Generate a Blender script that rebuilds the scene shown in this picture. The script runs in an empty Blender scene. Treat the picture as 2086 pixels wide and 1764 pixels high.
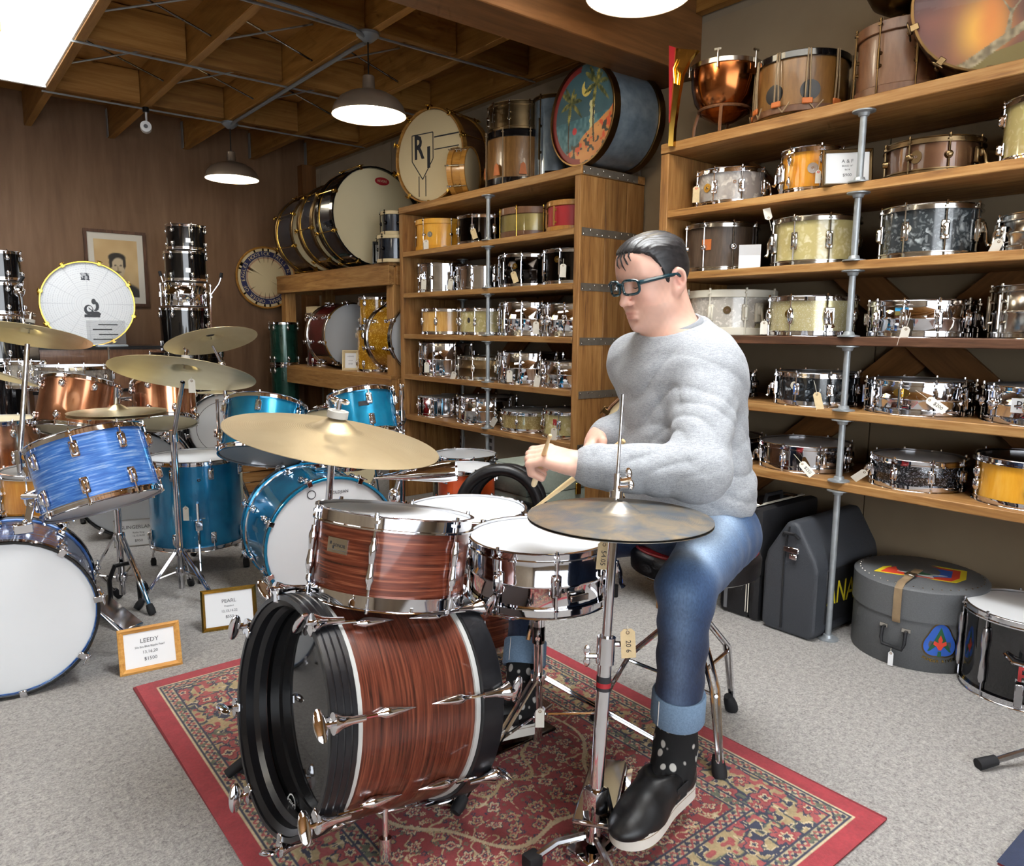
import bpy, bmesh, math, random
import numpy as np
from mathutils import Vector, Matrix, Quaternion
random.seed(7)
SC = bpy.context.scene
COL = SC.collection
PI = math.pi

# ------------------------------------------------------------------ camera
IMG_W, IMG_H, FPX = 2086.0, 1764.0, 1515.0
YAW, PITCH, ROLL, CAM_H = 0.680966, -0.137676, 0.00777, 1.08
def camera_axes():
    f = np.array([math.sin(YAW)*math.cos(PITCH), math.cos(YAW)*math.cos(PITCH), math.sin(PITCH)])
    r = np.array([math.cos(YAW), -math.sin(YAW), 0.0]); u = np.cross(r, f)
    c, s = math.cos(ROLL), math.sin(ROLL)
    return c*r+s*u, -s*r+c*u, f
CR, CU, CF = camera_axes()
cam_data = bpy.data.cameras.new('camera'); cam = bpy.data.objects.new('camera', cam_data); COL.objects.link(cam)
cam_data.sensor_fit = 'HORIZONTAL'; cam_data.sensor_width = 36.0; cam_data.lens = 36.0*FPX/IMG_W
cam_data.clip_start = 0.02
m = Matrix.Identity(4)
for i in range(3):
    m[i][0], m[i][1], m[i][2] = CR[i], CU[i], -CF[i]
m[2][3] = CAM_H
cam.matrix_world = m
SC.camera = cam
def ray(px, py):
    return CR*((px-IMG_W/2)/FPX) + CU*(-(py-IMG_H/2)/FPX) + CF
CAMP = np.array([0, 0, CAM_H])
def at(px, py, d):            # the point seen at a pixel, d metres deep
    return Vector(CAMP + ray(px, py)*d)
def atz(px, py, z):           # ... on the horizontal plane z
    v = ray(px, py); return Vector(CAMP + v*((z-CAM_H)/v[2]))
def atx(px, py, x):           # ... on the plane X = x
    v = ray(px, py); return Vector(CAMP + v*(x/v[0]))
def aty(px, py, y):
    v = ray(px, py); return Vector(CAMP + v*(y/v[1]))

# ------------------------------------------------------------------ world, daylight, exposure
SC.view_settings.view_transform = 'Standard'; SC.view_settings.look = 'None'
SC.view_settings.gamma = 1.0; SC.view_settings.use_curve_mapping = False
SC.view_settings.exposure = 0.25
SC.cycles.use_denoising = True; SC.cycles.use_light_tree = False
SC.cycles.use_adaptive_sampling = True; SC.cycles.adaptive_threshold = 0.05; SC.cycles.adaptive_min_samples = 12
SC.cycles.max_bounces = 5; SC.cycles.diffuse_bounces = 3; SC.cycles.glossy_bounces = 3
SC.cycles.transmission_bounces = 3; SC.cycles.transparent_max_bounces = 6; SC.cycles.caustics_reflective = False; SC.cycles.caustics_refractive = False
SC.cycles.sample_clamp_indirect = 6.0
w = bpy.data.worlds.new('overcast_sky'); SC.world = w; w.use_nodes = True
w.node_tree.nodes['Background'].inputs[0].default_value = (0.86, 0.93, 1.0, 1)
w.node_tree.nodes['Background'].inputs[1].default_value = 2.2
def area_light(name, loc, target, sx, sy, power, col):
    l = bpy.data.lights.new(name, 'AREA'); l.shape = 'RECTANGLE'; l.size = sx; l.size_y = sy
    l.energy = power; l.color = col
    o = bpy.data.objects.new(name, l); COL.objects.link(o); o.location = loc
    dv_ = Vector(target)-Vector(loc)
    o.rotation_euler = (0, 0, 0) if dv_.xy.length < 1e-6 else dv_.to_track_quat('-Z', 'Y').to_euler()
    return o
SKY = (0.92, 0.96, 1.0)
# daylight through the roof lights (one in view) and the shop window behind the camera
area_light('skylight_in_view', (0.24, 4.575, 3.07), (0.24, 4.575, 0), 1.07, 1.58, 65, SKY)
area_light('skylight_over_kit', (1.38, 0.95, 3.60), (1.38, 0.95, 0), .96, 1.9, 125, SKY)
area_light('skylight_side_bay', (-1.9, 2.6, 3.60), (-1.9, 2.6, 0), 1.02, 3.2, 130, SKY)
area_light('shop_window_daylight', (-0.6, -2.35, 1.5), (-0.3, 3.0, 1.0), 4.4, 2.1, 85, SKY)

# ------------------------------------------------------------------ materials
MATS = {}
class NT:
    def __init__(s, name):
        s.m = bpy.data.materials.new(name); s.m.use_nodes = True
        s.t = s.m.node_tree; s.b = s.t.nodes['Principled BSDF']; MATS[name] = s.m
    def n(s, typ, **kw):
        nd = s.t.nodes.new('ShaderNode'+typ)
        for k, v in kw.items():
            if k in nd.inputs: nd.inputs[k].default_value = v
            else: setattr(nd, k, v)
        return nd
    def l(s, a, b): s.t.links.new(a, b)
    def ramp(s, fac, stops, interp='LINEAR'):
        r = s.n('ValToRGB'); e = r.color_ramp.elements; r.color_ramp.interpolation = interp
        while len(e) < len(stops): e.new(0.5)
        for i, (p, c) in enumerate(stops):
            e[i].position = p; e[i].color = (*c, 1)
        s.l(fac, r.inputs[0]); return r.outputs[0]
    def coord(s, scale=(1, 1, 1), kind='Object', rand=False, rot=(0, 0, 0)):
        tc = s.n('TexCoord'); mp = s.n('Mapping'); mp.inputs['Scale'].default_value = scale; mp.inputs['Rotation'].default_value = rot
        s.l(tc.outputs[kind], mp.inputs[0])
        if rand:
            oi = s.n('ObjectInfo'); mm = s.n('MapRange'); mm.inputs['To Max'].default_value = 37.0
            s.l(oi.outputs['Random'], mm.inputs['Value'])
            cb = s.n('CombineXYZ')
            for k in range(3): s.l(mm.outputs[0], cb.inputs[k])
            s.l(cb.outputs[0], mp.inputs['Location'])
        return mp.outputs[0]
    def noise(s, vec, scale, detail=4, rough=.55, dist=0):
        nd = s.n('TexNoise'); nd.inputs['Scale'].default_value = scale; nd.inputs['Detail'].default_value = detail
        nd.inputs['Roughness'].default_value = rough; nd.inputs['Distortion'].default_value = dist
        s.l(vec, nd.inputs['Vector']); return nd.outputs['Fac']
    def bump(s, h, strength=.3, dist=.01):
        b = s.n('Bump'); b.inputs['Strength'].default_value = strength; b.inputs['Distance'].default_value = dist
        s.l(h, b.inputs['Height']); s.l(b.outputs[0], s.b.inputs['Normal'])
    def set(s, **kw):
        al = dict(rough='Roughness', metal='Metallic', spec='Specular IOR Level', coat='Coat Weight', coatr='Coat Roughness', sss='Subsurface Weight', trans='Transmission Weight', ior='IOR', alpha='Alpha', sheen='Sheen Weight', aniso='Anisotropic', estr='Emission Strength')
        for k, v in kw.items():
            s.b.inputs[al[k]].default_value = v
        return s
    def col(s, c):
        if isinstance(c, (tuple, list)): s.b.inputs['Base Color'].default_value = (*c, 1)
        else: s.l(c, s.b.inputs['Base Color'])
        return s
def hexc(h):
    v = [int(h[i:i+2], 16)/255 for i in (0, 2, 4)]
    return tuple(((c+.055)/1.055)**2.4 if c > .04045 else c/12.92 for c in v)
def simple(name, h, rough=.5, metal=0., var=.0, scale=30, bump=0, **kw):
    t = NT(name); c = hexc(h) if isinstance(h, str) else h
    if var:
        f = t.noise(t.coord(), scale)
        t.col(t.ramp(f, [(.3, tuple(x*(1-var) for x in c)), (.7, tuple(min(1, x*(1+var)) for x in c))]))
        if bump: t.bump(f, bump, .004)
    else: t.col(c)
    t.set(rough=rough, metal=metal, **kw); return t.m
def metal(name, h, rough=.08, var=.12, scale=9, m=1.0):
    t = NT(name); c = hexc(h)
    f = t.noise(t.coord(), scale, 3)
    t.col(t.ramp(f, [(.3, tuple(x*(1-var) for x in c)), (.7, c)]))
    r = t.n('MapRange'); r.inputs['To Min'].default_value = rough*.7; r.inputs['To Max'].default_value = rough*1.5
    t.l(f, r.inputs[0]); t.l(r.outputs[0], t.b.inputs['Roughness']); t.set(metal=m); return t.m
def wood(name, c1, c2, c3, axis=0, scale=1.0, rough=.6, coat=0., stretch=14, bump=.15, dark=.0):
    t = NT(name); sc = [stretch]*3; sc[axis] = 1.0
    v = t.coord(tuple(x*scale for x in sc), rand=True)
    a = t.noise(v, 2.2, 6, .62, .6); b = t.noise(v, 9, 3, .5)
    mx = t.n('Math', operation='MULTIPLY_ADD'); mx.inputs[1].default_value = .35; t.l(b, mx.inputs[0]); t.l(a, mx.inputs[2])
    col = t.ramp(mx.outputs[0], [(.38, hexc(c1)), (.62, hexc(c2)), (.86, hexc(c3))])
    oi = t.n('ObjectInfo'); mr = t.n('MapRange'); mr.inputs['To Min'].default_value = .8; mr.inputs['To Max'].default_value = 1.15
    t.l(oi.outputs['Random'], mr.inputs[0])
    hs = t.n('HueSaturation'); t.l(col, hs.inputs['Color']); t.l(mr.outputs[0], hs.inputs['Value'])
    t.col(hs.outputs[0]); t.bump(mx.outputs[0], bump, .003); t.set(rough=rough, coat=coat); return t.m
for ax, nm in enumerate('xyz'):
    wood('shelf_wood_'+nm, '6c4724', '9c6e3a', 'b68c56', ax, 1.3)
    wood('rough_plank_'+nm, '553620', '8f6334', 'ab804c', ax, 1.1)
    wood('old_plank_'+nm, '2c1a10', '4c2f1c', '6a4630', ax, 1.3)
    wood('joist_wood_'+nm, '7e5420', '9a6a2e', 'ad7f40', ax, .8, bump=.06)
    wood('beam_wood_'+nm, '5c3a1a', '744a22', '88592e', ax, .7, bump=.08)
wood('frame_oak', '9a6428', 'c08840', 'd2a058', 0, 3)
wood('maple_shell', 'c08a3c', 'd8a456', 'e6bc74', 2, 3, .25, .6, 6, .02)
wood('amber_shell', 'b8701c', 'd88e2c', 'e8a83e', 2, 2.4, .2, .8, 5, .02)
wood('yellow_shell', 'd8941e', 'e8a62e', 'f0b748', 2, 2.2, .3, .5, 5, .02)
wood('walnut_shell', '33261c', '4b3a2c', '5c4a3a', 2, 3, .5, .1, 10, .04)
wood('honey_shell', '8a5a22', 'ab7630', 'bd8a44', 2, 2.5, .35, .3, 5, .03)
wood('dark_honey_shell', '55361a', '755024', '8a6232', 2, 2.5, .35, .3, 5, .03)
wood('cedar_shell', '4c2e1b', '68432a', '79553a', 2, 2.5, .4, .2, 5, .03)
wood('stick_hickory', 'd2b078', 'dfc08c', 'e8cfa0', 2, 4, .5)
metal('chrome', 'e9e9ee', .055); metal('nickel', 'cfcbc4', .14); metal('dark_nickel', '5a5450', .1)
metal('black_nickel', '3a3634', .09); metal('brass', 'c9a24c', .18); metal('gold', 'd8b04a', .16)
metal('antique_brass', '8a7454', .28, .3, 6); metal('copper_bowl', 'b06a3c', .16, .35, 5); metal('bronze_old', '6b5334', .32, .3)
metal('galvanised', 'aab0b4', .38, .2, 40, .5); metal('strap_iron', '7e766b', .5, .3, 30, .35); metal('steel_stand', 'c2c2c6', .14)
metal('brushed_shade', '9b8a78', .36, .15, 20, .6); metal('conduit', '9098a0', .4, .12, 9, .4)
simple('black_rubber', '17171a', .75, var=.2); simple('black_paint', '121214', .28); simple('black_lacquer', '0f0f11', .12, coat=.8)
simple('white_paint', 'e8e4da', .5); simple('ivory_plastic', 'e2dccb', .35); simple('felt_grey', 'c8c4bc', .95, var=.1)
simple('paper', 'ece6d8', .8, var=.04); simple('paper_white', 'f2f3f4', .8); simple('manila', 'd6bf95', .85, var=.08, scale=60)
simple('string', 'd8d0c0', .9); simple('ink', '2c2c30', .8); simple('band_grey', 'b4b4b0', .4); simple('ink_grey', '5c5c60', .8); simple('ink_red', 'a83030', .7)
simple('red_dot', 'd8402c', .6); simple('orange_leather', 'b8642c', .6, var=.1); simple('leather_strap', '8a7458', .7, var=.2)
simple('red_paint', 'a8242c', .4); simple('red_vinyl', 'a01822', .4); simple('black_vinyl', '161517', .38, var=.15, bump=.1, scale=200)
simple('wire_black', '1c1a18', .5); simple('plastic_white', 'dcdde0', .4); simple('mat_card', 'd9d2c4', .85)
def film(name, h, rough=.4, alpha=1.0, **kw):
    return simple(name, h, rough, var=.02, scale=4, alpha=alpha, **kw)
film('head_coated', 'dfe1e3', .55); film('head_cream', 'd9cba6', .5); film('head_grey', 'b9bcc0', .35); film('head_clear', 'cfd3d5', .25, .7)
film('head_ebony', '1a1a1c', .3); film('head_calf', 'd6c298', .55); film('head_window', '9ea4aa', .08, .25)
# shell wraps -------------------------------------------------------------
def pearl(name, base, light, dark, scale=22, rough=.18):
    t = NT(name); v = t.coord()
    vo = t.n('TexVoronoi'); vo.inputs['Scale'].default_value = scale; vo.feature = 'F1'
    nz = t.n('TexNoise'); nz.inputs['Scale'].default_value = scale*.6; nz.inputs['Detail'].default_value = 2
    t.l(v, nz.inputs['Vector'])
    mix = t.n('VectorMath', operation='MULTIPLY_ADD'); mix.inputs[1].default_value = (.09, .09, .09)
    t.l(nz.outputs['Color'], mix.inputs[0]); t.l(v, mix.inputs[2]); t.l(mix.outputs[0], vo.inputs['Vector'])
    sep = t.n('SeparateColor'); t.l(vo.outputs['Color'], sep.inputs[0])
    a = t.n('Math', operation='MULTIPLY_ADD'); a.inputs[1].default_value = 1.1; t.l(vo.outputs['Distance'], a.inputs[0]); t.l(sep.outputs[0], a.inputs[2])
    t.col(t.ramp(a.outputs[0], [(.15, hexc(light)), (.55, hexc(base)), (1.0, hexc(dark))])); t.set(rough=rough, coat=.7, coatr=.06); return t.m
pearl('white_pearl', 'cfc9c2', 'e6e2dc', 'a8a29e', 40); pearl('cream_pearl', 'd9cf9e', 'efe8ca', 'c4b67c', 42); pearl('grey_pearl', '757c80', 'b4bcc0', '33393d', 46)
pearl('black_pearl', '3a4148', 'a4aeb6', '171b1f', 50); pearl('yellow_pearl', 'd8a838', 'f0cc68', 'a87414', 60); pearl('ivory_pearl', 'dcd6cc', 'f0ece4', 'bcb6ac', 55)
def sparkle(name, base, glint, scale=420, rough=.25, m=.35):
    t = NT(name); vo = t.n('TexVoronoi'); vo.inputs['Scale'].default_value = scale; t.l(t.coord(), vo.inputs['Vector'])
    sep = t.n('SeparateColor'); t.l(vo.outputs['Color'], sep.inputs[0])
    t.col(t.ramp(sep.outputs[0], [(.0, hexc(base)), (.8, hexc(base)), (.97, hexc(glint))])); t.set(rough=rough, metal=m, coat=.7); return t.m
sparkle('cream_sparkle', 'cfc491', 'f4f0d8'); sparkle('gold_sparkle', 'a8925c', 'e8d9a4'); sparkle('black_sparkle', '26262a', '9a9aa4')
def ripple(name, c1, c2, c3, scale=(3, 3, 60), rough=.2, m=.2, kind='Object', wave=9, coat=.8):
    t = NT(name); v = t.coord(scale, kind, rand=False)
    a = t.noise(v, 2.0, 5, .6, .4)
    t.col(t.ramp(a, [(.3, hexc(c1)), (.52, hexc(c2)), (.75, hexc(c3))])); t.set(rough=rough, metal=m, coat=coat, coatr=.05); return t.m
ripple('rosewood_wrap_z', '3a170e', '743623', 'b87250', (2.2, 2.2, 62), .26, .3, coat=.45)
ripple('rosewood_bass_wrap', '241009', '5e2c1d', '814a34', (3, 3, 85), .3, .05, coat=.4)
ripple('blue_ripple_wrap', '2c5eb0', '4a84d6', 'b4d2f6', (6, 6, 85), .22, .25)
def brushed(name, c1, c2, rough=.22, m=.75):
    t = NT(name); a = t.noise(t.coord((1, 1, 1)), 14, 3)
    t.col(t.ramp(a, [(.3, hexc(c1)), (.7, hexc(c2))])); t.set(rough=rough, metal=m, coat=.9, coatr=.04); return t.m
brushed('teal_wrap', '0a7cb0', '189ccc', .24, .6); brushed('teal_deep_wrap', '076c9c', '0c84b4', .28, .5); brushed('copper_wrap', 'a86e4e', 'c28a68', .18, .85)
brushed('red_lacquer', '7c1418', '98202a', .2, .1); brushed('maroon_wrap', '4a1014', '6a1c20', .24, .25); brushed('green_wrap', '1c4238', '2c5a4c', .2, .3); brushed('navy_wrap', '1c2430', '2c3644', .25, .3)
brushed('olive_paint', '7a6c3a', '92834a', .35, .35); brushed('orange_wrap', 'd04a14', 'e25a1e', .3, .1); brushed('copper_dark', '5a3c2a', '70503a', .32, .7); brushed('blue_grey_sparkle', '5a6a78', '8494a2', .35, .35)
# cymbals: lathe grooves around the bell
def cymbal_mat(name, c1, c2, blot=None, rough=.3):
    t = NT(name); tc = t.n('TexCoord'); vm = t.n('VectorMath', operation='LENGTH'); t.l(tc.outputs['Object'], vm.inputs[0])
    mu = t.n('Math', operation='MULTIPLY'); mu.inputs[1].default_value = 1400; t.l(vm.outputs['Value'], mu.inputs[0])
    si = t.n('Math', operation='SINE'); t.l(mu.outputs[0], si.inputs[0])
    v = t.coord(); nz = t.noise(v, 5 if blot is None else 16, 5, .6, .6)
    stops = [(.3, hexc(c1)), (.7, hexc(c2))]
    if blot: stops = [(.36, hexc(blot)), (.5, hexc(c1)), (.66, hexc(c2))]
    t.col(t.ramp(nz, stops)); t.bump(si.outputs[0], .12, .0006); t.set(rough=rough, metal=.82); return t.m
cymbal_mat('cymbal_bronze', 'c9b48e', 'dac8a4', rough=.4); cymbal_mat('cymbal_brass', 'd2c294', 'e2d6b0', rough=.34); cymbal_mat('cymbal_patina', 'a0988c', 'bba98c', '828a92', .36)
def vcol_mat(name, rough=.6, coat=0.):
    t = NT(name); a = t.n('VertexColor'); a.layer_name = 'Col'; t.col(a.outputs[0]); t.set(rough=rough, coat=coat); return t.m
vcol_mat('painted_print', .75); vcol_mat('painted_head', .45)

# ------------------------------------------------------------------ mesh building
class MB:
    def __init__(s): s.v = []; s.f = []
    def add(s, vs, fs, M=None):
        o = len(s.v)
        s.v += [tuple(M @ Vector(p)) if M is not None else tuple(p) for p in vs]
        s.f += [tuple(i+o for i in f) for f in fs]; return s
    def box(s, c, d, M=None, ch=0):
        x, y, z = d[0]/2, d[1]/2, d[2]/2; cx, cy, cz = c
        if ch <= 0:
            vs = [(cx+a*x, cy+b*y, cz+e*z) for a in (-1, 1) for b in (-1, 1) for e in (-1, 1)]
            fs = [(0, 1, 3, 2), (4, 6, 7, 5), (0, 4, 5, 1), (2, 3, 7, 6), (0, 2, 6, 4), (1, 5, 7, 3)]
            return s.add(vs, fs, M)
        bm = bmesh.new(); bmesh.ops.create_cube(bm, size=1.0)
        for v in bm.verts: v.co = (cx+v.co.x*d[0], cy+v.co.y*d[1], cz+v.co.z*d[2])
        bmesh.ops.bevel(bm, geom=bm.edges[:], offset=ch, segments=2 if ch > .004 else 1, affect='EDGES', profile=.6)
        bm.verts.index_update(); vs = [v.co[:] for v in bm.verts]; fs = [tuple(v.index for v in f.verts) for f in bm.faces]; bm.free()
        return s.add(vs, fs, M)
    def lathe(s, prof, n=32, M=None, close=False, a0=0., a1=2*PI):
        full = abs(a1-a0-2*PI) < 1e-6; k = n if full else n+1; m_ = len(prof); vs = []; fs = []
        for i in range(k):
            a = a0+(a1-a0)*i/n; c, si = math.cos(a), math.sin(a)
            for (r, z) in prof: vs.append((r*c, r*si, z))
        for i in range(n):
            j = (i+1) % k
            for q in range(m_ if close else m_-1):
                q2 = (q+1) % m_
                r0, r1 = prof[q][0], prof[q2][0]
                if r0 < 1e-9 and r1 < 1e-9: continue
                if r0 < 1e-9: fs.append((i*m_+q, j*m_+q2, i*m_+q2))
                elif r1 < 1e-9: fs.append((i*m_+q, j*m_+q, i*m_+q2))
                else: fs.append((i*m_+q, j*m_+q, j*m_+q2, i*m_+q2))
        return s.add(vs, fs, M)
    def cyl(s, a, b, r, r2=None, n=12, cap=True):
        a, b = Vector(a), Vector(b); r2 = r if r2 is None else r2; L = (b-a).length
        q = (b-a).to_track_quat('Z', 'Y').to_matrix().to_4x4(); q.translation = a
        pr = [(r, 0), (r2, L)]
        if cap: pr = [(0, 0)]+pr+[(0, L)]
        return s.lathe(pr, n, q)
    def tube(s, pts, r, n=8, cap=True, closed=False):
        pts = [Vector(p) for p in pts]; k = len(pts); vs = []; fs = []
        rs = r if isinstance(r, (list, tuple)) else [r]*k
        up = None
        for i, p in enumerate(pts):
            if closed: t = pts[(i+1) % k]-pts[i-1]
            else: t = (pts[min(i+1, k-1)]-pts[max(i-1, 0)])
            if t.length < 1e-9: t = Vector((0, 0, 1))
            t.normalize()
            if up is None:
                up = Vector((0, 0, 1)) if abs(t.z) < .9 else Vector((1, 0, 0))
            x = up.cross(t); x.normalize(); y = t.cross(x); up = y
            for j in range(n):
                a = 2*PI*j/n; vs.append(tuple(p+(x*math.cos(a)+y*math.sin(a))*rs[i]))
        for i in range(k if closed else k-1):
            i2 = (i+1) % k
            for j in range(n):
                j2 = (j+1) % n; fs.append((i*n+j, i*n+j2, i2*n+j2, i2*n+j))
        if cap and not closed:
            fs.append(tuple(range(n))[::-1]); fs.append(tuple((k-1)*n+j for j in range(n)))
        return s.add(vs, fs)
    def ell(s, c, rad, n=12, m_=8, M=None):
        pr = [(math.sin(PI*i/m_), -math.cos(PI*i/m_)) for i in range(m_+1)]
        pr[0] = (0, -1); pr[-1] = (0, 1)
        T = Matrix.Translation(c) @ Matrix.Diagonal((*rad, 1))
        return s.lathe(pr, n, (M @ T) if M is not None else T)
    def prism(s, poly, z0, z1, M=None):
        n = len(poly); vs = [(x, y, z0) for x, y in poly]+[(x, y, z1) for x, y in poly]
        fs = [tuple(range(n))[::-1], tuple(range(n, 2*n))]+[(i, (i+1) % n, n+(i+1) % n, n+i) for i in range(n)]
        return s.add(vs, fs, M)
    def mesh(s, name='mesh', sharp=38):
        me = bpy.data.meshes.new(name); me.from_pydata(s.v, [], s.f); me.update()
        bm = bmesh.new(); bm.from_mesh(me); bmesh.ops.recalc_face_normals(bm, faces=bm.faces[:]); bm.to_mesh(me); bm.free()
        me.shade_smooth()
        me.set_sharp_from_angle(angle=math.radians(sharp)); me.materials.append(None); return me
CACHE = {}
def cached(key, fn):
    if key not in CACHE: CACHE[key] = fn()
    return CACHE[key]
def M_(n): return MATS[n] if isinstance(n, str) else n
def ob(name, me, mat, parent=None, loc=(0, 0, 0), rot=None, label=None):
    if isinstance(me, MB): me = me.mesh(name)
    o = bpy.data.objects.new(name, me); COL.objects.link(o)
    if mat is not None:
        if not me.materials: me.materials.append(None)
        o.material_slots[0].link = 'OBJECT'; o.material_slots[0].material = M_(mat)
    o.location = loc
    if rot is not None:
        if isinstance(rot, Matrix): o.rotation_euler = rot.to_euler()
        else: o.rotation_euler = rot
    if parent: o.parent = parent
    if label: o['label'] = label
    return o
def tag(o, label, cat, group=None, kind=None):
    o['label'] = label; o['category'] = cat
    if group: o['group'] = group
    if kind: o['kind'] = kind
    return o
def thing(name, label, cat, loc=(0, 0, 0), rot=None, group=None):
    o = bpy.data.objects.new(name, None); COL.objects.link(o); o.empty_display_size = .05
    o.location = loc
    if rot is not None: o.rotation_euler = rot.to_euler() if isinstance(rot, (Matrix, Quaternion)) else rot
    return tag(o, label, cat, group)
def struct(o, label=None):
    o['kind'] = 'structure'
    if label: o['label'] = label
    return o
def frame_from(axis, side=None):     # rotation matrix whose Z runs along axis (Y near side)
    z = Vector(axis).normalized(); s = Vector(side) if side is not None else Vector((0, 0, 1))
    x = s.cross(z)
    if x.length < 1e-4: x = Vector((1, 0, 0))
    x.normalize(); y = z.cross(x)
    return Matrix((x, y, z)).transposed()
FONT_OBJS = []
def text(body, size, mat, parent, loc, rot=(0, 0, 0), name='lettering', align='CENTER', ext=.0002, sx=1.0, bold=0):
    c = bpy.data.curves.new(name, 'FONT'); c.body = body; c.size = size; c.align_x = align; c.align_y = 'CENTER'; c.extrude = ext
    c.offset = bold; c.resolution_u = 2
    tmp = bpy.data.objects.new(name, c); me = bpy.data.meshes.new_from_object(tmp); bpy.data.objects.remove(tmp)
    me.materials.clear(); me.materials.append(None)
    o = ob(name, me, mat, parent, loc, rot)
    o.scale = (sx, 1, 1)
    return o
def vgrid(nx, ny, pos, colf, mask=None, name='print'):      # coloured grid: pos(u,v)->xyz arrays, colf(u,v)->rgb (sRGB 0..1)
    u, v = np.meshgrid(np.linspace(0, 1, nx+1), np.linspace(0, 1, ny+1), indexing='ij')
    P = np.stack(pos(u, v), -1).reshape(-1, 3); C = np.asarray(colf(u, v)).reshape(-1, 3)
    C = np.where(C > .04045, ((np.clip(C, 0, 1)+.055)/1.055)**2.4, C/12.92)
    ii = np.arange((nx+1)*(ny+1)).reshape(nx+1, ny+1)
    F = np.stack([ii[:-1, :-1], ii[1:, :-1], ii[1:, 1:], ii[:-1, 1:]], -1).reshape(-1, 4)
    if mask is not None:
        mk = mask(u, v); cm = (mk[:-1, :-1] & mk[1:, :-1] & mk[1:, 1:] & mk[:-1, 1:]).reshape(-1); F = F[cm]
        used = np.unique(F); re = np.full(len(P), -1); re[used] = np.arange(len(used)); P = P[used]; C = C[used]; F = re[F]
    me = np_mesh(name, P, F); at_ = me.color_attributes.new('Col', 'FLOAT_COLOR', 'POINT')
    at_.data.foreach_set('color', np.concatenate([C, np.ones((len(C), 1))], 1).astype(np.float32).ravel())
    return me
def np_mesh(name, P, F, smooth=True):
    me = bpy.data.meshes.new(name); n = len(P); k = F.shape[1]
    me.vertices.add(n); me.vertices.foreach_set('co', np.asarray(P, np.float32).ravel())
    me.loops.add(F.size); me.loops.foreach_set('vertex_index', F.astype(np.int32).ravel())
    me.polygons.add(len(F)); me.polygons.foreach_set('loop_start', (np.arange(len(F))*k).astype(np.int32))
    me.polygons.foreach_set('loop_total', np.full(len(F), k, np.int32)); me.update(calc_edges=True); me.validate()
    if smooth: me.shade_smooth()
    me.materials.append(None); return me
def disc_print(name, R, z, fn, parent, mat='painted_head', na=240, nr=90):
    def pos(u, v): return (R*v*np.cos(u*2*PI), R*v*np.sin(u*2*PI), 0*u+z)
    me = vgrid(na, nr, pos, lambda u, v: fn(.5+.5*v*np.cos(u*2*PI), .5+.5*v*np.sin(u*2*PI)))
    return ob(name, me, mat, parent)
def npnoise(x, y, s, seed=0):        # smooth value noise
    x = x*s+seed*17.3; y = y*s+seed*9.1
    xi = np.floor(x).astype(int); yi = np.floor(y).astype(int); fx = x-xi; fy = y-yi
    fx = fx*fx*(3-2*fx); fy = fy*fy*(3-2*fy)
    def h(a, b):
        t = np.sin(a*127.1+b*311.7+seed*74.7)*43758.5453; return t-np.floor(t)
    return (h(xi, yi)*(1-fx)+h(xi+1, yi)*fx)*(1-fy)+(h(xi, yi+1)*(1-fx)+h(xi+1, yi+1)*fx)*fy
def mixc(a, b, t):
    return a*(1-t[..., None])+b*t[..., None]
def rgb(h): return np.array([int(h[i:i+2], 16)/255 for i in (0, 2, 4)])
# ------------------------------------------------------------------ the room
XW, YW = 2.90, 6.43
def carpet_mat():
    t = NT('carpet'); v = t.coord((1, 1, 1))
    a = t.noise(v, 170, 3, .7); b = t.noise(v, 60, 4, .7); c = t.noise(v, 3, 3)
    mx = t.n('Math', operation='MULTIPLY_ADD'); mx.inputs[1].default_value = .55; t.l(a, mx.inputs[0])
    m2 = t.n('Math', operation='MULTIPLY'); m2.inputs[1].default_value = .45; t.l(b, m2.inputs[0]); t.l(m2.outputs[0], mx.inputs[2])
    col = t.ramp(mx.outputs[0], [(.33, hexc('63605d')), (.47, hexc('94908c')), (.56, hexc('a9a5a0')), (.7, hexc('c6c1ba'))])
    t.col(col); t.bump(mx.outputs[0], .9, .008); t.set(rough=.95, spec=.1, sheen=.2)
carpet_mat()
def plaster(name, h1, h2):
    t = NT(name); f = t.noise(t.coord(), 3.5, 4); t.col(t.ramp(f, [(.3, hexc(h1)), (.7, hexc(h2))])); t.bump(t.noise(t.coord(), 120, 2), .08, .002); t.set(rough=.8)
plaster('wall_paint', '857662', '8f806a'); plaster('wall_panel_paint', '8a7860', '96846a'); plaster('wall_panel_light', 'a39682', 'ad9f8c'); plaster('well_white', 'efeae0', 'f6f2ea')
wood('wall_panelling', '6c4c34', '7b5a3e', '87664a', 2, .45, .6, 0, 9, .04)
wood('deck_plywood', '8a5c28', '9a6a32', 'a8783e', 0, .5, .7, 0, 7, .03)
struct(ob('floor', MB().box((-.15, 2.0, -.05), (6.3, 9.0, .1)), 'carpet'), 'grey flecked loop-pile carpet floor')
struct(ob('wall_right', MB().box((XW+.06, 2.0, 1.6), (.1, 9.0, 3.3)), 'wall_paint'), 'plain wall behind the wooden shelving')
struct(ob('wall_back', MB().box((-.15, YW+.05, 1.6), (6.3, .1, 3.3)), 'wall_panelling'), 'brown wood-panelled back wall')
struct(ob('wall_left', MB().box((-3.25, 2.0, 1.6), (.1, 9.0, 3.3)), 'wall_paint'))
wf = MB().box((-.15, -2.45, .2), (6.3, .1, .4)).box((-.15, -2.45, 2.9), (6.3, .1, .7)).box((-3.05, -2.45, 1.5), (.5, .1, 2.2)).box((2.3, -2.45, 1.5), (1.4, .1, 2.2))
struct(ob('wall_front', wf, 'wall_paint'))
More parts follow.
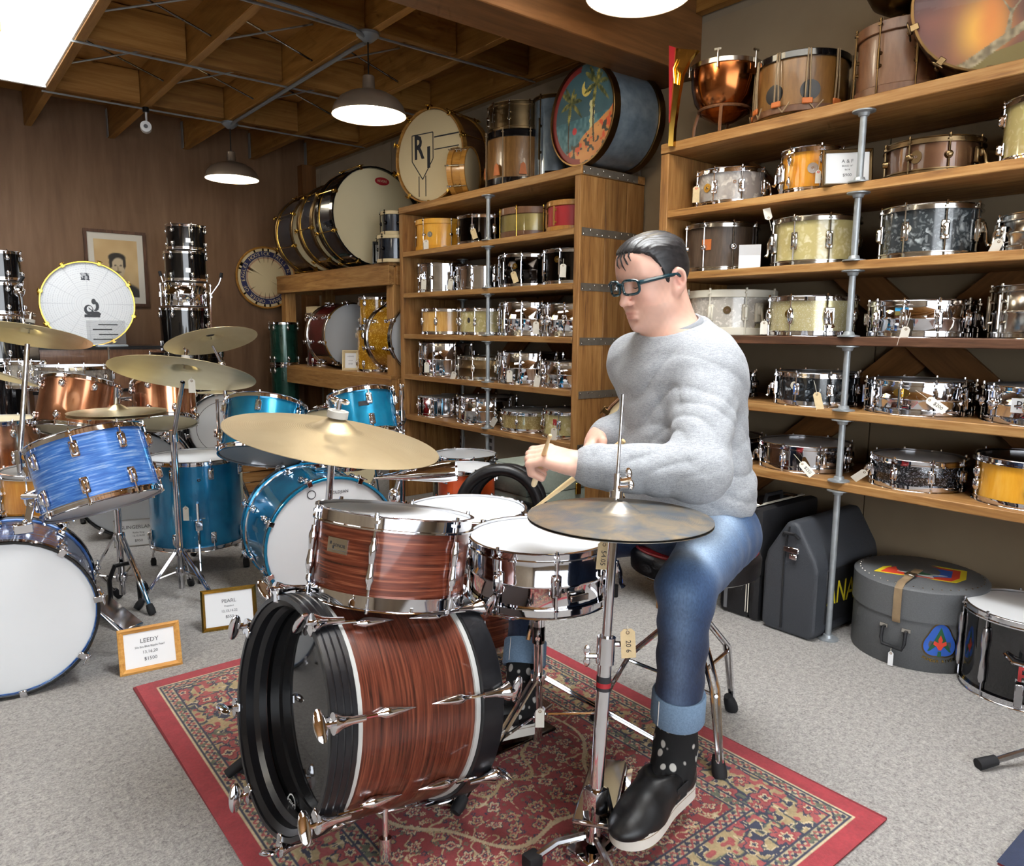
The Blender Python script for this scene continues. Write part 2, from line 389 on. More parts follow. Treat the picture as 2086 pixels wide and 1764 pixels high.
wn = ob('window_1', MB().box((-.6, -2.46, 2.56), (4.5, .06, .06)).box((-.6, -2.46, .42), (4.5, .06, .06)).box((-2.82, -2.46, 1.5), (.06, .06, 2.1)).box((1.62, -2.46, 1.5), (.06, .06, 2.1)), 'black_paint'); struct(wn)
# wall panels along the right wall above and behind the shelving
y = -2.3; k = 0
wr = bpy.data.objects['wall_right']
while y < YW-.1:
    L = min(1.22, YW-.02-y)
    ob('panel', MB().box((XW+.005, y+L/2, 1.235), (.012, L-.006, 2.43)), 'wall_panel_light' if y > 2.3 else 'wall_panel_paint', wr); y += 1.22
struct(ob('trim_1', MB().box((XW-.012, 4.44, 2.505), (.045, 3.96, .06), ch=.003), 'joist_wood_y'), 'wooden rail along the top of the pale wall panels')
struct(ob('trim_2', MB().box((2.835, 6.37, 1.24), (.13, .1, 2.48), ch=.004), 'beam_wood_z'), 'square wooden post in the far corner')
# ceiling deck with three roof lights
holes = [(-.28, .765, 3.80, 5.35), (.9, 1.86, 0.0, 1.9), (-2.42, -1.38, 1.0, 4.2)]
xs = sorted({-3.3, 3.0, -.28, .765, .9, 1.86, -2.42, -1.38}); ys = sorted({-2.5, 6.5, 3.8, 5.35, 0., 1.9, 1., 4.2})
dk = MB()
for i in range(len(xs)-1):
    for j in range(len(ys)-1):
        cx, cy = (xs[i]+xs[i+1])/2, (ys[j]+ys[j+1])/2
        if any(h[0] < cx < h[1] and h[2] < cy < h[3] for h in holes): continue
        dk.box((cx, cy, 2.735), (xs[i+1]-xs[i], ys[j+1]-ys[j], .05))
struct(ob('ceiling', dk, 'deck_plywood'), 'plywood roof deck above the joists')
for (x0, x1, y0, y1) in holes:
    w_ = MB()
    zt_ = 3.08 if y1 == 5.35 else 3.62; zm_ = (2.48+zt_)/2; hz_ = zt_-2.48  # unseen wells made deeper so their walls keep daylight off the top shelves
    for (c, d) in (((x0-.006, (y0+y1)/2, zm_), (.024, y1-y0+.05, hz_)), ((x1+.006, (y0+y1)/2, zm_+.006), (.024, y1-y0+.05, hz_-.012)), (((x0+x1)/2, y0-.006, zm_), (x1-x0, .024, hz_)), (((x0+x1)/2, y1+.006, zm_), (x1-x0, .024, hz_))): w_.box(c, d)
    o = struct(ob('ceiling_light_well', w_, 'well_white'), 'white-lined roof light well full of daylight' if y1 == 5.35 else None)
    if y1 == 5.35:
        ob('lining_board', MB().box((x0+.42, y1-.02, 2.82), (.84, .03, .16)), 'frame_oak', o); ob('lining_board', MB().box((x0+.36, y1-.015, 2.62), (.72, .022, .2)), 'frame_oak', o)
    ob('dome', MB().box(((x0+x1)/2, (y0+y1)/2, zt_+.04), (x1-x0+.1, y1-y0+.1, .02)), 'plastic_white', o)
# joists, blocking, straps
JX = [.79-.53*k for k in range(-3, 8)] + [2.87]
for x in JX:
    segs = [(-2.4, 2.24), (2.45, YW)]
    for h in holes:
        if h[0]-.02 < x < h[1]-.02:
            ns = []
            for (a, b) in segs:
                if h[2] < b and h[3] > a:
                    if h[2]-a > .1: ns.append((a, h[2]-.03))
                    if b-h[3] > .1: ns.append((h[3]+.03, b))
                else: ns.append((a, b))
            segs = ns
    for (a, b) in segs:
        struct(ob('ceiling_joist', MB().box((0, 0, 0), (.045, b-a, .23), ch=.002), 'joist_wood_y', loc=(x, (a+b)/2, 2.595)))
vis = [x for x in sorted(JX) if x > .7]
for yb in (5.42, 4.40, 3.39):
    for a, b in zip(vis[:-1], vis[1:]):
        if b-a < .2: continue
        struct(ob('ceiling_blocking', MB().box((0, 0, 0), (b-a-.05, .04, .20), ch=.002), 'joist_wood_x', loc=((a+b)/2, yb+.02, 2.605)))
    struct(ob('ceiling_strap', MB().box((0, 0, 0), (2.14, .022, .004)).box((0, -.009, -.004), (2.14, .004, .008)), 'galvanised', loc=(1.82, yb, 2.476)), 'thin galvanised strap under the joists')
for yb in (4.02, 4.9):
    for a, b in zip(vis[:3], vis[1:4]):
        struct(ob('ceiling_brace_rod', MB().cyl((a+.024, yb, 2.51), (b-.024, yb-.05, 2.69), .005, n=6), 'galvanised'))
        struct(ob('ceiling_brace_rod', MB().cyl((a+.024, yb+.02, 2.69), (b-.024, yb-.03, 2.51), .005, n=6), 'dark_nickel'))
struct(ob('ceiling_beam', MB().box((-.15, 2.345, 2.46), (6.1, .21, .48), ch=.004), 'beam_wood_x'), 'heavy timber beam crossing the ceiling')
for x in vis[1:]:
    struct(ob('joist_hanger', MB().box((x-.03, 2.46, 2.58), (.003, .05, .2)).box((x+.03, 2.46, 2.58), (.003, .05, .2)), 'galvanised')); struct(ob('joist_hanger', MB().box((x-.03, YW-.03, 2.58), (.003, .05, .2)), 'galvanised'))
# conduit and lamp boxes
struct(ob('ceiling_conduit', MB().tube([(1.85, 3.44, 2.455), (1.85, 3.55, 2.462), (1.85, 5.3, 2.462), (1.85, 5.40, 2.45)], .011), 'conduit'), 'straight grey conduit pipe between two pendant lamp boxes')
struct(ob('ceiling_conduit', MB().tube([(1.80, 3.36, 2.455), (1.72, 3.33, 2.462), (1.45, 3.30, 2.465), (.9, 3.27, 2.465), (-.2, 3.27, 2.465)], .010), 'conduit'), 'bent grey conduit pipe leading away to the skylight side')
def pendant(x, y, zr, label, top=2.465):
    t = thing('pendant_lamp', label, 'lamp', (x, y, zr))
    prof = [(.178, 0), (.176, .012), (.165, .045), (.14, .075), (.10, .098), (.055, .112), (.034, .118), (.030, .125), (.028, .18), (.022, .185), (0, .187)]
    sh = ob('lamp_shade', MB().lathe(prof, 40), 'brushed_shade', t)
    ob('enamel_lining', MB().lathe([(.176, .001), (.174, .011), (.162, .042), (.137, .071), (.097, .093), (.05, .107), (0, .11)], 40), 'glowing_enamel', t)
    ob('bulb', MB().ell((0, 0, .045), (.042, .042, .05)), 'lamp_bulb', t)
    ob('cord', MB().cyl((0, 0, .186), (0, 0, top-zr), .004, n=6), 'wire_black', t)
    ob('ceiling_cup', MB().lathe([(0, top-zr-.03), (.022, top-zr-.028), (.055, top-zr), (.055, top-zr+.012), (0, top-zr+.012)], 24), 'conduit', t)
    l = bpy.data.lights.new('lamp_glow', 'POINT'); l.energy = 3.0; l.color = (1, .87, .66); l.shadow_soft_size = .05
    lo = bpy.data.objects.new('lamp_glow', l); COL.objects.link(lo); lo.parent = t; lo.location = (0, 0, -.03)
t_ = NT('glowing_enamel'); t_.col(hexc('f6f0e0')); t_.set(rough=.4); t_.b.inputs['Emission Color'].default_value = (1, .93, .8, 1); t_.set(estr=1.6)  # the lining itself emits, standing in for bulb light on the enamel
t_ = NT('lamp_bulb'); t_.col((1, 1, 1)); t_.b.inputs['Emission Color'].default_value = (1, .9, .72, 1); t_.set(estr=14)
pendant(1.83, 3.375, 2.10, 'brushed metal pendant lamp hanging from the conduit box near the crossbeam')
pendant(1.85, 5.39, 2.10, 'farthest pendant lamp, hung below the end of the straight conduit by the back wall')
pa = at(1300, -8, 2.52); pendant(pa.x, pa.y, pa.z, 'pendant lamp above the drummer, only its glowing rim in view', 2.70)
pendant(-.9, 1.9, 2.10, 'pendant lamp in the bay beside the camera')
sc_ = thing('security_camera', 'small white ceiling camera hanging from a joist', 'camera', (1.32, 5.40, 2.48))
ob('mount', MB().cyl((0, 0, 0), (0, 0, -.03), .02), 'black_paint', sc_); ob('stalk', MB().cyl((0, 0, -.03), (0, 0, -.09), .006), 'plastic_white', sc_)
q = frame_from((-.25, -1, -.1)); ob('housing', MB().cyl((0, .02, -.125), (-.02, -.06, -.13), .033, n=20), 'plastic_white', sc_); ob('lens', MB().cyl((-.02, -.06, -.13), (-.0225, -.068, -.131), .012, n=16), 'ink_grey', sc_)
# ------------------------------------------------------------------ shelving
XF, XB = 2.447, 2.885
RZ = [1.83, 1.565, 1.315, 1.066, .816, .571]; MZ = [1.827, 1.553, 1.302, 1.049, .795, .539]
def pipe_part(t, x, y, z0, z1):
    p = ob('support_pipe', MB().cyl((0, 0, z0), (0, 0, z1), .0108, n=14), 'galvanised', t, (x, y, 0))
    for zz, s_ in ((z0, 1), (z1, -1)):
        ob('flange', cached(('fl', s_), lambda: MB().lathe([(0, 0), (.036, 0), (.036, s_*.004), (.019, s_*.007), (.0155, s_*.017), (.011, s_*.018)], 20).mesh()), 'galvanised', p, (0, 0, zz))
def shelving(label, y0, y1, Z, pipes, near_planks, strap, braces):
    t = thing('shelving_unit', label, 'shelf', (XF, y0, 0))
    def P(x, y, z): return (x-XF, y-y0, z)
    for i, z in enumerate(Z):
        th = .04 if i == 0 else .03
        mm = 'old_plank_y' if (i == 3 and not strap) else ('shelf_wood_y' if i < 4 else 'rough_plank_y')
        if i >= 4 and not strap: mm = 'shelf_wood_y'
        ya, yb = (y0-.045, y1+.045) if i == 0 else (y0, y1)
        ob('shelf_board', MB().box((0, 0, 0), (XB-XF, yb-ya, th), ch=.003), mm, t, P((XF+XB)/2, (ya+yb)/2, z-th/2))
    for yy in (y0-.0225, y1+.0225):
        wds = [.165, .15, XB-XF-.315]; x = XF; sd = None
        for wd in wds:
            ob('side_plank', MB().box((0, 0, 0), (wd-.002, .04, Z[0]-.042), ch=.0025), 'rough_plank_z', t, P(x+wd/2, yy+random.uniform(-.0015, .0015), (Z[0]-.042)/2)); x += wd
    for (x, y) in pipes:
        zz = [0.]+Z[::-1]
        for a, b in zip(zz[:-1], zz[1:]):
            pipe_part(t, x-XF, y-y0, a, b-(.04 if b == Z[0] else .03))
    for (ya, za, yb, zb) in braces:
        L = math.hypot(yb-ya, zb-za); an = math.atan2(zb-za, yb-ya)
        ob('cross_brace', MB().box((0, 0, 0), (.02, L, .13), ch=.002), 'beam_wood_y', t, P(XB-.02+(.022 if an > 0 else 0)-.02, (ya+yb)/2, (za+zb)/2), (an, 0, 0))
    if strap:
        for z in Z[:1]+Z[1:]:
            zs = z-.02
            s = ob('metal_strap', MB().box((0, 0, 0), (.37, .003, .036)), 'strap_iron', t, P(XF+.012+.185, y0-.0445, zs))
            for k in range(9):
                ob('nail', cached('nail', lambda: MB().ell((0, 0, 0), (.0045, .002, .0045), 8, 4).mesh()), 'nickel', s, (-.17+.042*k+random.uniform(-.008, .008), -.002, random.choice((-.009, .009))))
    return t
shelving('tall plank shelving unit with iron straps up its side, filled with snare drums', 2.58, 4.115, MZ, [(XF+.02, 3.26), (2.80, 3.97)], True, True,
         [(3.9, .62, 2.7, 1.72), (2.7, .62, 3.9, 1.72)])
shelving('tall plank shelving unit behind the drummer, one galvanised pipe up its front', .05, 2.03, RZ, [(XF+.02, 1.25)], True, False,
         [(1.95, .35, .35, 1.75), (1.95, 1.75, .35, .35)])
# heavy timber rack against the corner
rk = thing('timber_rack', 'low heavy timber rack carrying old bass drums, near the far corner', 'rack', (XF, 4.24, 0))
for yy in (0.045, 1.79):
    for xx in (.045, .40):
        ob('post', MB().box((0, 0, .735), (.088, .088, 1.47), ch=.003), 'shelf_wood_z', rk, (xx, yy, 0))
for z in (1.42, .70):
    for xx in (.0, .445):
        ob('rail', MB().box((xx, .917, z), (.04, 1.84, .12), ch=.003), 'shelf_wood_y', rk, (-.012 if xx == 0 else .0, 0, 0))
    for yy in (0.0, 1.835): ob('end_rail', MB().box((.22, yy, z), (.40, .036, .12), ch=.003), 'shelf_wood_x', rk)
    ob('rack_deck', MB().box((.22, .917, z+.07), (.50, 1.86, .02)), 'shelf_wood_y', rk)
# ------------------------------------------------------------------ drum kit of parts
def hoop_mesh(rs, hh):
    a = rs
    def mk():
        p = [(a+.0015, 0), (a+.0095, 0), (a+.0095, .0035), (a+.0035, .0045), (a+.0035, hh-.004), (a+.0065, hh-.002), (a+.0075, hh), (a+.0005, hh), (a+.0005, .004)]
        return MB().lathe(p, 44, close=True).mesh()
    return cached(('hoop', round(a, 3), hh), mk)
def woodhoop_mesh(rs, hh, th=.009):
    return cached(('whoop', round(rs, 3), hh, th), lambda: MB().lathe([(rs+.0008, 0), (rs+th-.002, 0), (rs+th, .002), (rs+th, hh-.002), (rs+th-.002, hh), (rs+.0008, hh)], 44, close=True).mesh())
def shell_mesh(rs, z0, z1, beads, seg=48):
    def mk():
        p = [(rs-.006, z0), (rs, z0)]
        for b in beads:
            zc = z0+(z1-z0)*b; p += [(rs, zc-.008), (rs+.0035, zc-.003), (rs+.0035, zc+.003), (rs, zc+.008)]
        p += [(rs, z1), (rs-.006, z1)]
        return MB().lathe(p, seg, close=True).mesh()
    return cached(('shell', round(rs, 3), round(z0, 3), round(z1, 3), tuple(beads), seg), mk)
def disc_mesh(r, up=1):
    return cached(('disc', round(r, 3), up), lambda: MB().lathe([(0, 0), (r*.93, 0), (r*.985, -.0015*up), (r, -.006*up)], 44).mesh())
def lug_mesh(kind, L):
    def mk():
        b = MB()
        if kind == 'box':
            b.box((.004, 0, 0), (.008, .024, L), ch=.003).box((.011, 0, 0), (.016, .014, L*.72), ch=.004)
        elif kind == 'oval':
            b.ell((.006, 0, 0), (.012, .013, L/2), 10, 8)
        elif kind == 'tear':
            b.lathe([(0, -L*.62), (.002, -L*.55), (.006, -L*.2), (.0085, L*.1), (.009, L*.25), (.006, L*.38), (.005, L*.5), (0, L*.5)], 10, Matrix.Translation((.008, 0, 0)))
        elif kind == 'tear_dn':
            b.lathe([(0, L*.62), (.002, L*.55), (.006, L*.2), (.0085, -L*.1), (.009, -L*.25), (.006, -L*.38), (.005, -L*.5), (0, -L*.5)], 10, Matrix.Translation((.008, 0, 0)))
        elif kind == 'tube':
            b.cyl((.012, 0, -L/2), (.012, 0, L/2), .0048, n=8)
            for s in (-.32, .32): b.cyl((0, 0, L*s), (.012, 0, L*s), .0065, .004, n=8)
        elif kind == 'bigtube':
            b.lathe([(0, -L/2), (.006, -L/2), (.0095, -L*.42), (.0095, -L*.2), (.006, -L*.08), (.006, L*.08), (.0095, L*.2), (.0095, L*.42), (.006, L/2), (0, L/2)], 12, Matrix.Translation((.008, 0, 0)))
        elif kind == 'round':
            b.cyl((0, 0, 0), (.012, 0, 0), .013, .010, n=14).ell((.012, 0, 0), (.004, .0098, .0098), 12, 6)
        elif kind == 'bow':
            b.ell((.006, 0, L*.22), (.010, .011, L*.3), 10, 6).ell((.006, 0, -L*.22), (.010, .011, L*.3), 10, 6).cyl((.006, 0, -L*.2), (.006, 0, L*.2), .006)
        return b.mesh()
    return cached(('lug', kind, round(L, 3)), mk)
def rod_mesh(z0, z1, head=1):
    def mk():
        b = MB().cyl((0, 0, z0), (0, 0, z1), .0028, n=6)
        if head == 1: b.cyl((0, 0, z1-.001), (0, 0, z1+.006), .0048, .0040, n=8).box((.0, 0, z1-.012), (.011, .011, .006))
        if head == -1: b.cyl((0, 0, z0-.006), (0, 0, z0+.001), .0040, .0048, n=8)
        return b.mesh()
    return cached(('rod', round(z0, 3), round(z1, 3), head), mk)
def cam_angle(loc): return math.atan2(-loc[1], -loc[0])
def on_shell(t, me, mat, name, ang, rad, z, sub=None, label=None, rz=0):
    return ob(name, me, mat, sub or t, (rad*math.cos(ang), rad*math.sin(ang), z), (0, 0, ang+rz), label)
def badge_part(t, kind, ang, rs, z, mat, sz=(.05, .03)):
    if kind == 'round': me = cached(('bd', sz), lambda: MB().cyl((0, 0, 0), (.002, 0, 0), sz[0]/2, n=20).mesh())
    elif kind == 'oval': me = cached(('bo', sz), lambda: MB().lathe([(0, 0), (1, 0), (1, .002), (0, .002)], 24, Matrix.Rotation(PI/2, 4, 'Y') @ Matrix.Diagonal((sz[1]/2, sz[0]/2, 1, 1))).mesh())
    else: me = cached(('bp', sz), lambda: MB().box((.0012, 0, 0), (.0024, sz[0], sz[1])).mesh())
    b = on_shell(t, me, mat, 'badge', ang, rs+.0005-(.5*sz[0]**2/4/rs if kind == 'plate' else 0)*.6, z)
    if kind in ('round', 'oval'): ob('grommet', cached('grm', lambda: MB().lathe([(.002, 0), (.005, 0), (.005, .0025), (.002, .0025)], 12, Matrix.Rotation(PI/2, 4, 'Y')).mesh()), 'chrome', b, (.001, 0, 0))
    return b
def strainer_part(t, ang, rs, h, mat='chrome'):
    zc = h*.5
    s = on_shell(t, cached(('str', round(h, 2)), lambda: MB().box((.008, 0, 0), (.014, .034, h*.42), ch=.003).box((.018, 0, h*.05), (.012, .02, h*.2), ch=.003).mesh()), mat, 'snare_strainer', ang, rs, zc)
    ob('throw_lever', cached(('lev', round(h, 2)), lambda: MB().tube([(.02, 0, h*.1), (.028, .0, -h*.02), (.03, .003, -h*.22), (.036, .004, -h*.28)], [.006, .005, .005, .007]).mesh()), mat, s)
    ob('snare_wire', cached(('swr', round(h, 2)), lambda: MB().box((.006, 0, -h*.36), (.002, .03, h*.25)).mesh()), 'nickel', s)
def drum(name, label, cat, loc, r, h, shell, hoop='chrome', n=8, lug='box', L=None, top='head_coated', bot='head_clear', wood=False, rot=None, a0=None,
         beads=(), group=None, hh=.019, double=False, lugmat=None, badge=None, strainer=None, rods=True, vent=None, th=.009, hoopb=None):
    t = thing(name, label, cat, loc, rot, group)
    rs = r-(th if wood else .0095); lm = lugmat or (hoop if not wood else 'chrome')
    zb, zt = hh*.55, h-hh*.55
    ob('shell', shell_mesh(rs, zb, zt, beads), shell, t)
    hm = woodhoop_mesh(rs, hh, th) if wood else hoop_mesh(rs, hh)
    ob('hoop', hm, hoop, t, (0, 0, h-hh)); ob('hoop', hm, hoopb or hoop, t, (0, 0, hh), (PI, 0, 0))
    if top: ob('batter_head', disc_mesh(rs+.001), top, t, (0, 0, h-.0055))
    if bot: ob('resonant_head', disc_mesh(rs+.001, -1), bot, t, (0, 0, .0055))
    ca = cam_angle(loc)
    if rot is not None:
        lv = rot.transposed() @ (Vector(CAMP)-Vector(loc)); ca = math.atan2(lv.y, lv.x)
    L = L or h*.36; a0 = ca+.3 if a0 is None else a0
    rr = r+.003 if wood else r-.003
    for k in range(n):
        a = a0+2*PI*k/n
        if lug and not double: on_shell(t, lug_mesh(lug, L), lm, 'lug', a, rs, h/2)
        if lug and double:
            on_shell(t, lug_mesh('tear_dn' if lug == 'tear' else lug, L), lm, 'lug', a, rs, hh+L*.62+.006); on_shell(t, lug_mesh(lug, L), lm, 'lug', a, rs, h-hh-L*.62-.006)
        if rods and not double: on_shell(t, rod_mesh(.002, h), lm, 'tension_rod', a, rr, 0)
        if rods and double:
            on_shell(t, rod_mesh(.002, hh+.02, -1), lm, 'tension_rod', a, rr, 0); on_shell(t, rod_mesh(h-hh-.02, h), lm, 'tension_rod', a, rr, 0)
    if badge: badge_part(t, badge[0], ca+badge[1], rs, h*badge[2], badge[3], badge[4] if len(badge) > 4 else (.034, .03))
    if strainer is not None: strainer_part(t, ca+strainer, rs, h, lm)
    if vent: on_shell(t, cached('vent', lambda: MB().lathe([(.003, 0), (.007, 0), (.007, .002), (.003, .002)], 12, Matrix.Rotation(PI/2, 4, 'Y')).mesh()), 'chrome', 'air_vent', ca+vent[0], rs, h*vent[1])
    return t
def hook_mesh():
    return cached('hook', lambda: MB().box((.006, 0, .012), (.010, .022, .026), ch=.003).box((-.004, 0, .024), (.026, .02, .006), ch=.002).box((.012, 0, -.002), (.008, .013, .02), ch=.003).mesh())
def thandle_mesh():
    return cached('thd', lambda: MB().cyl((0, 0, 0), (0, 0, .02), .004, n=8).ell((0, 0, .024), (.004, .020, .006), 10, 6).mesh())
def bass_drum(name, label, front, axis, r, h, shell, hoopmat='black_lacquer', n=8, lug='box', head='head_coated', rear='head_coated', hh=.042, th=.012, hookmat='chrome', a0=.2, group=None, L=.06, double=True, inlay=None, cat='bass drum', T=True, hooks=True, band='chrome'):
    """front = centre of the resonant side; axis points out of it, towards the listener"""
    z = Vector(axis).normalized(); R = frame_from(z)
    t = thing(name, label, cat, Vector(front)-z*h, R, group)
    rs = r-th
    ob('shell', shell_mesh(rs, hh*.5, h-hh*.5, (), 56), shell, t)
    hm = woodhoop_mesh(rs, hh, th)
    for zz, s in ((h-hh, 1), (0, -1)):
        hp = ob('hoop', hm, hoopmat, t, (0, 0, zz))
        if inlay: ob('inlay', cached(('inl', round(r, 3), hh), lambda: MB().lathe([(r+.0006, hh*.3), (r+.0006, hh*.7)], 56).mesh()), inlay, hp)
    if band:
        bm_ = cached(('band', round(rs, 3)), lambda: MB().lathe([(rs, 0), (rs+.004, .001), (rs+.004, .012), (rs, .013)], 56).mesh())
        ob('flesh_hoop', bm_, band, t, (0, 0, h-hh-.013)); ob('flesh_hoop', bm_, band, t, (0, 0, hh))
    if head: ob('front_head', disc_mesh(rs), head, t, (0, 0, h-.012))
    if rear: ob('batter_head', disc_mesh(rs, -1), rear, t, (0, 0, .012))
    for k in range(n):
        a = a0+2*PI*k/n
        if lug:
            if double:
                on_shell(t, lug_mesh('tear_dn' if lug == 'tear' else lug, L), hookmat, 'lug', a, rs, h*.27); on_shell(t, lug_mesh(lug, L), hookmat, 'lug', a, rs, h*.73)
            else: on_shell(t, lug_mesh(lug, L), hookmat, 'lug', a, rs, h*.5)
        if hooks:
            c = on_shell(t, hook_mesh(), hookmat, 'claw_hook', a, r, h-.026); d = ob('claw_hook', hook_mesh(), hookmat, t, (r*math.cos(a), r*math.sin(a), .026), Matrix.Rotation(a, 3, 'Z') @ Matrix.Rotation(PI, 3, 'X'))
            if T:
                ob('t_handle', thandle_mesh(), hookmat, c, (.010, 0, .012)); ob('t_handle', thandle_mesh(), hookmat, d, (.010, 0, .012))
        on_shell(t, cached(('brod', round(h, 3)), lambda: MB().cyl((0, 0, .03), (0, 0, h-.03), .003, n=6).mesh()), hookmat, 'tension_rod', a, r+.010, 0) if (hooks and not lug) else None
        if hooks and lug:
            if double:
                on_shell(t, cached(('br1', round(h, 3)), lambda: MB().cyl((0, 0, .03), (0, 0, h*.27), .003, n=6).mesh()), hookmat, 'tension_rod', a, r+.004, 0)
                on_shell(t, cached(('br2', round(h, 3)), lambda: MB().cyl((0, 0, h*.73), (0, 0, h-.03), .003, n=6).mesh()), hookmat, 'tension_rod', a, r+.004, 0)
            else: on_shell(t, cached(('brod', round(h, 3)), lambda: MB().cyl((0, 0, .03), (0, 0, h-.03), .003, n=6).mesh()), hookmat, 'tension_rod', a, r+.004, 0)
    return t
def price_tag(label, top, dirv=(0, 0, -1), face=(-.8, -.6, 0), L=.05, w=.026, mat='paper', txt=None, string=.05, dot=False):
    """a paper tag on a string: top = where the string is tied, dirv = the way the tag hangs"""
    d = Vector(dirv).normalized(); f = Vector(face).normalized(); x = f.cross(d); x.normalize(); f = d.cross(x)
    R = Matrix((x, -d, f)).transposed()       # tag plane: x across, -d up, f out
    t = thing('price_tag', label, 'tag', top)
    s_end = d*string
    ob('string', MB().tube([(0, 0, 0), tuple(s_end*.5+f*.004), tuple(s_end)], .0009, 5), 'string', t)
    hw = w/2; poly = [(-hw, -L), (hw, -L), (hw, -.007), (hw-.007, 0), (-hw+.007, 0), (-hw, -.007)]
    M4 = R.to_4x4(); M4.translation = s_end-d*.006
    c = ob('tag_card', MB().prism(poly, -.0004, .0004, M4), mat, t)
    M5 = M4.copy()
    ob('eyelet', MB().lathe([(.0018, .0006), (.0042, .0006)], 12, M4 @ Matrix.Translation((0, -.008, 0))), 'red_dot' if dot else 'leather_strap', t)
    if txt: text(txt, .015, 'ink', t, M4 @ Vector((0, -L*.6, .0007)), R @ Matrix.Rotation(-PI/2, 3, 'Z'))
    return t
def framed_sign(label, base, yaw, w, h, tilt, fmat, lines, fw=.022, cardmat='paper_white', cat='sign', name='framed_sign', strut=True, roll=0, depth=.014, inkmat='ink'):
    """base = bottom centre; the face looks along yaw (radians, world XY), leaning back by tilt"""
    R = Matrix.Rotation(yaw+PI/2, 3, 'Z') @ Matrix.Rotation(PI/2-tilt, 3, 'X') @ Matrix.Rotation(roll, 3, 'Z')
    t = thing(name, label, cat, base, R)
    if fw > 0:
        b = MB()
        W, H = w/2, h
        outer = [(-W, 0), (W, 0), (W, H), (-W, H)]; inner = [(-W+fw, fw), (W-fw, fw), (W-fw, H-fw), (-W+fw, H-fw)]
        for i in range(4):
            j = (i+1) % 4
            vs = [(*outer[i], -depth), (*outer[j], -depth), (*inner[j], -depth), (*inner[i], -depth), (*outer[i], 0), (*outer[j], 0), (*inner[j], -.004), (*inner[i], -.004),
                  ((outer[i][0]*.6+inner[i][0]*.4), (outer[i][1]*.6+inner[i][1]*.4), .004), ((outer[j][0]*.6+inner[j][0]*.4), (outer[j][1]*.6+inner[j][1]*.4), .004)]
            b.add(vs, [(0, 3, 2, 1), (0, 1, 5, 4), (4, 5, 9, 8), (8, 9, 6, 7), (7, 6, 2, 3), (0, 4, 8, 7, 3), (1, 2, 6, 9, 5)])
        ob('frame', b.mesh(sharp=20), fmat, t)
    ob('card', MB().box((0, h/2, -depth*.5-.001), (w-fw*1.4, h-fw*1.4, .003)), cardmat, t)
    for (s, y, sz) in lines:
        text(s, sz, inkmat, t, (0, y*h, -depth*.5+.0012), name='lettering')
    if strut: ob('easel_strut', MB().box((0, h*.33, -depth-.002-.35*h*math.sin(tilt+.12)*.5), (.03, h*.66, .003), Matrix.Identity(4)), 'black_paint', t)
    return t
def cymbal(name, label, c, normal, r, mat='cymbal_bronze', bell=.16, bow=.09, pair=False, cat='cymbal'):
    R = frame_from(normal); t_ = .0012
    pf = []
    for i in range(15):
        s = 1-i/14.0; rho = r*s
        z = bow*r*(1-s*s)*1.0
        br = bell
        if s < br*1.5:
            u = 1-s/(br*1.5); z += .11*r*(math.sin(min(1, u*1.15)*PI/2))**1.4
        pf.append((max(rho, .006), z))
    prof = pf+[(p[0], p[1]-t_) for p in pf[::-1]]
    me = MB().lathe(prof, 64, close=True).mesh(sharp=60)
    o = ob(name, me, mat, None, c, R); tag(o, label, cat); return o, bow*r+.11*r
def tripod(t, x, y, z_hub, z_slide, spread, mat='chrome', n=3, a0=.5, flat=True, lean=(0, 0), low=None):
    """three double-braced legs as parts of a stand thing at (x,y)"""
    for k in range(n):
        a = a0+2*PI*k/n; d = Vector((math.cos(a), math.sin(a), 0)); s = d.cross(Vector((0, 0, 1)))
        foot = Vector((x, y, 0))+d*spread+Vector((0, 0, .018)); top = Vector((x, y, z_hub))+d*.018
        l = ob('leg', MB().tube([top+s*.007, foot*.55+top*.45+s*.007, foot+s*.004], .0045, 6).tube([top-s*.007, foot*.55+top*.45-s*.007, foot-s*.004], .0045, 6) if flat else MB().tube([top, foot*.5+top*.5, foot], .006, 8), mat, t)
        ob('rubber_foot', MB().lathe([(0, -.02), (.013, -.018), (.015, 0), (.012, .022), (0, .024)], 10, Matrix.Translation(foot+Vector((0, 0, .002))) @ frame_from(top-foot).to_4x4()), 'black_rubber', l)
        mid = foot*.52+top*.48; ob('brace', MB().tube([Vector((x, y, z_slide))+d*.016, mid], .004, 6), mat, t)
    for zz in (z_hub, z_slide):
        ob('collar', MB().lathe([(.012, -.014), (.02, -.014), (.022, 0), (.02, .014), (.012, .014)], 16, Matrix.Translation((x, y, zz))), mat, t)
def wing(t, p, d, mat='chrome'):
    q = frame_from(d).to_4x4(); q.translation = p
    ob('wing_nut', MB().cyl(p, Vector(p)+Vector(d).normalized()*.022, .006, n=8).ell((0, .012, .02), (.003, .012, .007), 8, 5, q).ell((0, -.012, .02), (.003, .012, .007), 8, 5, q), mat, t)
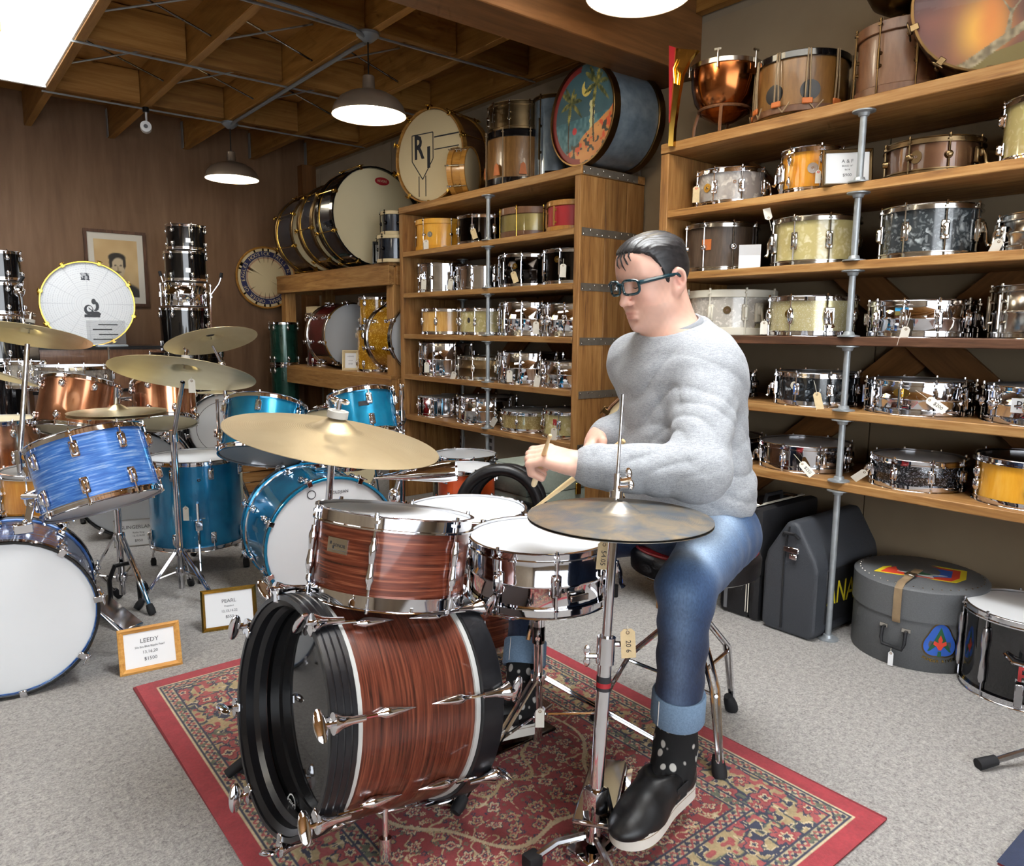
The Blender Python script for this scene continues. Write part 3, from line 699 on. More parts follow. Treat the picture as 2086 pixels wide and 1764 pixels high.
def cymbal_stand(label, base, top, spread=.2, zh=.42, zs=.12, a0=.4, mat='chrome', boom=None, knees=(.55,), name='cymbal_stand'):
    b = Vector(base); tp = Vector(top); t = thing(name, label, 'stand', (b.x, b.y, 0))
    T_ = lambda v: Vector(v)-Vector((b.x, b.y, 0))
    zk = knees[0]
    low = Vector((b.x, b.y, .05)); mid = Vector((b.x, b.y, zk))
    ob('lower_tube', MB().cyl(T_(low), T_(mid), .0125, n=14), mat, t)
    if boom is None:
        ob('upper_tube', MB().cyl(T_(mid), T_(tp), .0085, n=12), mat, t); ax = (tp-mid).normalized()
    else:
        kn = Vector(boom); ob('upper_tube', MB().cyl(T_(mid), T_(kn), .0085, n=12), mat, t); ob('boom_arm', MB().cyl(T_(kn), T_(tp), .006, n=10), mat, t)
        ob('tilter', MB().ell(T_(kn), (.018, .012, .018)), mat, t)
    ob('clamp', MB().cyl(T_(mid)-Vector((0, 0, .02)), T_(mid)+Vector((0, 0, .025)), .018, .016, n=14), mat, t); wing(t, T_(mid), (-.8, .3, 0), mat)
    tripod(t, 0, 0, zh, zs, spread, mat, a0=a0)
    return t
def loose_tilter(t, p, n, mat='chrome'):      # felt, sleeve and wing nut above a cymbal, as parts of its stand
    n = Vector(n).normalized(); p = Vector(p)
    ob('felt', MB().cyl(p-n*.012, p+n*.0, .018, .016, n=14), 'black_rubber', t)
    ob('top_felt', MB().cyl(p+n*.006, p+n*.018, .015, n=14), 'felt_grey', t); ob('threaded_rod', MB().cyl(p-n*.03, p+n*.045, .0035, n=8), mat, t); wing(t, p+n*.02, n, mat)
# ------------------------------------------------------------------ snare drums on the shelves (x, y, outer radius, height)
GR = 'snare drums on the shelving behind the drummer'; GM = 'snare drums on the strapped shelving unit'
WS = (-.75, -.66, 0)
def sn(label, x, y, z, r, h, shell, **kw):
    return drum('snare_drum', label, 'drum', (x, y, z), r, h, shell, **kw)
# unit behind the drummer ------------------------------------------------
z = RZ[1]
sn('white pearl snare drum with red-dotted tag, end of the second shelf from the top', 2.616, 1.849, z, .139, .141, 'white_pearl', n=8, lug='box', badge=('round', -.75, .5, 'brass'), group=GR, strainer=1.2, vent=(.1, .6))
d2 = sn('glossy amber maple snare drum left of the framed price sign on the shelf', 2.585, 1.49, z, .108, .157, 'amber_shell', n=6, lug='tear', double=True, L=.03, badge=('round', .05, .52, 'nickel', (.036, .03)), group=GR, strainer=-1.2)
sn('aged brown brass snare drum beside the framed price sign', 2.624, 1.091, z, .147, .113, 'copper_dark', n=8, lug='round', hoop='antique_brass', lugmat='antique_brass', badge=('oval', -.35, .5, 'antique_brass', (.034, .04)), group=GR, strainer=1.0, top='head_cream')
drum('tom_drum', 'cream pearl tom drum cut by the picture edge, second shelf from the top', 'drum', (2.632, .745, z), .155, .18, 'cream_pearl', n=8, lug='box', double=True, L=.04, group=GR)
z = RZ[2]
sn('dark walnut snare drum with square orange leather badge', 2.627, 1.888, z, .15, .189, 'walnut_shell', n=8, lug='round', hoop='nickel', lugmat='chrome', badge=('plate', -.42, .55, 'orange_leather', (.038, .042)), group=GR, top='head_cream')
sn('cream pearl snare drum behind the galvanised pipe, third shelf from the top', 2.634, 1.484, z, .157, .172, 'cream_pearl', n=8, lug='box', group=GR, hoop='nickel', strainer=-1.15)
sn('grey pearl snare drum with round badge, third shelf from the top', 2.628, 1.086, z, .151, .165, 'grey_pearl', n=8, lug='box', hoop='nickel', badge=('round', -.45, .55, 'ivory_plastic', (.026, .02)), group=GR, strainer=1.15)
sn('nickel-plated brass snare drum at the picture edge, third shelf from the top', 2.655, .715, z, .178, .109, 'nickel', n=8, lug='tube', L=.06, hoop='nickel', beads=(.5,), group=GR, strainer=-1.1)
z = RZ[3]
sn('white pearl snare drum with ivory hoops right behind the drummer neck', 2.654, 1.845, z, .177, .177, 'ivory_pearl', n=8, lug='box', wood=True, hoop='ivory_plastic', lugmat='ivory_plastic', hh=.03, badge=('round', -.1, .55, 'antique_brass', (.03, .03)), group=GR, strainer=.62)
sn('cream sparkle snare drum behind the pipe on the dark plank shelf', 2.639, 1.48, z, .162, .144, 'cream_sparkle', n=8, lug='oval', L=.065, badge=('round', -.55, .55, 'brass', (.03, .03)), group=GR, strainer=.35)
bb_ = sn('chrome snare drum with blue and olive badge on the dark plank shelf', 2.642, 1.093, z, .165, .119, 'chrome', n=10, lug='box', L=.06, beads=(.5,), group=GR, badge=('plate', -.38, .7, 'olive_paint', (.04, .026)), strainer=1.2)
sn('deep nickel snare drum with tube lugs at the end of the dark plank shelf', 2.662, .707, z, .185, .155, 'nickel', n=10, lug='tube', L=.1, hoop='nickel', beads=(.5,), group=GR)
on_shell(bb_, MB().box((.0016, 0, 0), (.003, .04, .011)).mesh(), 'badge_blue', 'badge_stripe', cam_angle((2.642, 1.093))-.38, .1551, .089) if simple('badge_blue', '3c9ad0', .4) else None
z = RZ[4]
sn('black pearl snare drum half hidden behind the drummer shoulder', 2.655, 1.91, z, .178, .102, 'black_pearl', n=8, lug='box', group=GR)
sn('black diamond pearl snare drum with a plain manila tag', 2.632, 1.44, z, .155, .121, 'black_pearl', n=8, lug='box', badge=('round', -.55, .6, 'ivory_plastic', (.03, .03)), group=GR, strainer=-1.3)
sn('chrome snare drum with yellow oval badge and $200 tag', 2.643, 1.083, z, .166, .111, 'chrome', n=10, lug='tube', L=.06, beads=(.45,), badge=('oval', -.32, .66, 'brass', (.05, .028)), group=GR, strainer=1.3)
rg = sn('chrome snare drum with a large white letter plate at the picture edge', 2.657, .709, z, .18, .112, 'chrome', n=10, lug='oval', beads=(.5,), group=GR)
on = on_shell(rg, MB().box((.001, 0, 0), (.002, .075, .042)).mesh(), 'plastic_white', 'name_plate', cam_angle((2.657, .709))-.36, .1695, .058)
text('R', .036, 'ink', on, (.0024, -.014, 0), (PI/2, 0, PI/2), sx=1.0)
z = RZ[5]
sn('dark snare drum peeking out behind the drummer back, lowest shelf', 2.647, 1.855, z, .17, .085, 'dark_nickel', n=8, lug='box', group=GR, hoop='chrome', top='head_ebony')
sn('chrome snare drum with clear head and $250 tag, lowest shelf', 2.65, 1.48, z, .173, .098, 'chrome', n=8, lug='box', L=.04, group=GR, top='head_grey', badge=('plate', -.45, .6, 'nickel', (.03, .034)), strainer=-1.3)
sn('black sparkle snare drum with grey head on the lowest shelf', 2.627, 1.061, z, .15, .102, 'black_sparkle', n=8, lug='box', L=.045, beads=(.5,), group=GR, top='head_grey', strainer=-1.2)
drum('tom_drum', 'orange-yellow maple tom drum at the end of the lowest shelf', 'drum', (2.642, .728, z), .165, .142, 'yellow_shell', n=6, lug='oval', double=True, L=.042, top='head_ebony', group=GR, a0=3.35)
hd = thing('tom_holder', 'tarnished metal tom holder hanging at the shelf end by the orange drum', 'bracket', (2.44, .585, .60))
ob('post', MB().cyl((0, 0, -.06), (0, 0, .06), .008), 'antique_brass', hd); ob('clamp', MB().box((0, 0, .03), (.03, .06, .02), ch=.004), 'antique_brass', hd); ob('rod', MB().cyl((0, .03, -.09), (0, .03, .05), .004), 'antique_brass', hd); ob('hinge', MB().ell((0, 0, -.03), (.02, .02, .024)), 'dark_nickel', hd)
# tags and signs on that unit
def tg(label, px, py, x, dirv=(0, 0, -1), **kw):
    p = atx(px, py, x); price_tag(label, p, dirv, WS, **kw)
tg('manila tag with red dot hanging off the white pearl snare drum', 1419, 372, 2.46, L=.062, mat='manila', dot=True, string=.02)
tg('paper tag with red dot over the amber maple snare drum', 1669, 318, 2.462, L=.045, w=.018, dot=True, string=.05)
tg('small white tag standing up behind the cream pearl drum rim', 1572, 470, 2.46, (.1, .35, .9), L=.045, string=.05)
tg('paper tag slanting off the nickel snare drum at the shelf end', 2047, 470, 2.46, (0, .35, -.8), L=.05, string=.03)
tg('paper tag hanging beside the cream sparkle snare drum', 1557, 650, 2.46, L=.05, string=.012)
tg('paper tag hanging from the chrome drum with the blue badge', 1855, 637, 2.455, (0, .2, -1), L=.062, string=.05)
tg('manila tag on a white string across the black diamond pearl drum', 1658, 775, 2.455, (0, -.3, -1), L=.062, mat='manila', string=.048)
tg('paper tag reading $200 lying across the chrome drum with oval badge', 1865, 795, 2.455, (0, -.95, -.6), L=.065, txt='$200', string=.05)
tg('paper tag reading $250 in front of the chrome drum on the lowest shelf', 1617, 925, 2.455, (0, -.85, -.75), L=.062, txt='$250', string=.045)
tg('paper tag dangling left of the black sparkle snare drum', 1772, 955, 2.455, (0, .6, -.5), L=.055, string=.02)
b_ = atx(1726, 373, 2.475); framed_sign('silver-framed price card reading A&F and $900 on the shelf', (2.475, b_.y, RZ[1]), math.atan2(-.62, -.78), .155, .122, .16, 'antique_brass', [('A & F', .68, .016), ('BRASS 14"', .55, .008), ('6x14', .45, .008), ('$900', .3, .014)], .010, inkmat='ink_grey')
b_ = atx(1526, 546, 2.468); cd = framed_sign('folded white card standing before the walnut snare drum', (2.468, b_.y, RZ[2]), math.atan2(-.55, -.83), .078, .082, .12, 'paper_white', [('SNARE DRUMS', .78, .007)], 0, name='folded_card', strut=False, inkmat='ink_grey')
ob('back_flap', MB().box((0, .04, -.03), (.078, .08, .001), Matrix.Rotation(.5, 4, 'X')), 'paper_white', cd)
# strapped unit ----------------------------------------------------------
mrows = [
 (1, 'yellow maple snare drum, far end of the strapped unit second board', 2.647, 3.965, .17, .187, 'yellow_shell', dict(n=6, lug='round', wood=True, hoop='yellow_shell', hh=.03, badge=('round', -.5, .5, 'nickel'))),
 (1, 'black nickel snare drum with manila tag beside the yellow maple drum', 2.647, 3.518, .17, .162, 'black_nickel', dict(n=8, lug='box')),
 (1, 'olive painted snare drum with tan hoops near the red toy drum', 2.657, 3.115, .18, .155, 'olive_paint', dict(n=8, lug=None, wood=True, hoop='cedar_shell', hh=.035, lugmat='brass')),
 (1, 'small red toy drum with yellow hoops against the strapped side planks', 2.607, 2.755, .13, .147, 'red_paint', dict(n=6, lug='tube', L=.09, wood=True, hoop='honey_shell', lugmat='honey_shell', hh=.026, rods=False, top='head_cream')),
 (2, 'chrome snare drum at the far end of the strapped unit third board', 2.647, 3.952, .17, .176, 'chrome', dict(n=8, lug='round', strainer=-.9)),
 (2, 'shallow chrome snare drum just behind the pipe on the third board', 2.655, 3.531, .178, .135, 'chrome', dict(n=8, lug='box')),
 (2, 'wide black nickel snare drum with round badge on the third board', 2.662, 3.12, .185, .172, 'black_nickel', dict(n=10, lug='tube', L=.09, beads=(.5,), badge=('round', -.55, .62, 'brass', (.03, .03)))),
 (2, 'narrow-looking black nickel drum with gold badge against the strapped side', 2.647, 2.772, .165, .172, 'black_nickel', dict(n=8, lug='tube', L=.08, badge=('round', -.6, .7, 'brass', (.032, .03)))),
 (3, 'plain maple snare drum at the far end of the fourth board', 2.655, 3.909, .178, .157, 'maple_shell', dict(n=8, lug='oval')),
 (3, 'cream pearl snare drum with oval badge beside the plain maple drum', 2.657, 3.497, .18, .152, 'cream_pearl', dict(n=8, lug='bow', badge=('oval', -.75, .55, 'ink', (.02, .03)))),
 (3, 'deep two-band chrome snare drum on the fourth board', 2.657, 3.111, .18, .176, 'chrome', dict(n=10, lug='tube', L=.1, beads=(.5,))),
 (3, 'chrome snare drum against the strapped side on the fourth board', 2.657, 2.778, .17, .161, 'chrome', dict(n=10, lug='bow', beads=(.5,))),
 (4, 'tall chrome snare drum at the far end of the fifth board', 2.657, 3.941, .18, .202, 'chrome', dict(n=8, lug='tube', L=.1, beads=(.5,))),
 (4, 'brassy nickel snare drum behind the pipe on the fifth board', 2.657, 3.518, .18, .132, 'antique_brass', dict(n=8, lug='box', beads=(.5,), hoop='nickel')),
 (4, 'chrome snare drum with two tags on the fifth board', 2.657, 3.122, .18, .166, 'chrome', dict(n=10, lug='tube', L=.08, beads=(.5,))),
 (4, 'chrome snare drum with red reflections against the strapped side, fifth board', 2.657, 2.778, .17, .131, 'chrome', dict(n=8, lug='tube', L=.06, beads=(.5,))),
 (5, 'chrome snare drum with vented shell at the far end of the lowest board', 2.657, 3.964, .18, .121, 'chrome', dict(n=8, lug='box')),
 (5, 'chrome snare drum straddling the pipe on the lowest board', 2.657, 3.519, .18, .152, 'chrome', dict(n=10, lug='bow', beads=(.5,))),
 (5, 'gold sparkle snare drum on the lowest board', 2.657, 3.102, .18, .108, 'gold_sparkle', dict(n=8, lug='oval')),
 (5, 'pale yellow pearl snare drum with square red badge on the lowest board', 2.657, 2.772, .165, .138, 'cream_pearl', dict(n=8, lug='box', badge=('plate', -.65, .6, 'ink_red', (.02, .03)))),
]
for (i, lab, x, y, r, h, sh, kw) in mrows:
    kw.setdefault('strainer', None); sn(lab, x, y, MZ[i], r, h, sh, group=GM, **kw)
for lab, px, py, dv, kw in [
 ('white tag on the yellow maple snare drum', 868, 480, (0, 0, -1), {}), ('manila tag slanting across the black nickel snare drum beside the yellow one', 960, 458, (0, -.5, -1), dict(mat='manila')),
 ('white tag below the far chrome drum on the third board', 864, 560, (0, .1, -1), {}), ('white tag slanting left of the shallow chrome drum', 921, 560, (0, .35, -1), {}),
 ('manila tag slanting on the wide black nickel drum', 1042, 545, (0, -.5, -1), dict(mat='manila')), ('long white tag on the black nickel drum with gold badge', 1148, 527, (0, .05, -1), {}),
 ('white tag on the deep two-band chrome drum', 1092, 645, (0, 0, -1), {}), ('white tag on the tall chrome drum of the fifth board', 869, 730, (0, 0, -1), {}),
 ('white tag slanting off the brassy nickel drum', 928, 750, (0, .5, -1), {}), ('white tag on the chrome drum in the middle of the fifth board', 1038, 745, (0, 0, -1), {}),
 ('white tag hanging over the edge of the fifth board', 1098, 755, (0, .25, -1), {}), ('white tag curling over the edge of the lowest board', 1014, 845, (0, .7, -.8), {}), ('white tag on the pale yellow pearl drum', 1130, 862, (0, .1, -1), {})]:
    p = atx(px, py, 2.458); kw.setdefault('L', .062); kw.setdefault('w', .03); price_tag(lab, p, dv, WS, string=.03, **kw)
# ------------------------------------------------------------------ back wall, rack and the kits for sale
UP = Vector((0, 0, 1)); RH = Vector((CR[0], CR[1], 0)).normalized(); FH = Vector((CF[0], CF[1], 0)).normalized()
def tilt(away=0., right=0.):        # unit normal: up, leaning away from the camera / to the picture's right (degrees)
    return (UP+FH*math.tan(math.radians(away))+RH*math.tan(math.radians(right))).normalized()
# framed portrait drawing
a_ = aty(179, 622, 6.415); b_ = aty(304, 622, 6.415); c_ = aty(240, 470, 6.415)
pw, ph = b_.x-a_.x, c_.z-a_.z
pt = thing('framed_portrait', 'brown-framed old portrait drawing of a man, hung on the panelled wall', 'picture', ((a_.x+b_.x)/2, 6.42, a_.z), Matrix.Rotation(PI/2, 3, 'X'))
fr = MB()
for c, d in (((0, .011, .006), (pw, .022, .016)), ((0, ph-.011, .006), (pw, .022, .016)), ((-pw/2+.011, ph/2, .006), (.022, ph-.044, .016)), ((pw/2-.011, ph/2, .006), (.022, ph-.044, .016))): fr.box(c, d)
ob('frame', fr, 'old_plank_y', pt); ob('mount_card', MB().box((0, ph/2, .002), (pw-.044, ph-.044, .004)), 'mat_card', pt)
def portrait(u, v):
    x = (u-.5)*.75; y = v-.5
    bg = mixc(rgb('d9bd8c'), rgb('c9a878'), npnoise(u, v, 5, 3)); col = bg
    def ell(cx, cy, rx, ry, soft=.03): return np.clip((1-np.sqrt(((x-cx)/rx)**2+((y-cy)/ry)**2))/soft/6+.5, 0, 1)
    col = mixc(col, rgb('55504c'), ell(.06, -.5, .36, .26)); col = mixc(col, rgb('3a3836'), ell(.22, -.5, .2, .2)*.8)
    col = mixc(col, rgb('e2d5bb'), ell(.03, -.25, .07, .1)); col = mixc(col, rgb('c4b090'), ell(.02, .02, .125, .2))
    col = mixc(col, rgb('3b3631'), ell(.01, .19, .15, .085)); col = mixc(col, rgb('c9b697'), ell(.03, .06, .11, .13)); col = mixc(col, rgb('3b3631'), ell(-.105, .1, .03, .1)); col = mixc(col, rgb('3b3631'), ell(.135, .1, .025, .1))
    for sx in (-.025, .075): col = mixc(col, rgb('4a4038'), ell(sx, .055, .026, .012)*.9)
    col = mixc(col, rgb('8a7658'), ell(.022, -.0, .012, .05)*.7); col = mixc(col, rgb('5a4a3c'), ell(.025, -.07, .05, .014)*.85); col = mixc(col, rgb('6a5c4a'), ell(.022, -.045, .05, .012)*.7)
    return col
me = vgrid(44, 60, lambda u, v: ((u-.5)*(pw-.13), .07+v*(ph-.14), 0*u+.0052), portrait); ob('drawing', me, 'painted_print', pt)
# drum head hung on the wall, lettered ring
hc = aty(543, 566, 6.39)
hd = thing('wall_drum_head', 'old lettered drum head hung on the back wall behind the rack', 'drum head', hc, Matrix.Rotation(PI/2, 3, 'X'))
ob('hoop', MB().lathe([(.245, -.012), (.262, -.012), (.264, .0), (.258, .008), (.246, .004)], 48, close=True), 'honey_shell', hd)
ob('skin', MB().lathe([(0, .001), (.248, .001)], 48), 'head_calf', hd); simple('navy_ink', '2a2c58', .7)
ob('lettered_band', MB().lathe([(.178, .002), (.224, .002)], 60), 'navy_ink', hd); ob('ring_line', MB().lathe([(.163, .002), (.166, .002)], 60), 'red_paint', hd); ob('ring_line', MB().lathe([(.170, .002), (.173, .002)], 60), 'navy_ink', hd)
s_ = 'FRATERNAL ORDER OF EAGLES HOOSICK FALLS N.Y. '
for i, ch in enumerate(s_):
    if ch == ' ': continue
    a = -.35-2*PI*i/len(s_)
    text(ch, .042, 'head_calf', hd, (.201*math.cos(a), .201*math.sin(a), .0028), (0, 0, a-PI/2), 'letter', ext=0)
# white bass drum with gilt hoops on a trunk
bc = at(180, 619, 4.95); rb = 86/1515*4.95
tr_z = bc.z-rb
wb = bass_drum('bass_drum', 'white-headed bass drum with gilt hoops and a reading-figure print, on the trunk', bc, (-.12, -1, .02), rb, .24, 'gold_sparkle', 'gold', 8, None, 'head_coated', 'head_cream', .034, .010, 'gold', .5, T=True, band=None)
def webprint(u, v):
    x = u*2-1; y = v*2-1; r = np.hypot(x, y); a = np.arctan2(y, x)
    col = np.ones(u.shape+(3,))*np.array([.91, .92, .93])
    ring = (np.abs((r*20) % 1-.5) > .40) & (r > .12) & (np.sin(a*90+r*60) > -.3); rad = (np.abs((a/PI*6) % 1-.5) > .485) & (r > .3)
    col[ring | rad] = (.80, .81, .83)
    sq = (abs(x+.03) < .09) & (abs(y-.66) < .09); col[sq] = (.22, .24, .27); col[sq & (npnoise(u, v, 60, 2) > .6)] = (.7, .71, .73)
    def e(cx, cy, rx, ry): return ((x-cx)/rx)**2+((y-cy)/ry)**2 < 1
    ink = e(.12, .06, .05, .07) | (e(.15, -.05, .08, .12) & ~e(.11, -.05, .05, .09)) | (e(0, -.14, .1, .12) & ~e(.02, -.12, .06, .07)) | ((abs(x-.07) < .17) & (abs(y+.29) < .035)) | e(.15, -.24, .11, .06) | (np.abs(y+.14-(x-.05)*-.9) < .015) & (abs(x-.12) < .12)
    col[ink] = (.25, .26, .28); return col
# the bass drum local frame: X is horizontal, Y is up
disc_print('head_print', rb-.0102, .24-.0110, webprint, wb, 'painted_print', 320, 130)
tk = thing('trunk', 'brown travel trunk with dark metal edging under the white bass drum', 'trunk', (bc.x+.08, bc.y+.25, 0))
ob('body', MB().box((0, 0, tr_z/2-.08), (.86, .5, tr_z-.16), ch=.01), 'cedar_shell', tk); ob('lid', MB().box((0, 0, tr_z-.075), (.87, .51, .15), ch=.012), 'cedar_shell', tk)
for zz in (tr_z-.155, tr_z-.01, tr_z-.30): ob('edging', MB().box((0, -.255, zz), (.87, .008, .022)), 'black_paint', tk)
for xx in (-.41, .41): ob('corner_iron', MB().box((xx, -.258, tr_z-.07), (.06, .008, .14), ch=.003), 'dark_nickel', tk)
for xx in (-.25, .2): ob('latch', MB().box((xx, -.262, tr_z-.15), (.05, .012, .07), ch=.004), 'antique_brass', tk)
# acrylic notice on a little shelf
p = at(228, 702, 4.3); ms = thing('notice_stand', 'clear notice plate with small print on a grey ledge, before the white bass drum', 'stand', p)
ob('ledge', MB().box((0, 0, -.006), (.16, .07, .012), ch=.003), 'conduit', ms); ob('plate', MB().box((-.02, .02, .07), (.2, .003, .135)), 'head_window', ms)
ob('post', MB().tube([(-.02, 0, -.012), (-.02, 0, -.10), (-.12, -.08, -.2)], .006), 'steel_stand', ms)
for k in range(4): ob('print_line', MB().box((-.04+.03*(k % 2), .017, .03+k*.028), (.1, .001, .006)), 'ink', ms)
pp = p+Vector((-.12, -.08, -.2)); ob('stand_pole', MB().cyl((-.12, -.08, -.2), (-.12, -.08, -p.z), .008), 'steel_stand', ms)
# stacks of dark toms by the wall
def stack(px, D, rows, group):
    for (lab, yt, yb, wpx, sh, kw) in rows:
        b = at(px, yb, D); t_ = at(px, yt, D)
        drum(kw.pop('name', 'tom_drum'), lab, 'drum', b, wpx/1515*D/2, t_.z-b.z-.003, sh, group=group, **kw)
BS = 'stack of black drums by the portrait'
zt = at(380, 716, 5.35)
stack(380, 5.35, [
 ('black tom at the very top of the stack beside the portrait', 460, 511, 78, 'black_lacquer', dict(n=6, lug='oval', double=True, L=.03, badge=('plate', .1, .35, 'nickel', (.03, .03)))),
 ('black tom second from the top of the stack beside the portrait', 514, 574, 84, 'black_lacquer', dict(n=6, lug='oval', double=True, L=.03, badge=('plate', .1, .35, 'nickel', (.03, .03)))),
 ('chrome snare drum held in the middle of the black stack', 577, 624, 95, 'chrome', dict(n=10, lug='box', beads=(.5,), name='snare_drum')),
 ('black floor tom with upturned legs under the chrome snare', 627, 713, 98, 'black_lacquer', dict(n=8, lug='oval', double=True, L=.04, name='floor_tom'))], BS)
lg = thing('bent_rod', 'bent chrome floor-tom leg with black tip, raised on the right of the black stack', 'rod', at(430, 690, 5.3))
P0 = at(430, 690, 5.3); ob('rod', MB().tube([P0-P0, at(429, 602, 5.3)-P0, at(446, 578, 5.3)-P0, at(450, 566, 5.3)-P0], .006), 'chrome', lg); ob('tip', MB().cyl(at(450, 566, 5.3)-P0, at(451, 556, 5.3)-P0, .011), 'black_rubber', lg)
lg = thing('bent_rod', 'bent chrome floor-tom leg with black tip, raised on the left of the black stack', 'rod', at(340, 610, 5.3))
P0 = at(340, 610, 5.3); ob('rod', MB().tube([P0-P0, at(335, 583, 5.3)-P0, at(328, 562, 5.3)-P0], .006), 'chrome', lg); ob('tip', MB().cyl(at(328, 562, 5.3)-P0, at(325, 553, 5.3)-P0, .011), 'black_rubber', lg)
b = at(381, 716, 5.35); drum('floor_tom', 'wide black bass shell standing on end below the black stack', 'drum', (b.x, b.y, 0), .25, b.z, 'black_lacquer', n=8, lug='oval', double=True, L=.05, wood=True, hoop='black_lacquer', hh=.04, lugmat='chrome')
LS = 'dark drum stack at the left edge'
stack(6, 4.6, [
 ('small dark tom on top of the stack at the left edge', 512, 572, 72, 'black_lacquer', dict(n=6, lug='oval', double=True, L=.03)),
 ('dark tom second in the stack at the left edge', 575, 640, 80, 'black_lacquer', dict(n=6, lug='oval', double=True, L=.03)),
 ('dark floor tom third in the stack at the left edge', 643, 735, 92, 'black_lacquer', dict(n=8, lug='oval', double=True, L=.04, name='floor_tom')),
 ('dark floor tom at the foot of the stack at the left edge', 738, 870, 100, 'black_lacquer', dict(n=8, lug='oval', double=True, L=.04, name='floor_tom'))], LS)
b = at(6, 871, 4.6); drum('floor_tom', 'dark drum under the left-edge stack, standing on the carpet', 'drum', (b.x, b.y, 0), .2, b.z-.002, 'black_lacquer', n=8, lug='oval', double=True, L=.04)
ar = thing('mounting_rod', 'bent chrome tom arm sticking out of the left-edge stack', 'bracket', at(30, 585, 4.5)); P0 = at(30, 585, 4.5)
ob('rod', MB().tube([P0-P0, at(40, 605, 4.5)-P0, at(47, 660, 4.5)-P0], .007), 'chrome', ar); ob('tip', MB().cyl(at(40, 575, 4.5)-P0, at(48, 563, 4.5)-P0, .01), 'black_rubber', ar); ob('clamp', MB().ell((.02, 0, -.03), (.03, .02, .03)), 'chrome', ar); ob('side_rod', MB().cyl((0, 0, 0), at(42, 573, 4.5)-P0, .006), 'chrome', ar)
# white/clear snare drums behind the copper kit
for lab, px, w, yb, yt, D, sh in (('pale grey snare drum on a stand behind the copper tom', 148, 150, 792, 744, 4.15, 'white_pearl'), ('pale grey snare drum behind the leaning cymbal pole', 55, 72, 790, 735, 4.0, 'ivory_pearl')):
    b = at(px, yb, D); drum('snare_drum', lab, 'drum', b, w/1515*D/2, at(px, yt, D).z-b.z, sh, n=10, lug='box')
    cymbal_stand('chrome snare stand holding the '+lab.split(' on ')[0].split(' behind ')[0]+(' behind the copper tom' if px > 100 else ' near the leaning pole'), (b.x, b.y), (b.x, b.y, b.z-.002), .16, .3, .1, name='snare_stand', knees=(b.z*.6,))
# green stack behind the rack post
g0 = at(577, 700, 6.1)
for lab, z0, z1, sh in (('dark green tom at the foot of the slim stack behind the rack post', 0, .42, 'green_wrap'), ('dark green tom in the middle of the slim stack behind the rack post', .423, .78, 'green_wrap'), ('dark green tom on top of the slim stack behind the rack post', .783, 1.13, 'green_wrap')):
    drum('tom_drum', lab, 'drum', (g0.x+.04, g0.y+.08, z0), .12, z1-z0, sh, n=6, lug='oval', double=True, L=.04, group='slim green stack')
# ------------------------------------------------------------------ on the timber rack
RT, RM = 1.50, .78
bass_drum('bass_drum', 'large dark bass drum with cream head and red badge, front of the rack top', (2.55, 4.62, RT+.332), (0, -1, 0), .33, .27, 'navy_wrap', 'black_lacquer', 8, None, 'head_cream', 'head_cream', .045, .012, 'brass', .35, band='brass')
bd = bpy.data.objects[[o.name for o in bpy.data.objects if o.name.startswith('bass_drum')][-1]]
lo = ob('logo', MB().lathe([(0, 0), (1, 0)], 28, Matrix.Diagonal((.055, .026, 1, 1))), 'red_paint', bd, (.05, .24, .27-.0105)); text('REVERE', .022, 'head_cream', lo, (0, 0, .001), ext=.0001)
bass_drum('bass_drum', 'dark parade bass drum with brass bands, middle of the rack top row', (2.56, 4.99, RT+.317), (0, -1, 0), .315, .26, 'navy_wrap', 'antique_brass', 8, None, 'head_cream', 'head_cream', .04, .011, 'brass', .15, band='brass')
bass_drum('bass_drum', 'dark parade bass drum with brass hoops, far end of the rack top row', (2.57, 5.40, RT+.302), (0, -1, 0), .30, .34, 'navy_wrap', 'antique_brass', 8, None, 'head_cream', 'head_cream', .036, .010, 'brass', .4, band='brass')
b_ = at(797, 522, 4.75)
for lab, z0, z1, r in (('small navy drum with cream hoops, lower of two beside the strapped unit', RT, RT+.17, .115), ('small navy drum with cream hoops, upper of two beside the strapped unit', RT+.172, RT+.32, .09)):
    drum('tom_drum', lab, 'drum', (2.50, 4.30, z0), r, z1-z0, 'navy_wrap', hoop='head_calf', wood=True, hh=.022, n=6, lug='round', lugmat='black_nickel', group='pair of small navy drums')
b_ = at(772, 537, 4.62); framed_sign('black-framed price card leaning on the rack top', (2.462, 4.40, RT), math.atan2(-.9, -.55), .125, .155, .3, 'black_paint', [('DRUM SETS', .75, .011), ('BASS DRUMS', .55, .008), ('24-28', .42, .008), ('$400', .28, .012)], .02, inkmat='ink_grey')
bass_drum('bass_drum', 'maroon bass drum with grey head, inside the timber rack', (2.60, 5.08, RM+.247), (0, -1, 0), .245, .34, 'maroon_wrap', 'nickel', 8, 'box', 'head_grey', 'head_coated', .036, .010, 'chrome', .2, L=.04)
bass_drum('bass_drum', 'gold pearl bass drum behind the near rack post', (2.65, 4.22, RM+.242), (0, -1, 0), .24, .36, 'yellow_pearl', 'nickel', 8, 'box', 'head_grey', 'head_coated', .036, .010, 'chrome', .3, L=.045)
drum('floor_tom', 'gold pearl floor tom inside the rack beside the gold bass drum', 'drum', (2.62, 4.77, RM), .15, .31, 'yellow_pearl', n=6, lug='box', double=True, L=.05)
drum('tom_drum', 'gold pearl tom standing on the gold floor tom', 'drum', (2.62, 4.77, RM+.312), .13, .21, 'yellow_pearl', n=6, lug='box', double=True, L=.035)
drum('floor_tom', 'maroon tom half hidden behind the maroon bass drum', 'drum', (2.62, 5.65, RM), .14, .42, 'maroon_wrap', n=6, lug='box', double=True, L=.04)
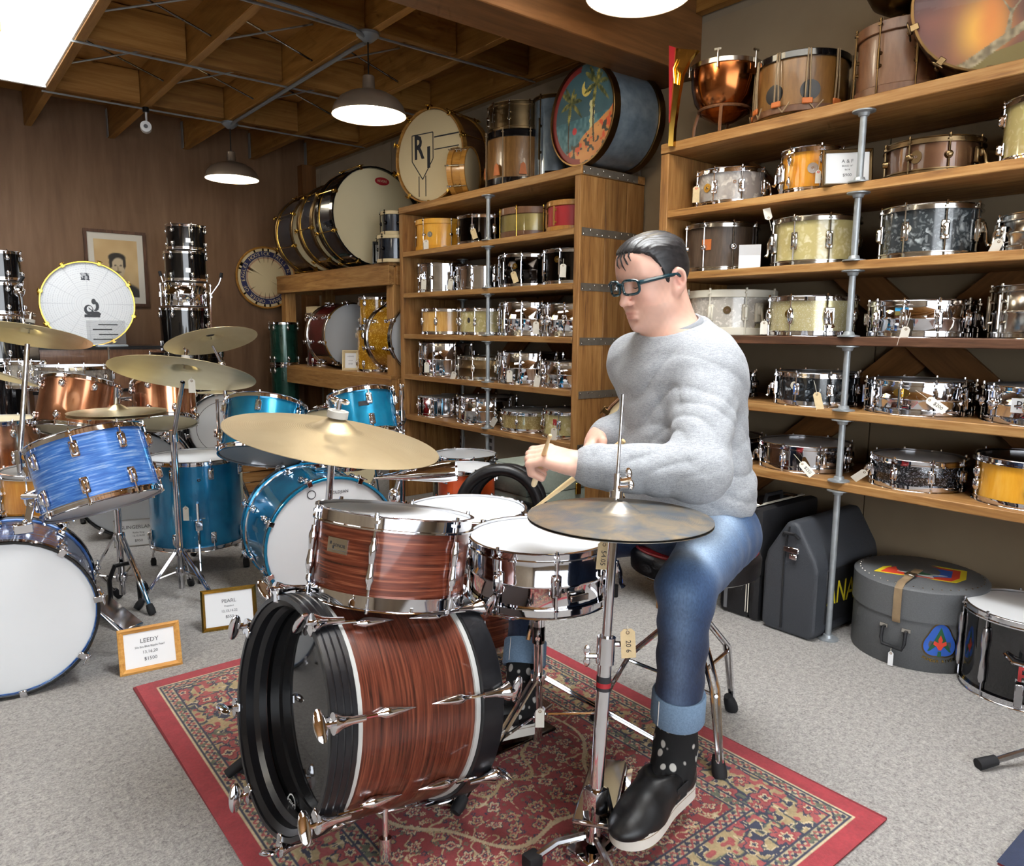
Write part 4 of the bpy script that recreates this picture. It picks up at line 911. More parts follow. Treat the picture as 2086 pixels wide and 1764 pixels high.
bx = thing('cardboard_box', 'small flat cardboard box lying on the maroon tom in the rack', 'box', (2.62, 5.65, RM+.422)); ob('carton', MB().box((0, 0, .025), (.2, .2, .05)), 'manila', bx); ob('tape', MB().box((0, 0, .051), (.2, .03, .001)), 'leather_strap', bx)
b_ = atz(616, 739, RM); framed_sign('unframed white price card at the foot of the maroon bass drum', (2.50, b_.y+(2.5-b_.x)*.3-.02, RM), math.atan2(-.85, -.5), .11, .135, .25, 'white_paint', [('$650', .5, .016)], 0, name='price_card', inkmat='ink_grey')
b_ = atx(714, 753, 2.49); framed_sign('cream-framed price card between the maroon and gold bass drums', (2.49, b_.y, RM), math.atan2(-.85, -.55), .12, .15, .25, 'head_calf', [('LUDWIG', .7, .012), ('12.14.20', .5, .009), ('$1200', .33, .012)], .02, inkmat='ink_grey')
# ------------------------------------------------------------------ on top of the strapped unit
bc = at(872, 312, 4.40); r1 = .272
rd = bass_drum('bass_drum', 'old bass drum with a shield and letters R1 painted on its cream head', (bc.x, bc.y, MZ[0]+r1+.001), (-.968, -.25, 0), r1, .26, 'cedar_shell', 'honey_shell', 10, None, 'head_calf', 'head_calf', .04, .011, 'brass', .3, band=None)
zf = .26-.0105
def bar(w, h, x, y, nm='painted_line', a=0): ob(nm, MB().box((0, 0, 0), (w, h, .0008)), 'ink', rd, (x, y, zf), (0, 0, a))
sh = [(-.14, .13), (.03, .13), (.03, -.02), (-.055, -.13), (-.14, -.02)]
for (x0, y0), (x1, y1) in zip(sh, sh[1:]+sh[:1]): bar(math.hypot(x1-x0, y1-y0), .006, (x0+x1)/2, (y0+y1)/2, 'shield_line', math.atan2(y1-y0, x1-x0))
text('R', .19, 'ink', rd, (-.085, .05, zf), ext=.0006, bold=.004, sx=.7); text('1', .17, 'ink', rd, (-.005, -.015, zf), ext=.0006, bold=.003)
bar(.19, .008, .135, .10); bar(.19, .006, .135, .03); bar(.006, .12, -.085, -.17); bar(.006, .12, -.03, -.17)
b_ = at(940, 384, 4.0); drum('snare_drum', 'small wooden snare drum tipped on its side by the R1 bass drum', 'drum', (2.60, 3.58, MZ[0]+.145), .14, .11, 'honey_shell', hoop='honey_shell', wood=True, n=8, lug='tube', L=.04, hh=.03, top='head_calf', bot='head_calf', rot=frame_from((-.55, .835, 0)), lugmat='nickel')
b_ = at(1044, 372, 3.95); drum('field_drum', 'honey-coloured rope field drum with leather ears, on the strapped unit', 'drum', (2.63, 3.20, MZ[0]), .182, .27, 'dark_honey_shell', hoop='black_lacquer', wood=True, n=8, lug=None, hh=.035, top='head_calf', bot='head_calf', lugmat='leather_strap')
fd = bpy.data.objects[[o.name for o in bpy.data.objects if o.name.startswith('field_drum')][-1]]
for k in range(8):
    a = cam_angle((2.63, 3.2))+.1+2*PI*k/8; on_shell(fd, cached('ear', lambda: MB().prism([(-.02, -.03), (.02, -.03), (.012, .02), (0, .03), (-.012, .02)], -.003, .003, Matrix.Rotation(PI/2, 4, 'Z') @ Matrix.Rotation(PI/2, 4, 'X')).mesh()), 'orange_leather', 'leather_ear', a, .186, .075)
drum('snare_drum', 'old metal snare drum stacked on the rope field drum', 'drum', (2.63, 3.20, MZ[0]+.272), .172, .14, 'antique_brass', hoop='antique_brass', n=10, lug='tube', L=.05, top='head_calf', lugmat='nickel')
bc = Vector((2.475, 2.575, MZ[0]+.226))
pd = bass_drum('bass_drum', 'bass drum painted with palm trees and a moonlit beach, blue-grey shell', bc, (-1, .06, 0), .224, .32, 'blue_grey_sparkle', 'bronze_old', 8, None, 'head_coated', 'head_calf', .04, .010, 'bronze_old', .5, band=None, hooks=False)
def palms(u, v):
    x = u*2-1; y = v*2-1; n1 = npnoise(u, v, 9, 1); n2 = npnoise(u, v, 30, 2)
    col = mixc(rgb('33545c'), rgb('4c7078'), np.clip(.5+y*.5+n1*.3-.2, 0, 1))
    sea = y < -.05; col[sea] = mixc(rgb('2f5f68'), rgb('6a949a'), n2)[sea]
    beach = y < (-.55+.5*(x+.1)+.08*n1); col[beach] = mixc(rgb('c87a3c'), rgb('e0a05c'), n1)[beach]
    refl = (abs(x-.28-.05*n2) < .07) & (y < .25) & ~beach; col[refl] = rgb('d8d296')
    moon = (np.hypot(x-.12, y-.52) < .16) & ~(np.hypot(x-.18, y-.6) < .13); col[moon] = rgb('e8cf6a')
    for tx, ty, th, fs in ((-.38, .32, -.9, .46), (.42, .55, -.6, .5)):
        trunk = (abs(x-tx-.08*np.sin((y-ty)*2.2)) < .022) & (y < ty) & (y > th); col[trunk] = rgb('3c3222')
        for k in range(11):
            a = k*2*PI/11+.2+.3*math.sin(k*3); dx = x-tx; dy = y-ty+.30*dx*dx/fs; l = dx*np.cos(a)+dy*np.sin(a); p_ = -dx*np.sin(a)+dy*np.cos(a); L_ = fs*(.8+.25*math.sin(k*5))
            w_ = (.055*np.sin(np.clip(l/L_, 0, 1)*PI)**.7)*(.55+.45*np.abs(np.sin(l*70))); fr_ = (l > 0) & (l < L_) & (abs(p_) < w_); col[fr_] = mixc(rgb('20301f'), rgb('b0a24e'), np.clip(n2*.8+(k % 3)*.16, 0, 1))[fr_]
    fl = beach & (npnoise(u, v, 22, 5) > .72); col[fl] = rgb('d8562c'); gr = (y < -.45+.3*x) & (npnoise(u, v, 26, 8) > .68); col[gr] = rgb('3c3a30')
    ball = np.hypot(x+.25, y+.28) < .075; col[ball] = rgb('c02830')
    edge = x < -.86+.1*y*y; rr = np.hypot(x, y); col[(rr > .88) & (x < -.05)] = rgb('8a2a26')
    return col
disc_print('painted_scene', .2145, .32-.0110, palms, pd)
drum('tom_drum', 'blue-grey tom standing on end behind the palm-tree bass drum', 'drum', (2.70, 2.98, MZ[0]), .13, .42, 'blue_grey_sparkle', n=6, lug='tube', L=.2, hoop='bronze_old')
tag(ob('drum_stick', MB().cyl((0, 0, 0), (.10, -.16, 0), .006, .004, n=8), 'dark_nickel', None, (2.46, 2.80, MZ[0]+.008)), 'thin metal beater lying on the front edge under the palm-tree drum', 'beater')
# ------------------------------------------------------------------ on top of the unit behind the drummer
tp = thing('copper_timpano', 'copper kettle drum with red and gold strut, on top of the shelving', 'timpani', (2.60, 1.885, RZ[0]))
ob('bowl', MB().lathe([(0, .07), (.04, .074), (.085, .10), (.118, .15), (.132, .21), (.134, .265)], 40), 'copper_bowl', tp)
ob('counter_hoop', MB().lathe([(.134, .262), (.142, .262), (.142, .278), (.134, .278)], 40, close=True), 'nickel', tp); ob('skin', MB().lathe([(0, .277), (.136, .277)], 40), 'head_calf', tp)
for k in range(6):
    a = 2*PI*k/6+.4; on_shell(tp, cached('tps', lambda: MB().cyl((0, 0, -.03), (0, 0, .03), .004).box((0, 0, .034), (.006, .026, .008)).mesh()), 'nickel', 'tuning_screw', a, .146, .27)
ob('ring_stand', MB().tube([(.1*math.cos(a), .1*math.sin(a), .115) for a in np.linspace(0, 2*PI, 24, endpoint=False)], .006, 6, closed=True), 'cedar_shell', tp)
for k in range(4):
    a = 2*PI*k/4+.5; d = Vector((math.cos(a), math.sin(a), 0)); ob('leg', MB().tube([d*.1+UP*.115, d*.115+UP*.06, d*.12+UP*.004], .007, 6), 'cedar_shell', tp)
P0 = atx(1366, 298, 2.43); st = thing('ornate_strut', 'red and gold carved strut leaning on the shelf front below the copper kettle', 'ornament', P0)
def strut(pts, x0, x1):
    b = MB(); q = [atx(px, py, 2.43)-P0 for px, py in pts]; n = len(q); b.v = [(x0, p.y, p.z) for p in q]+[(x1, p.y, p.z) for p in q]
    b.f = [tuple(range(n)), tuple(range(2*n-1, n-1, -1))]+[(i, (i+1) % n, n+(i+1) % n, n+i) for i in range(n)]; return b
ob('carving', strut([(1374, 98), (1421, 102), (1404, 122), (1390, 150), (1381, 200), (1373, 262), (1371, 298), (1361, 298), (1363, 262), (1366, 200)], 0, .016), 'brass', st)
ob('red_inlay', strut([(1364, 93), (1376, 97), (1369, 200), (1364, 250)], -.004, .012), 'red_paint', st); ob('scroll', MB().tube([atx(px, py, 2.425)-P0 for px, py in ((1380, 120), (1372, 140), (1374, 170), (1380, 172), (1382, 150), (1378, 138))], .003, 6), 'gold', st)
drum('rope_drum', 'old wooden rope-tension drum with dark sound holes, on top of the shelving', 'drum', (2.644, 1.581, RZ[0]+.02), .167, .205, 'dark_honey_shell', hoop='black_lacquer', wood=True, n=10, lug=None, hh=.024, top='head_calf', bot='head_calf', rods=False, hoopb='cedar_shell')
rp = bpy.data.objects[[o.name for o in bpy.data.objects if o.name.startswith('rope_drum')][-1]]; ca = cam_angle((2.644, 1.581))
for k in range(10):
    a = ca+.12+2*PI*k/10
    on_shell(rp, cached('rope', lambda: MB().tube([(0, -.004, .205), (.004, -.006, .11), (.002, -.008, .04)], .003, 5).mesh()), 'leather_strap', 'rope', a, .168, 0); on_shell(rp, cached('rope2', lambda: MB().tube([(0, .004, .205), (.004, .006, .11), (.002, .008, .04)], .003, 5).mesh()), 'leather_strap', 'rope', a, .168, 0)
    on_shell(rp, cached('tug', lambda: MB().box((.004, 0, .03), (.008, .036, .02), ch=.003).mesh()), 'orange_leather', 'leather_tug', a, .168, 0)
    on_shell(rp, cached('rope3', lambda: MB().tube([(0, .0, .03), (.003, .026, 0), (.003, .052, .03)], .003, 5).mesh()), 'leather_strap', 'rope', a, .168, 0)
for da in (-.62, .18): on_shell(rp, cached('hole', lambda: MB().cyl((-.004, 0, 0), (.0015, 0, 0), .034, n=24).mesh()), 'head_ebony', 'sound_hole', ca+da, .157, .07)
for da in (0, 2.1, 4.2): ob('foot', MB().box((.13*math.cos(ca+da), .13*math.sin(ca+da), -.01), (.05, .05, .02)), 'old_plank_y', rp)
drum('field_drum', 'tall cedar-brown field drum beside the sunset bass drum', 'drum', (2.625, 1.215, RZ[0]), .142, .23, 'cedar_shell', hoop='cedar_shell', wood=True, n=8, lug='tube', L=.06, hh=.035, top='head_calf', bot='head_calf', lugmat='bronze_old')
gb = thing('brass_bowl', 'dark brass bowl on a short stem, standing on the cedar field drum', 'bowl', (2.625, 1.215, RZ[0]+.231)); ob('stem', MB().lathe([(0, 0), (.05, 0), (.05, .006), (.012, .012), (.01, .05)], 20), 'bronze_old', gb); ob('bowl', MB().lathe([(0, .05), (.05, .055), (.10, .085), (.125, .13), (.12, .13), (.095, .09), (0, .06)], 28), 'bronze_old', gb)
sd = bass_drum('bass_drum', 'bass drum head painted with a sunset and a bare tree, top corner', (2.50, .90, RZ[0]+.222), (-.93, -.36, 0), .221, .30, 'old_plank_y', 'bronze_old', 10, None, 'head_coated', 'head_calf', .035, .009, 'antique_brass', .3, band=None)
def sunset(u, v):
    x = u*2-1; y = v*2-1; n1 = npnoise(u, v, 7, 4); n2 = npnoise(u*.4, v*3, 9, 6)
    col = mixc(rgb('3a1a1c'), rgb('6a3428'), np.clip(n1, 0, 1)); g = np.exp(-(((x+.15)/.35)**2+((y+.45)/.5)**2)*1.1); col = mixc(col, rgb('d8a23c'), np.clip(g*1.1, 0, 1)); g2 = np.exp(-(((x+.05)/.16)**2+((y+.35)/.5)**2)); col = mixc(col, rgb('c8702c'), np.clip(g2*.8, 0, 1))
    cl = (y > -.1) & (n2 > .55); col = mixc(col, rgb('8c8a9c'), cl*.55*np.clip(y+.3, 0, 1))
    gd = y < -.78+.25*x; col[gd] = rgb('6a5a22')
    for (x0, y0, x1, y1, w0, w1) in ((-.35, -.95, .5, -.38, .07, .05), (.5, -.38, .95, -.3, .05, .03), (.15, -.62, .18, -.25, .035, .015), (.18, -.3, .05, -.1, .015, .006), (.18, -.3, .32, -.08, .015, .006), (.45, -.42, .6, -.05, .025, .008), (.6, -.1, .8, .05, .01, .005)):
        L = math.hypot(x1-x0, y1-y0); tx, ty = (x1-x0)/L, (y1-y0)/L; l = (x-x0)*tx+(y-y0)*ty; d = abs(-(x-x0)*ty+(y-y0)*tx); mk = (l > 0) & (l < L) & (d < w0+(w1-w0)*l/L); col[mk] = mixc(rgb('5a4c34'), rgb('a89878'), npnoise(u, v, 40, 3))[mk]
    return col
disc_print('painted_scene', .2125, .30-.0110, sunset, sd)
# ------------------------------------------------------------------ copper kit
def tom_at(name, label, px, py, D, r, h, sh, nrm, **kw):
    return drum(name, label, 'drum', at(px, py, D), r, h, sh, rot=frame_from(nrm, -FH), **kw)
tom_at('tom_drum', 'copper tom tilted back above the hi-hat, nearer the leaning cymbal pole', 150, 882, 3.22, .163, .225, 'copper_wrap', tilt(21, 2), n=8, lug='oval', double=True, L=.032, top='head_cream', bot='head_cream')
tom_at('tom_drum', 'copper tom tilted back behind the cymbal pole in front of the black stack', 338, 864, 3.45, .145, .2, 'copper_wrap', tilt(20, -10), n=8, lug='oval', double=True, L=.032, top='head_cream', bot='head_cream')
b = at(8, 962, 3.15); drum('floor_tom', 'copper floor tom at the left edge behind the amber snare', 'drum', (b.x, b.y, .16), .15, at(8, 850, 3.15).z-.16, 'copper_wrap', n=8, lug='oval', double=True, L=.04, top='head_cream')
FTL = bpy.data.objects[[o.name for o in bpy.data.objects if o.name.startswith('floor_tom')][-1]]
def ft_legs(t, r, z0, h, n=3, a0=.3, mat='chrome'):
    for k in range(n):
        a = a0+2*PI*k/n; d = Vector((math.cos(a), math.sin(a), 0)); P = d*(r+.012)
        l = ob('leg', MB().tube([P+UP*(h*.55), P+UP*(-z0*.2), P+d*.02+UP*(-z0*.55), P+d*.02+UP*(-z0+.03)], .0055, 8), mat, t)
        ob('rubber_foot', MB().lathe([(0, -.002), (.012, 0), (.013, .02), (.008, .034), (0, .035)], 10, Matrix.Translation(P+d*.02+UP*(-z0+.003))), 'black_rubber', l)
        ob('leg_bracket', MB().box(d*(r+.004)+UP*(h*.3), (.03, .03, .045), ch=.004), mat, t)
ft_legs(FTL, .14, .16, .3)
b = at(270, 990, 3.80); t = bass_drum('bass_drum', 'white-headed copper bass drum on the floor behind the blue tom', (b.x, b.y, .283), (-.35, -1, 0), .281, .36, 'copper_wrap', 'black_lacquer', 8, 'box', 'head_grey', 'head_grey', .04, .011, 'chrome', .2)
tI = (Matrix.Translation(t.location) @ t.rotation_euler.to_matrix().to_4x4()).inverted()
for px, py, D in ((150, 800, 3.3), (338, 800, 3.5)):
    p = at(px, py+30, D+.18); ob('tom_arm', MB().tube([tI @ (p+UP*.02), tI @ Vector((b.x+.08, b.y+.2, p.z)), tI @ Vector((b.x+.08, b.y+.2, .55))], .011), 'chrome', t)
# hi-hat of the copper kit
hb = atz(252, 1235, 0); hz = at(240, 838, 2.78)
hs = cymbal_stand('hi-hat stand with black pedal frame left of the framed LEEDY card', (hb.x, hb.y), (hz.x, hz.y, hz.z+.09), .17, .28, .12, .9, name='hi_hat_stand', knees=(.55,))
ob('pedal_frame', MB().tube([Vector((-.05, -.05, .005)), Vector((-.052, -.05, .13)), Vector((-.03, -.045, .18)), Vector((.03, -.035, .18)), Vector((.052, -.03, .13)), Vector((.055, -.03, .005))], .009, 8), 'black_paint', hs)
ob('footboard', MB().box((0, 0, 0), (.075, .24, .012), Matrix.Translation((-.06, -.17, .04)) @ Matrix.Rotation(.25, 4, 'X') @ Matrix.Rotation(.3, 4, 'Z'), ch=.003), 'steel_stand', hs)
cymbal('hi_hat_cymbal', 'top hi-hat cymbal above the blue tom, pale brass', hz, UP, .17, 'cymbal_brass', bow=.05)
cymbal('hi_hat_cymbal', 'bottom hi-hat cymbal just under the pale brass top one', hz-UP*.012, -UP, .17, 'cymbal_brass', bow=.05)
# amber snare
b = at(112, 1040, 2.78); drum('snare_drum', 'amber snare drum half hidden behind the blue tom', 'drum', b, .172, .165, 'amber_shell', n=8, lug='oval', top='head_coated', L=.06)
cymbal_stand('chrome snare stand under the amber snare drum', (b.x, b.y), (b.x, b.y, b.z-.003), .2, .3, .1, .2, name='snare_stand', knees=(b.z*.7,))
# ------------------------------------------------------------------ cymbals on stands at the left
def cym(label, px, py, D, away, right, r, slabel, mat='cymbal_brass', base=None, boom=None, spread=.2, zh=.42, a0=.4, knee=.55, flip=False):
    n = tilt(away, right); c = at(px, py, D)
    o, bell = cymbal('cymbal', label, c, n, r, mat)
    bx_ = base or (c.x, c.y)
    s = cymbal_stand(slabel, bx_, c-n*.03 if boom is None else c-n*.02, spread, zh, .12, a0, boom=boom, knees=(knee,))
    loose_tilter(s, c+n*bell-Vector((bx_[0], bx_[1], 0)), n)
    return s
c1b = at(38, 900, 2.62); cym('crash cymbal at the left edge, tilted to show its underside', 58, 684, 2.62, 15, 2, .2, 'cymbal stand with leaning upper pole before the copper tom', base=(c1b.x, c1b.y), knee=.62)
b = atz(372, 1222, 0); cym('large ride cymbal in front of the black stack, underside showing', 374, 762, 2.72, 18, 1.5, .252, 'chrome cymbal stand in front of the teal floor tom', base=(b.x, b.y), spread=.16, zh=.2, knee=.66, a0=1.1)
b = at(468, 800, 3.45); cym('crash cymbal leaning left in front of the brown wall', 431, 695, 3.35, 13, -15, .2, 'boom stand carrying the crash cymbal before the brown wall', base=(b.x, b.y), boom=at(452, 742, 3.4), knee=.5)
cym('cymbal seen edge-on at the left edge, below the tilted crash', -42, 757, 2.75, 16, 12, .19, 'cymbal stand outside the left edge of the picture', knee=.5)
cym('thin pale cymbal seen edge-on under the large ride cymbal', 442, 802, 4.1, 6, 0, .155, 'straight cymbal stand beside the ringed white bass drum', knee=.5)
price_tag('grey tag hanging under the large ride cymbal', at(390, 768, 2.62), (0, 0, -1), (-.6, -.8, 0), L=.05, w=.024, mat='paper', string=.012)
# white bass drums behind
b_ = atz(283, 1112, 0); framed_sign('white price card reading SLINGERLAND on the floor beside the teal floor tom', b_, math.atan2(-.95, -.3), .22, .135, .2, 'nickel', [('SLINGERLAND', .7, .024), ('Radio King', .5, .012), ('12,13,16,22', .38, .012), ('$950', .2, .018)], .006, inkmat='ink_grey')
b = at(458, 872, 4.5); cr = thing('wooden_crate', 'low plywood crate under the ringed white bass drum', 'crate', (b.x+.05, b.y+.2, 0)); zc = b.z-.215
for k in range(4): ob('slat', MB().box((0, -.2, .03+k*(zc-.03)/3.6), (.5, .02, (zc-.03)/4), ch=.002), 'shelf_wood_x', cr)
ob('top_board', MB().box((0, 0, zc-.01), (.52, .44, .02), ch=.002), 'shelf_wood_x', cr); ob('end_board', MB().box((-.24, 0, zc/2-.01), (.02, .4, zc-.02)), 'shelf_wood_y', cr); ob('end_board', MB().box((.24, 0, zc/2-.01), (.02, .4, zc-.02)), 'shelf_wood_y', cr)
rw = bass_drum('bass_drum', 'white bass drum with a thin ring line on its head, behind the teal toms', (b.x, b.y, zc+.216), (-.35, -1, 0), .213, .33, 'black_lacquer', 'black_lacquer', 8, 'box', 'head_coated', 'head_coated', .036, .010, 'chrome', .2)
ob('ring_line', MB().lathe([(.158, .3185), (.161, .3185)], 48), 'ink_grey', rw)
b = at(668, 925, 4.45); bass_drum('bass_drum', 'red lacquer bass drum between the two teal toms', (b.x, b.y, .31), (-.6, -.8, 0), .305, .35, 'red_lacquer', 'chrome', 8, 'box', 'head_cream', 'head_cream', .038, .010, 'chrome', .2)
# ------------------------------------------------------------------ blue ripple kit (front left)
LB = at(15, 1268, 2.14); lbs = bass_drum('bass_drum', 'big white-headed bass drum with blue ripple shell at the left edge', (LB.x, LB.y, .238), (-.14, -1, 0), .236, .36, 'blue_ripple_wrap', 'black_lacquer', 8, 'box', 'head_coated', 'head_coated', .03, .010, 'chrome', .1, L=.045, band='blue_ripple_wrap')
for s in (-1, 1):
    p0 = Vector((s*.215, -.06, .16)); p1 = Vector((s*.36, -.24, .22)); l = ob('spur', MB().cyl(p0, p1, .006), 'chrome', lbs); ob('rubber_tip', MB().ell(p1, (.014, .014, .014)), 'black_rubber', l)
tom_at('tom_drum', 'blue ripple pearl tom tilted over the blue bass drum', 214, 1032, 2.28, .172, .222, 'blue_ripple_wrap', tilt(11, -19), n=8, lug='box', double=True, L=.05, top='head_coated', bot='head_coated', a0=-PI/2+.35)
br = thing('tom_bracket', 'flat chrome hinge bracket between the blue bass drum and blue tom', 'bracket', at(55, 1075, 2.17)); P0 = at(55, 1075, 2.17)
q0, q1, q2 = P0-P0, at(66, 1012, 2.19)-P0, at(88, 1000, 2.22)-P0
ob('base_clip', MB().box((-.01, 0, 0), (.05, .03, .03), ch=.003), 'chrome', br); M4 = frame_from(q1).to_4x4(); ob('plate', MB().box((0, 0, q1.length/2), (.024, .006, q1.length+.02), M4, ch=.002), 'chrome', br)
ob('hinge', MB().cyl(q1-RH*.03, q1+RH*.04, .008), 'chrome', br); ob('top_plate', MB().cyl(q1-RH*.03, q2+RH*.02+UP*.02, .006), 'chrome', br); ob('bolt', MB().ell((q1.x-.005, q1.y-.01, q1.z-.02), (.008, .006, .008)), 'nickel', br); ob('bolt', MB().ell((q0.x-.005, q0.y-.01, q0.z+.02), (.008, .006, .008)), 'nickel', br)
fl_ = atz(310, 1366, 0); framed_sign('oak-framed price card reading LEEDY and $1500 on the carpet', fl_, math.atan2(-1, -.13), .18, .142, .33, 'frame_oak', [('LEEDY', .68, .019), ('50s Era Blue Ripple Pearl', .55, .0085), ('13,16,20', .43, .013), ('$1500', .28, .015)], .017, inkmat='ink_grey')
fl_ = atz(470, 1281, 0); framed_sign('gilt-framed price card reading PEARL and $550 beside the rosewood bass drum', fl_, math.atan2(-1, -.25), .19, .148, .3, 'brass', [('PEARL', .68, .018), ('President', .56, .0085), ('12,13,16,22', .44, .012), ('$550', .3, .014)], .014, inkmat='ink_grey')
# ------------------------------------------------------------------ teal kit
tb = at(406, 1100, 3.36); ft = drum('floor_tom', 'teal floor tom with white head, standing on three legs', 'drum', tb, .205, .39, 'teal_deep_wrap', n=8, lug='box', double=True, L=.05, vent=(0.05, .8)); ft_legs(ft, .195, tb.z, .39, a0=cam_angle(tb)+.0)
price_tag('paper tag hanging on the teal floor tom', at(378, 1030, 3.1), (0, 0, -1), (-.6, -.8, 0), L=.06, w=.024, string=.01)
TF = at(682, 1112, 2.83); TR = at(622, 1078, 3.15); ax = Vector((TF.x-TR.x, TF.y-TR.y, 0)).normalized()
tbd = bass_drum('bass_drum', 'teal bass drum with white head behind the rosewood tom', (TF.x, TF.y, .266), ax, .262, .38, 'teal_wrap', 'teal_wrap', 8, 'box', 'head_coated', 'head_coated', .036, .010, 'chrome', .35, L=.045, band='chrome', inlay='nickel')
text('ZILDJIAN', .016, 'ink', tbd, (.03, .20, .38-.0105)); ob('logo_ring', MB().lathe([(.014, 0), (.017, 0)], 24, Matrix.Translation((-.08, .20, .38-.0105))), 'ink', tbd)
for s in (-1, 1):
    p0 = Vector((s*.19, -.15, .25)); p1 = Vector((s*.27, -.258, .30)); l = ob('spur', MB().cyl(p0, p1, .007), 'chrome', tbd); ob('rubber_tip', MB().ell(p1, (.012, .012, .012)), 'black_rubber', l)
ob('mount_post', MB().cyl((.03, .25, .17), (.03, .34, .17), .014), 'chrome', tbd); ob('mount_base', MB().box((.03, .262, .17), (.08, .02, .06), ch=.004), 'chrome', tbd)
ob('tom_arm', MB().tube([(.03, .34, .17), (-.08, .42, .15), (-.17, .47, .13)], .009), 'chrome', tbd); ob('tom_arm', MB().tube([(.03, .34, .17), (.1, .42, .15), (.16, .49, .12)], .009), 'chrome', tbd)
tom_at('tom_drum', 'teal tom with clear bottom head, left of the thin ride cymbal bell', 531, 932, 2.98, .168, .222, 'teal_wrap', tilt(25, 0), n=6, lug='box', double=True, L=.045, top='head_coated', bot='head_clear', a0=-PI/2+.15)
tr_ = tom_at('tom_drum', 'teal tom with small dark name plate, right behind the ride cymbal', 748, 893, 3.05, .142, .19, 'teal_wrap', tilt(17, -11), n=6, lug='box', double=True, L=.045, top='head_coated', bot='head_clear', a0=-PI/2+.45, badge=('plate', .05, .62, 'ink', (.04, .018)))
b = at(690, 950, 3.55); drum('snare_drum', 'black snare drum on a low stand behind the teal bass drum', 'drum', b, .165, .08, 'black_lacquer', n=8, lug='box', L=.03); cymbal_stand('low stand under the black snare drum behind the teal kit', (b.x, b.y), (b.x, b.y, b.z-.003), .18, .22, .08, .2, name='snare_stand', knees=(b.z*.7,))
b = at(818, 880, 3.3); es = cymbal_stand('bare cymbal stand with chrome clutch and black felt, beside the strapped unit', (b.x, b.y), at(818, 792, 3.3), .2, .3, .1, .7, knees=(.7,))
z_ = at(818, 857, 3.3)-Vector((b.x, b.y, 0)); ob('felt_cup', MB().lathe([(0, -.02), (.012, -.018), (.022, .002), (.022, .012), (0, .014)], 16, Matrix.Translation(z_)), 'black_rubber', es); z2 = at(818, 800, 3.3)-Vector((b.x, b.y, 0)); ob('clutch', MB().cyl(z2-UP*.03, z2+UP*.01, .012, n=12), 'chrome', es); wing(es, z2+UP*.012, (0, 0, 1))
wr_ = at(815, 895, 3.2); wk = thing('wire_rack', 'bent chrome wire holder below the bare cymbal stand', 'rack', wr_); ob('wire', MB().tube([(-.12, .03, .0), (-.12, .03, .07), (.02, 0, .06), (.02, 0, -.02)], .004, 6), 'chrome', wk); ob('coil', MB().tube([(.0+.02*math.cos(a), .02*math.sin(a), -.02+.0012*i) for i, a in enumerate(np.linspace(0, 8*PI, 48))], .003, 5), 'chrome', wk)
ob('hanger', MB().tube([(-.12, .03, 0), (-.10, .06, -.05), (-.02, .07, -wr_.z+.02)], .004, 6), 'chrome', wk)
# ------------------------------------------------------------------ rosewood kit the drummer plays
BF = at(567, 1455, 1.50); BR = at(888, 1400, 1.74)
axb = (BF-BR).normalized(); hb_ = (BF-BR).length+.015
NB = len([o for o in bpy.data.objects if o.name.startswith('bass_drum')])
RB = .237
bk = bass_drum('bass_drum', 'rosewood-grained bass drum with black hoops and big chrome claws, front of the rug', BF, axb, RB, hb_, 'rosewood_bass_wrap', 'bass_hoop_black', 0, None, None, 'head_coated', .055, .012, 'chrome', 0, band='band_grey') if NT('bass_hoop_black').col(hexc('19191c')).set(rough=.3) else None
ob('front_head', disc_mesh(RB-.014), 'smoke_head', bk, (0, 0, hb_-.06)) if film('smoke_head', '1c1d1f', .04, 1.0, spec=.9) else None
ob('inner_ring', MB().lathe([(RB-.0125, hb_-.062), (RB-.03, hb_-.056), (RB-.03, hb_-.04), (RB-.022, hb_-.03), (RB-.024, hb_-.012), (RB-.0125, hb_-.004)], 64), 'bass_hoop_black', bk)
for zz in (hb_-.012, hb_-.027, hb_-.042): ob('hoop_groove', MB().lathe([(RB, -.002), (RB+.0016, 0), (RB, .002)], 64, Matrix.Translation((0, 0, zz))), 'bass_hoop_black', bk)
ob('sticker', MB().lathe([(.017, 0), (.02, 0)], 24), 'plastic_white', bk, (-.01, -.205, hb_-.056))
text('REMO', .016, 'plastic_white', bk, (-.01, -.205, hb_-.0555))
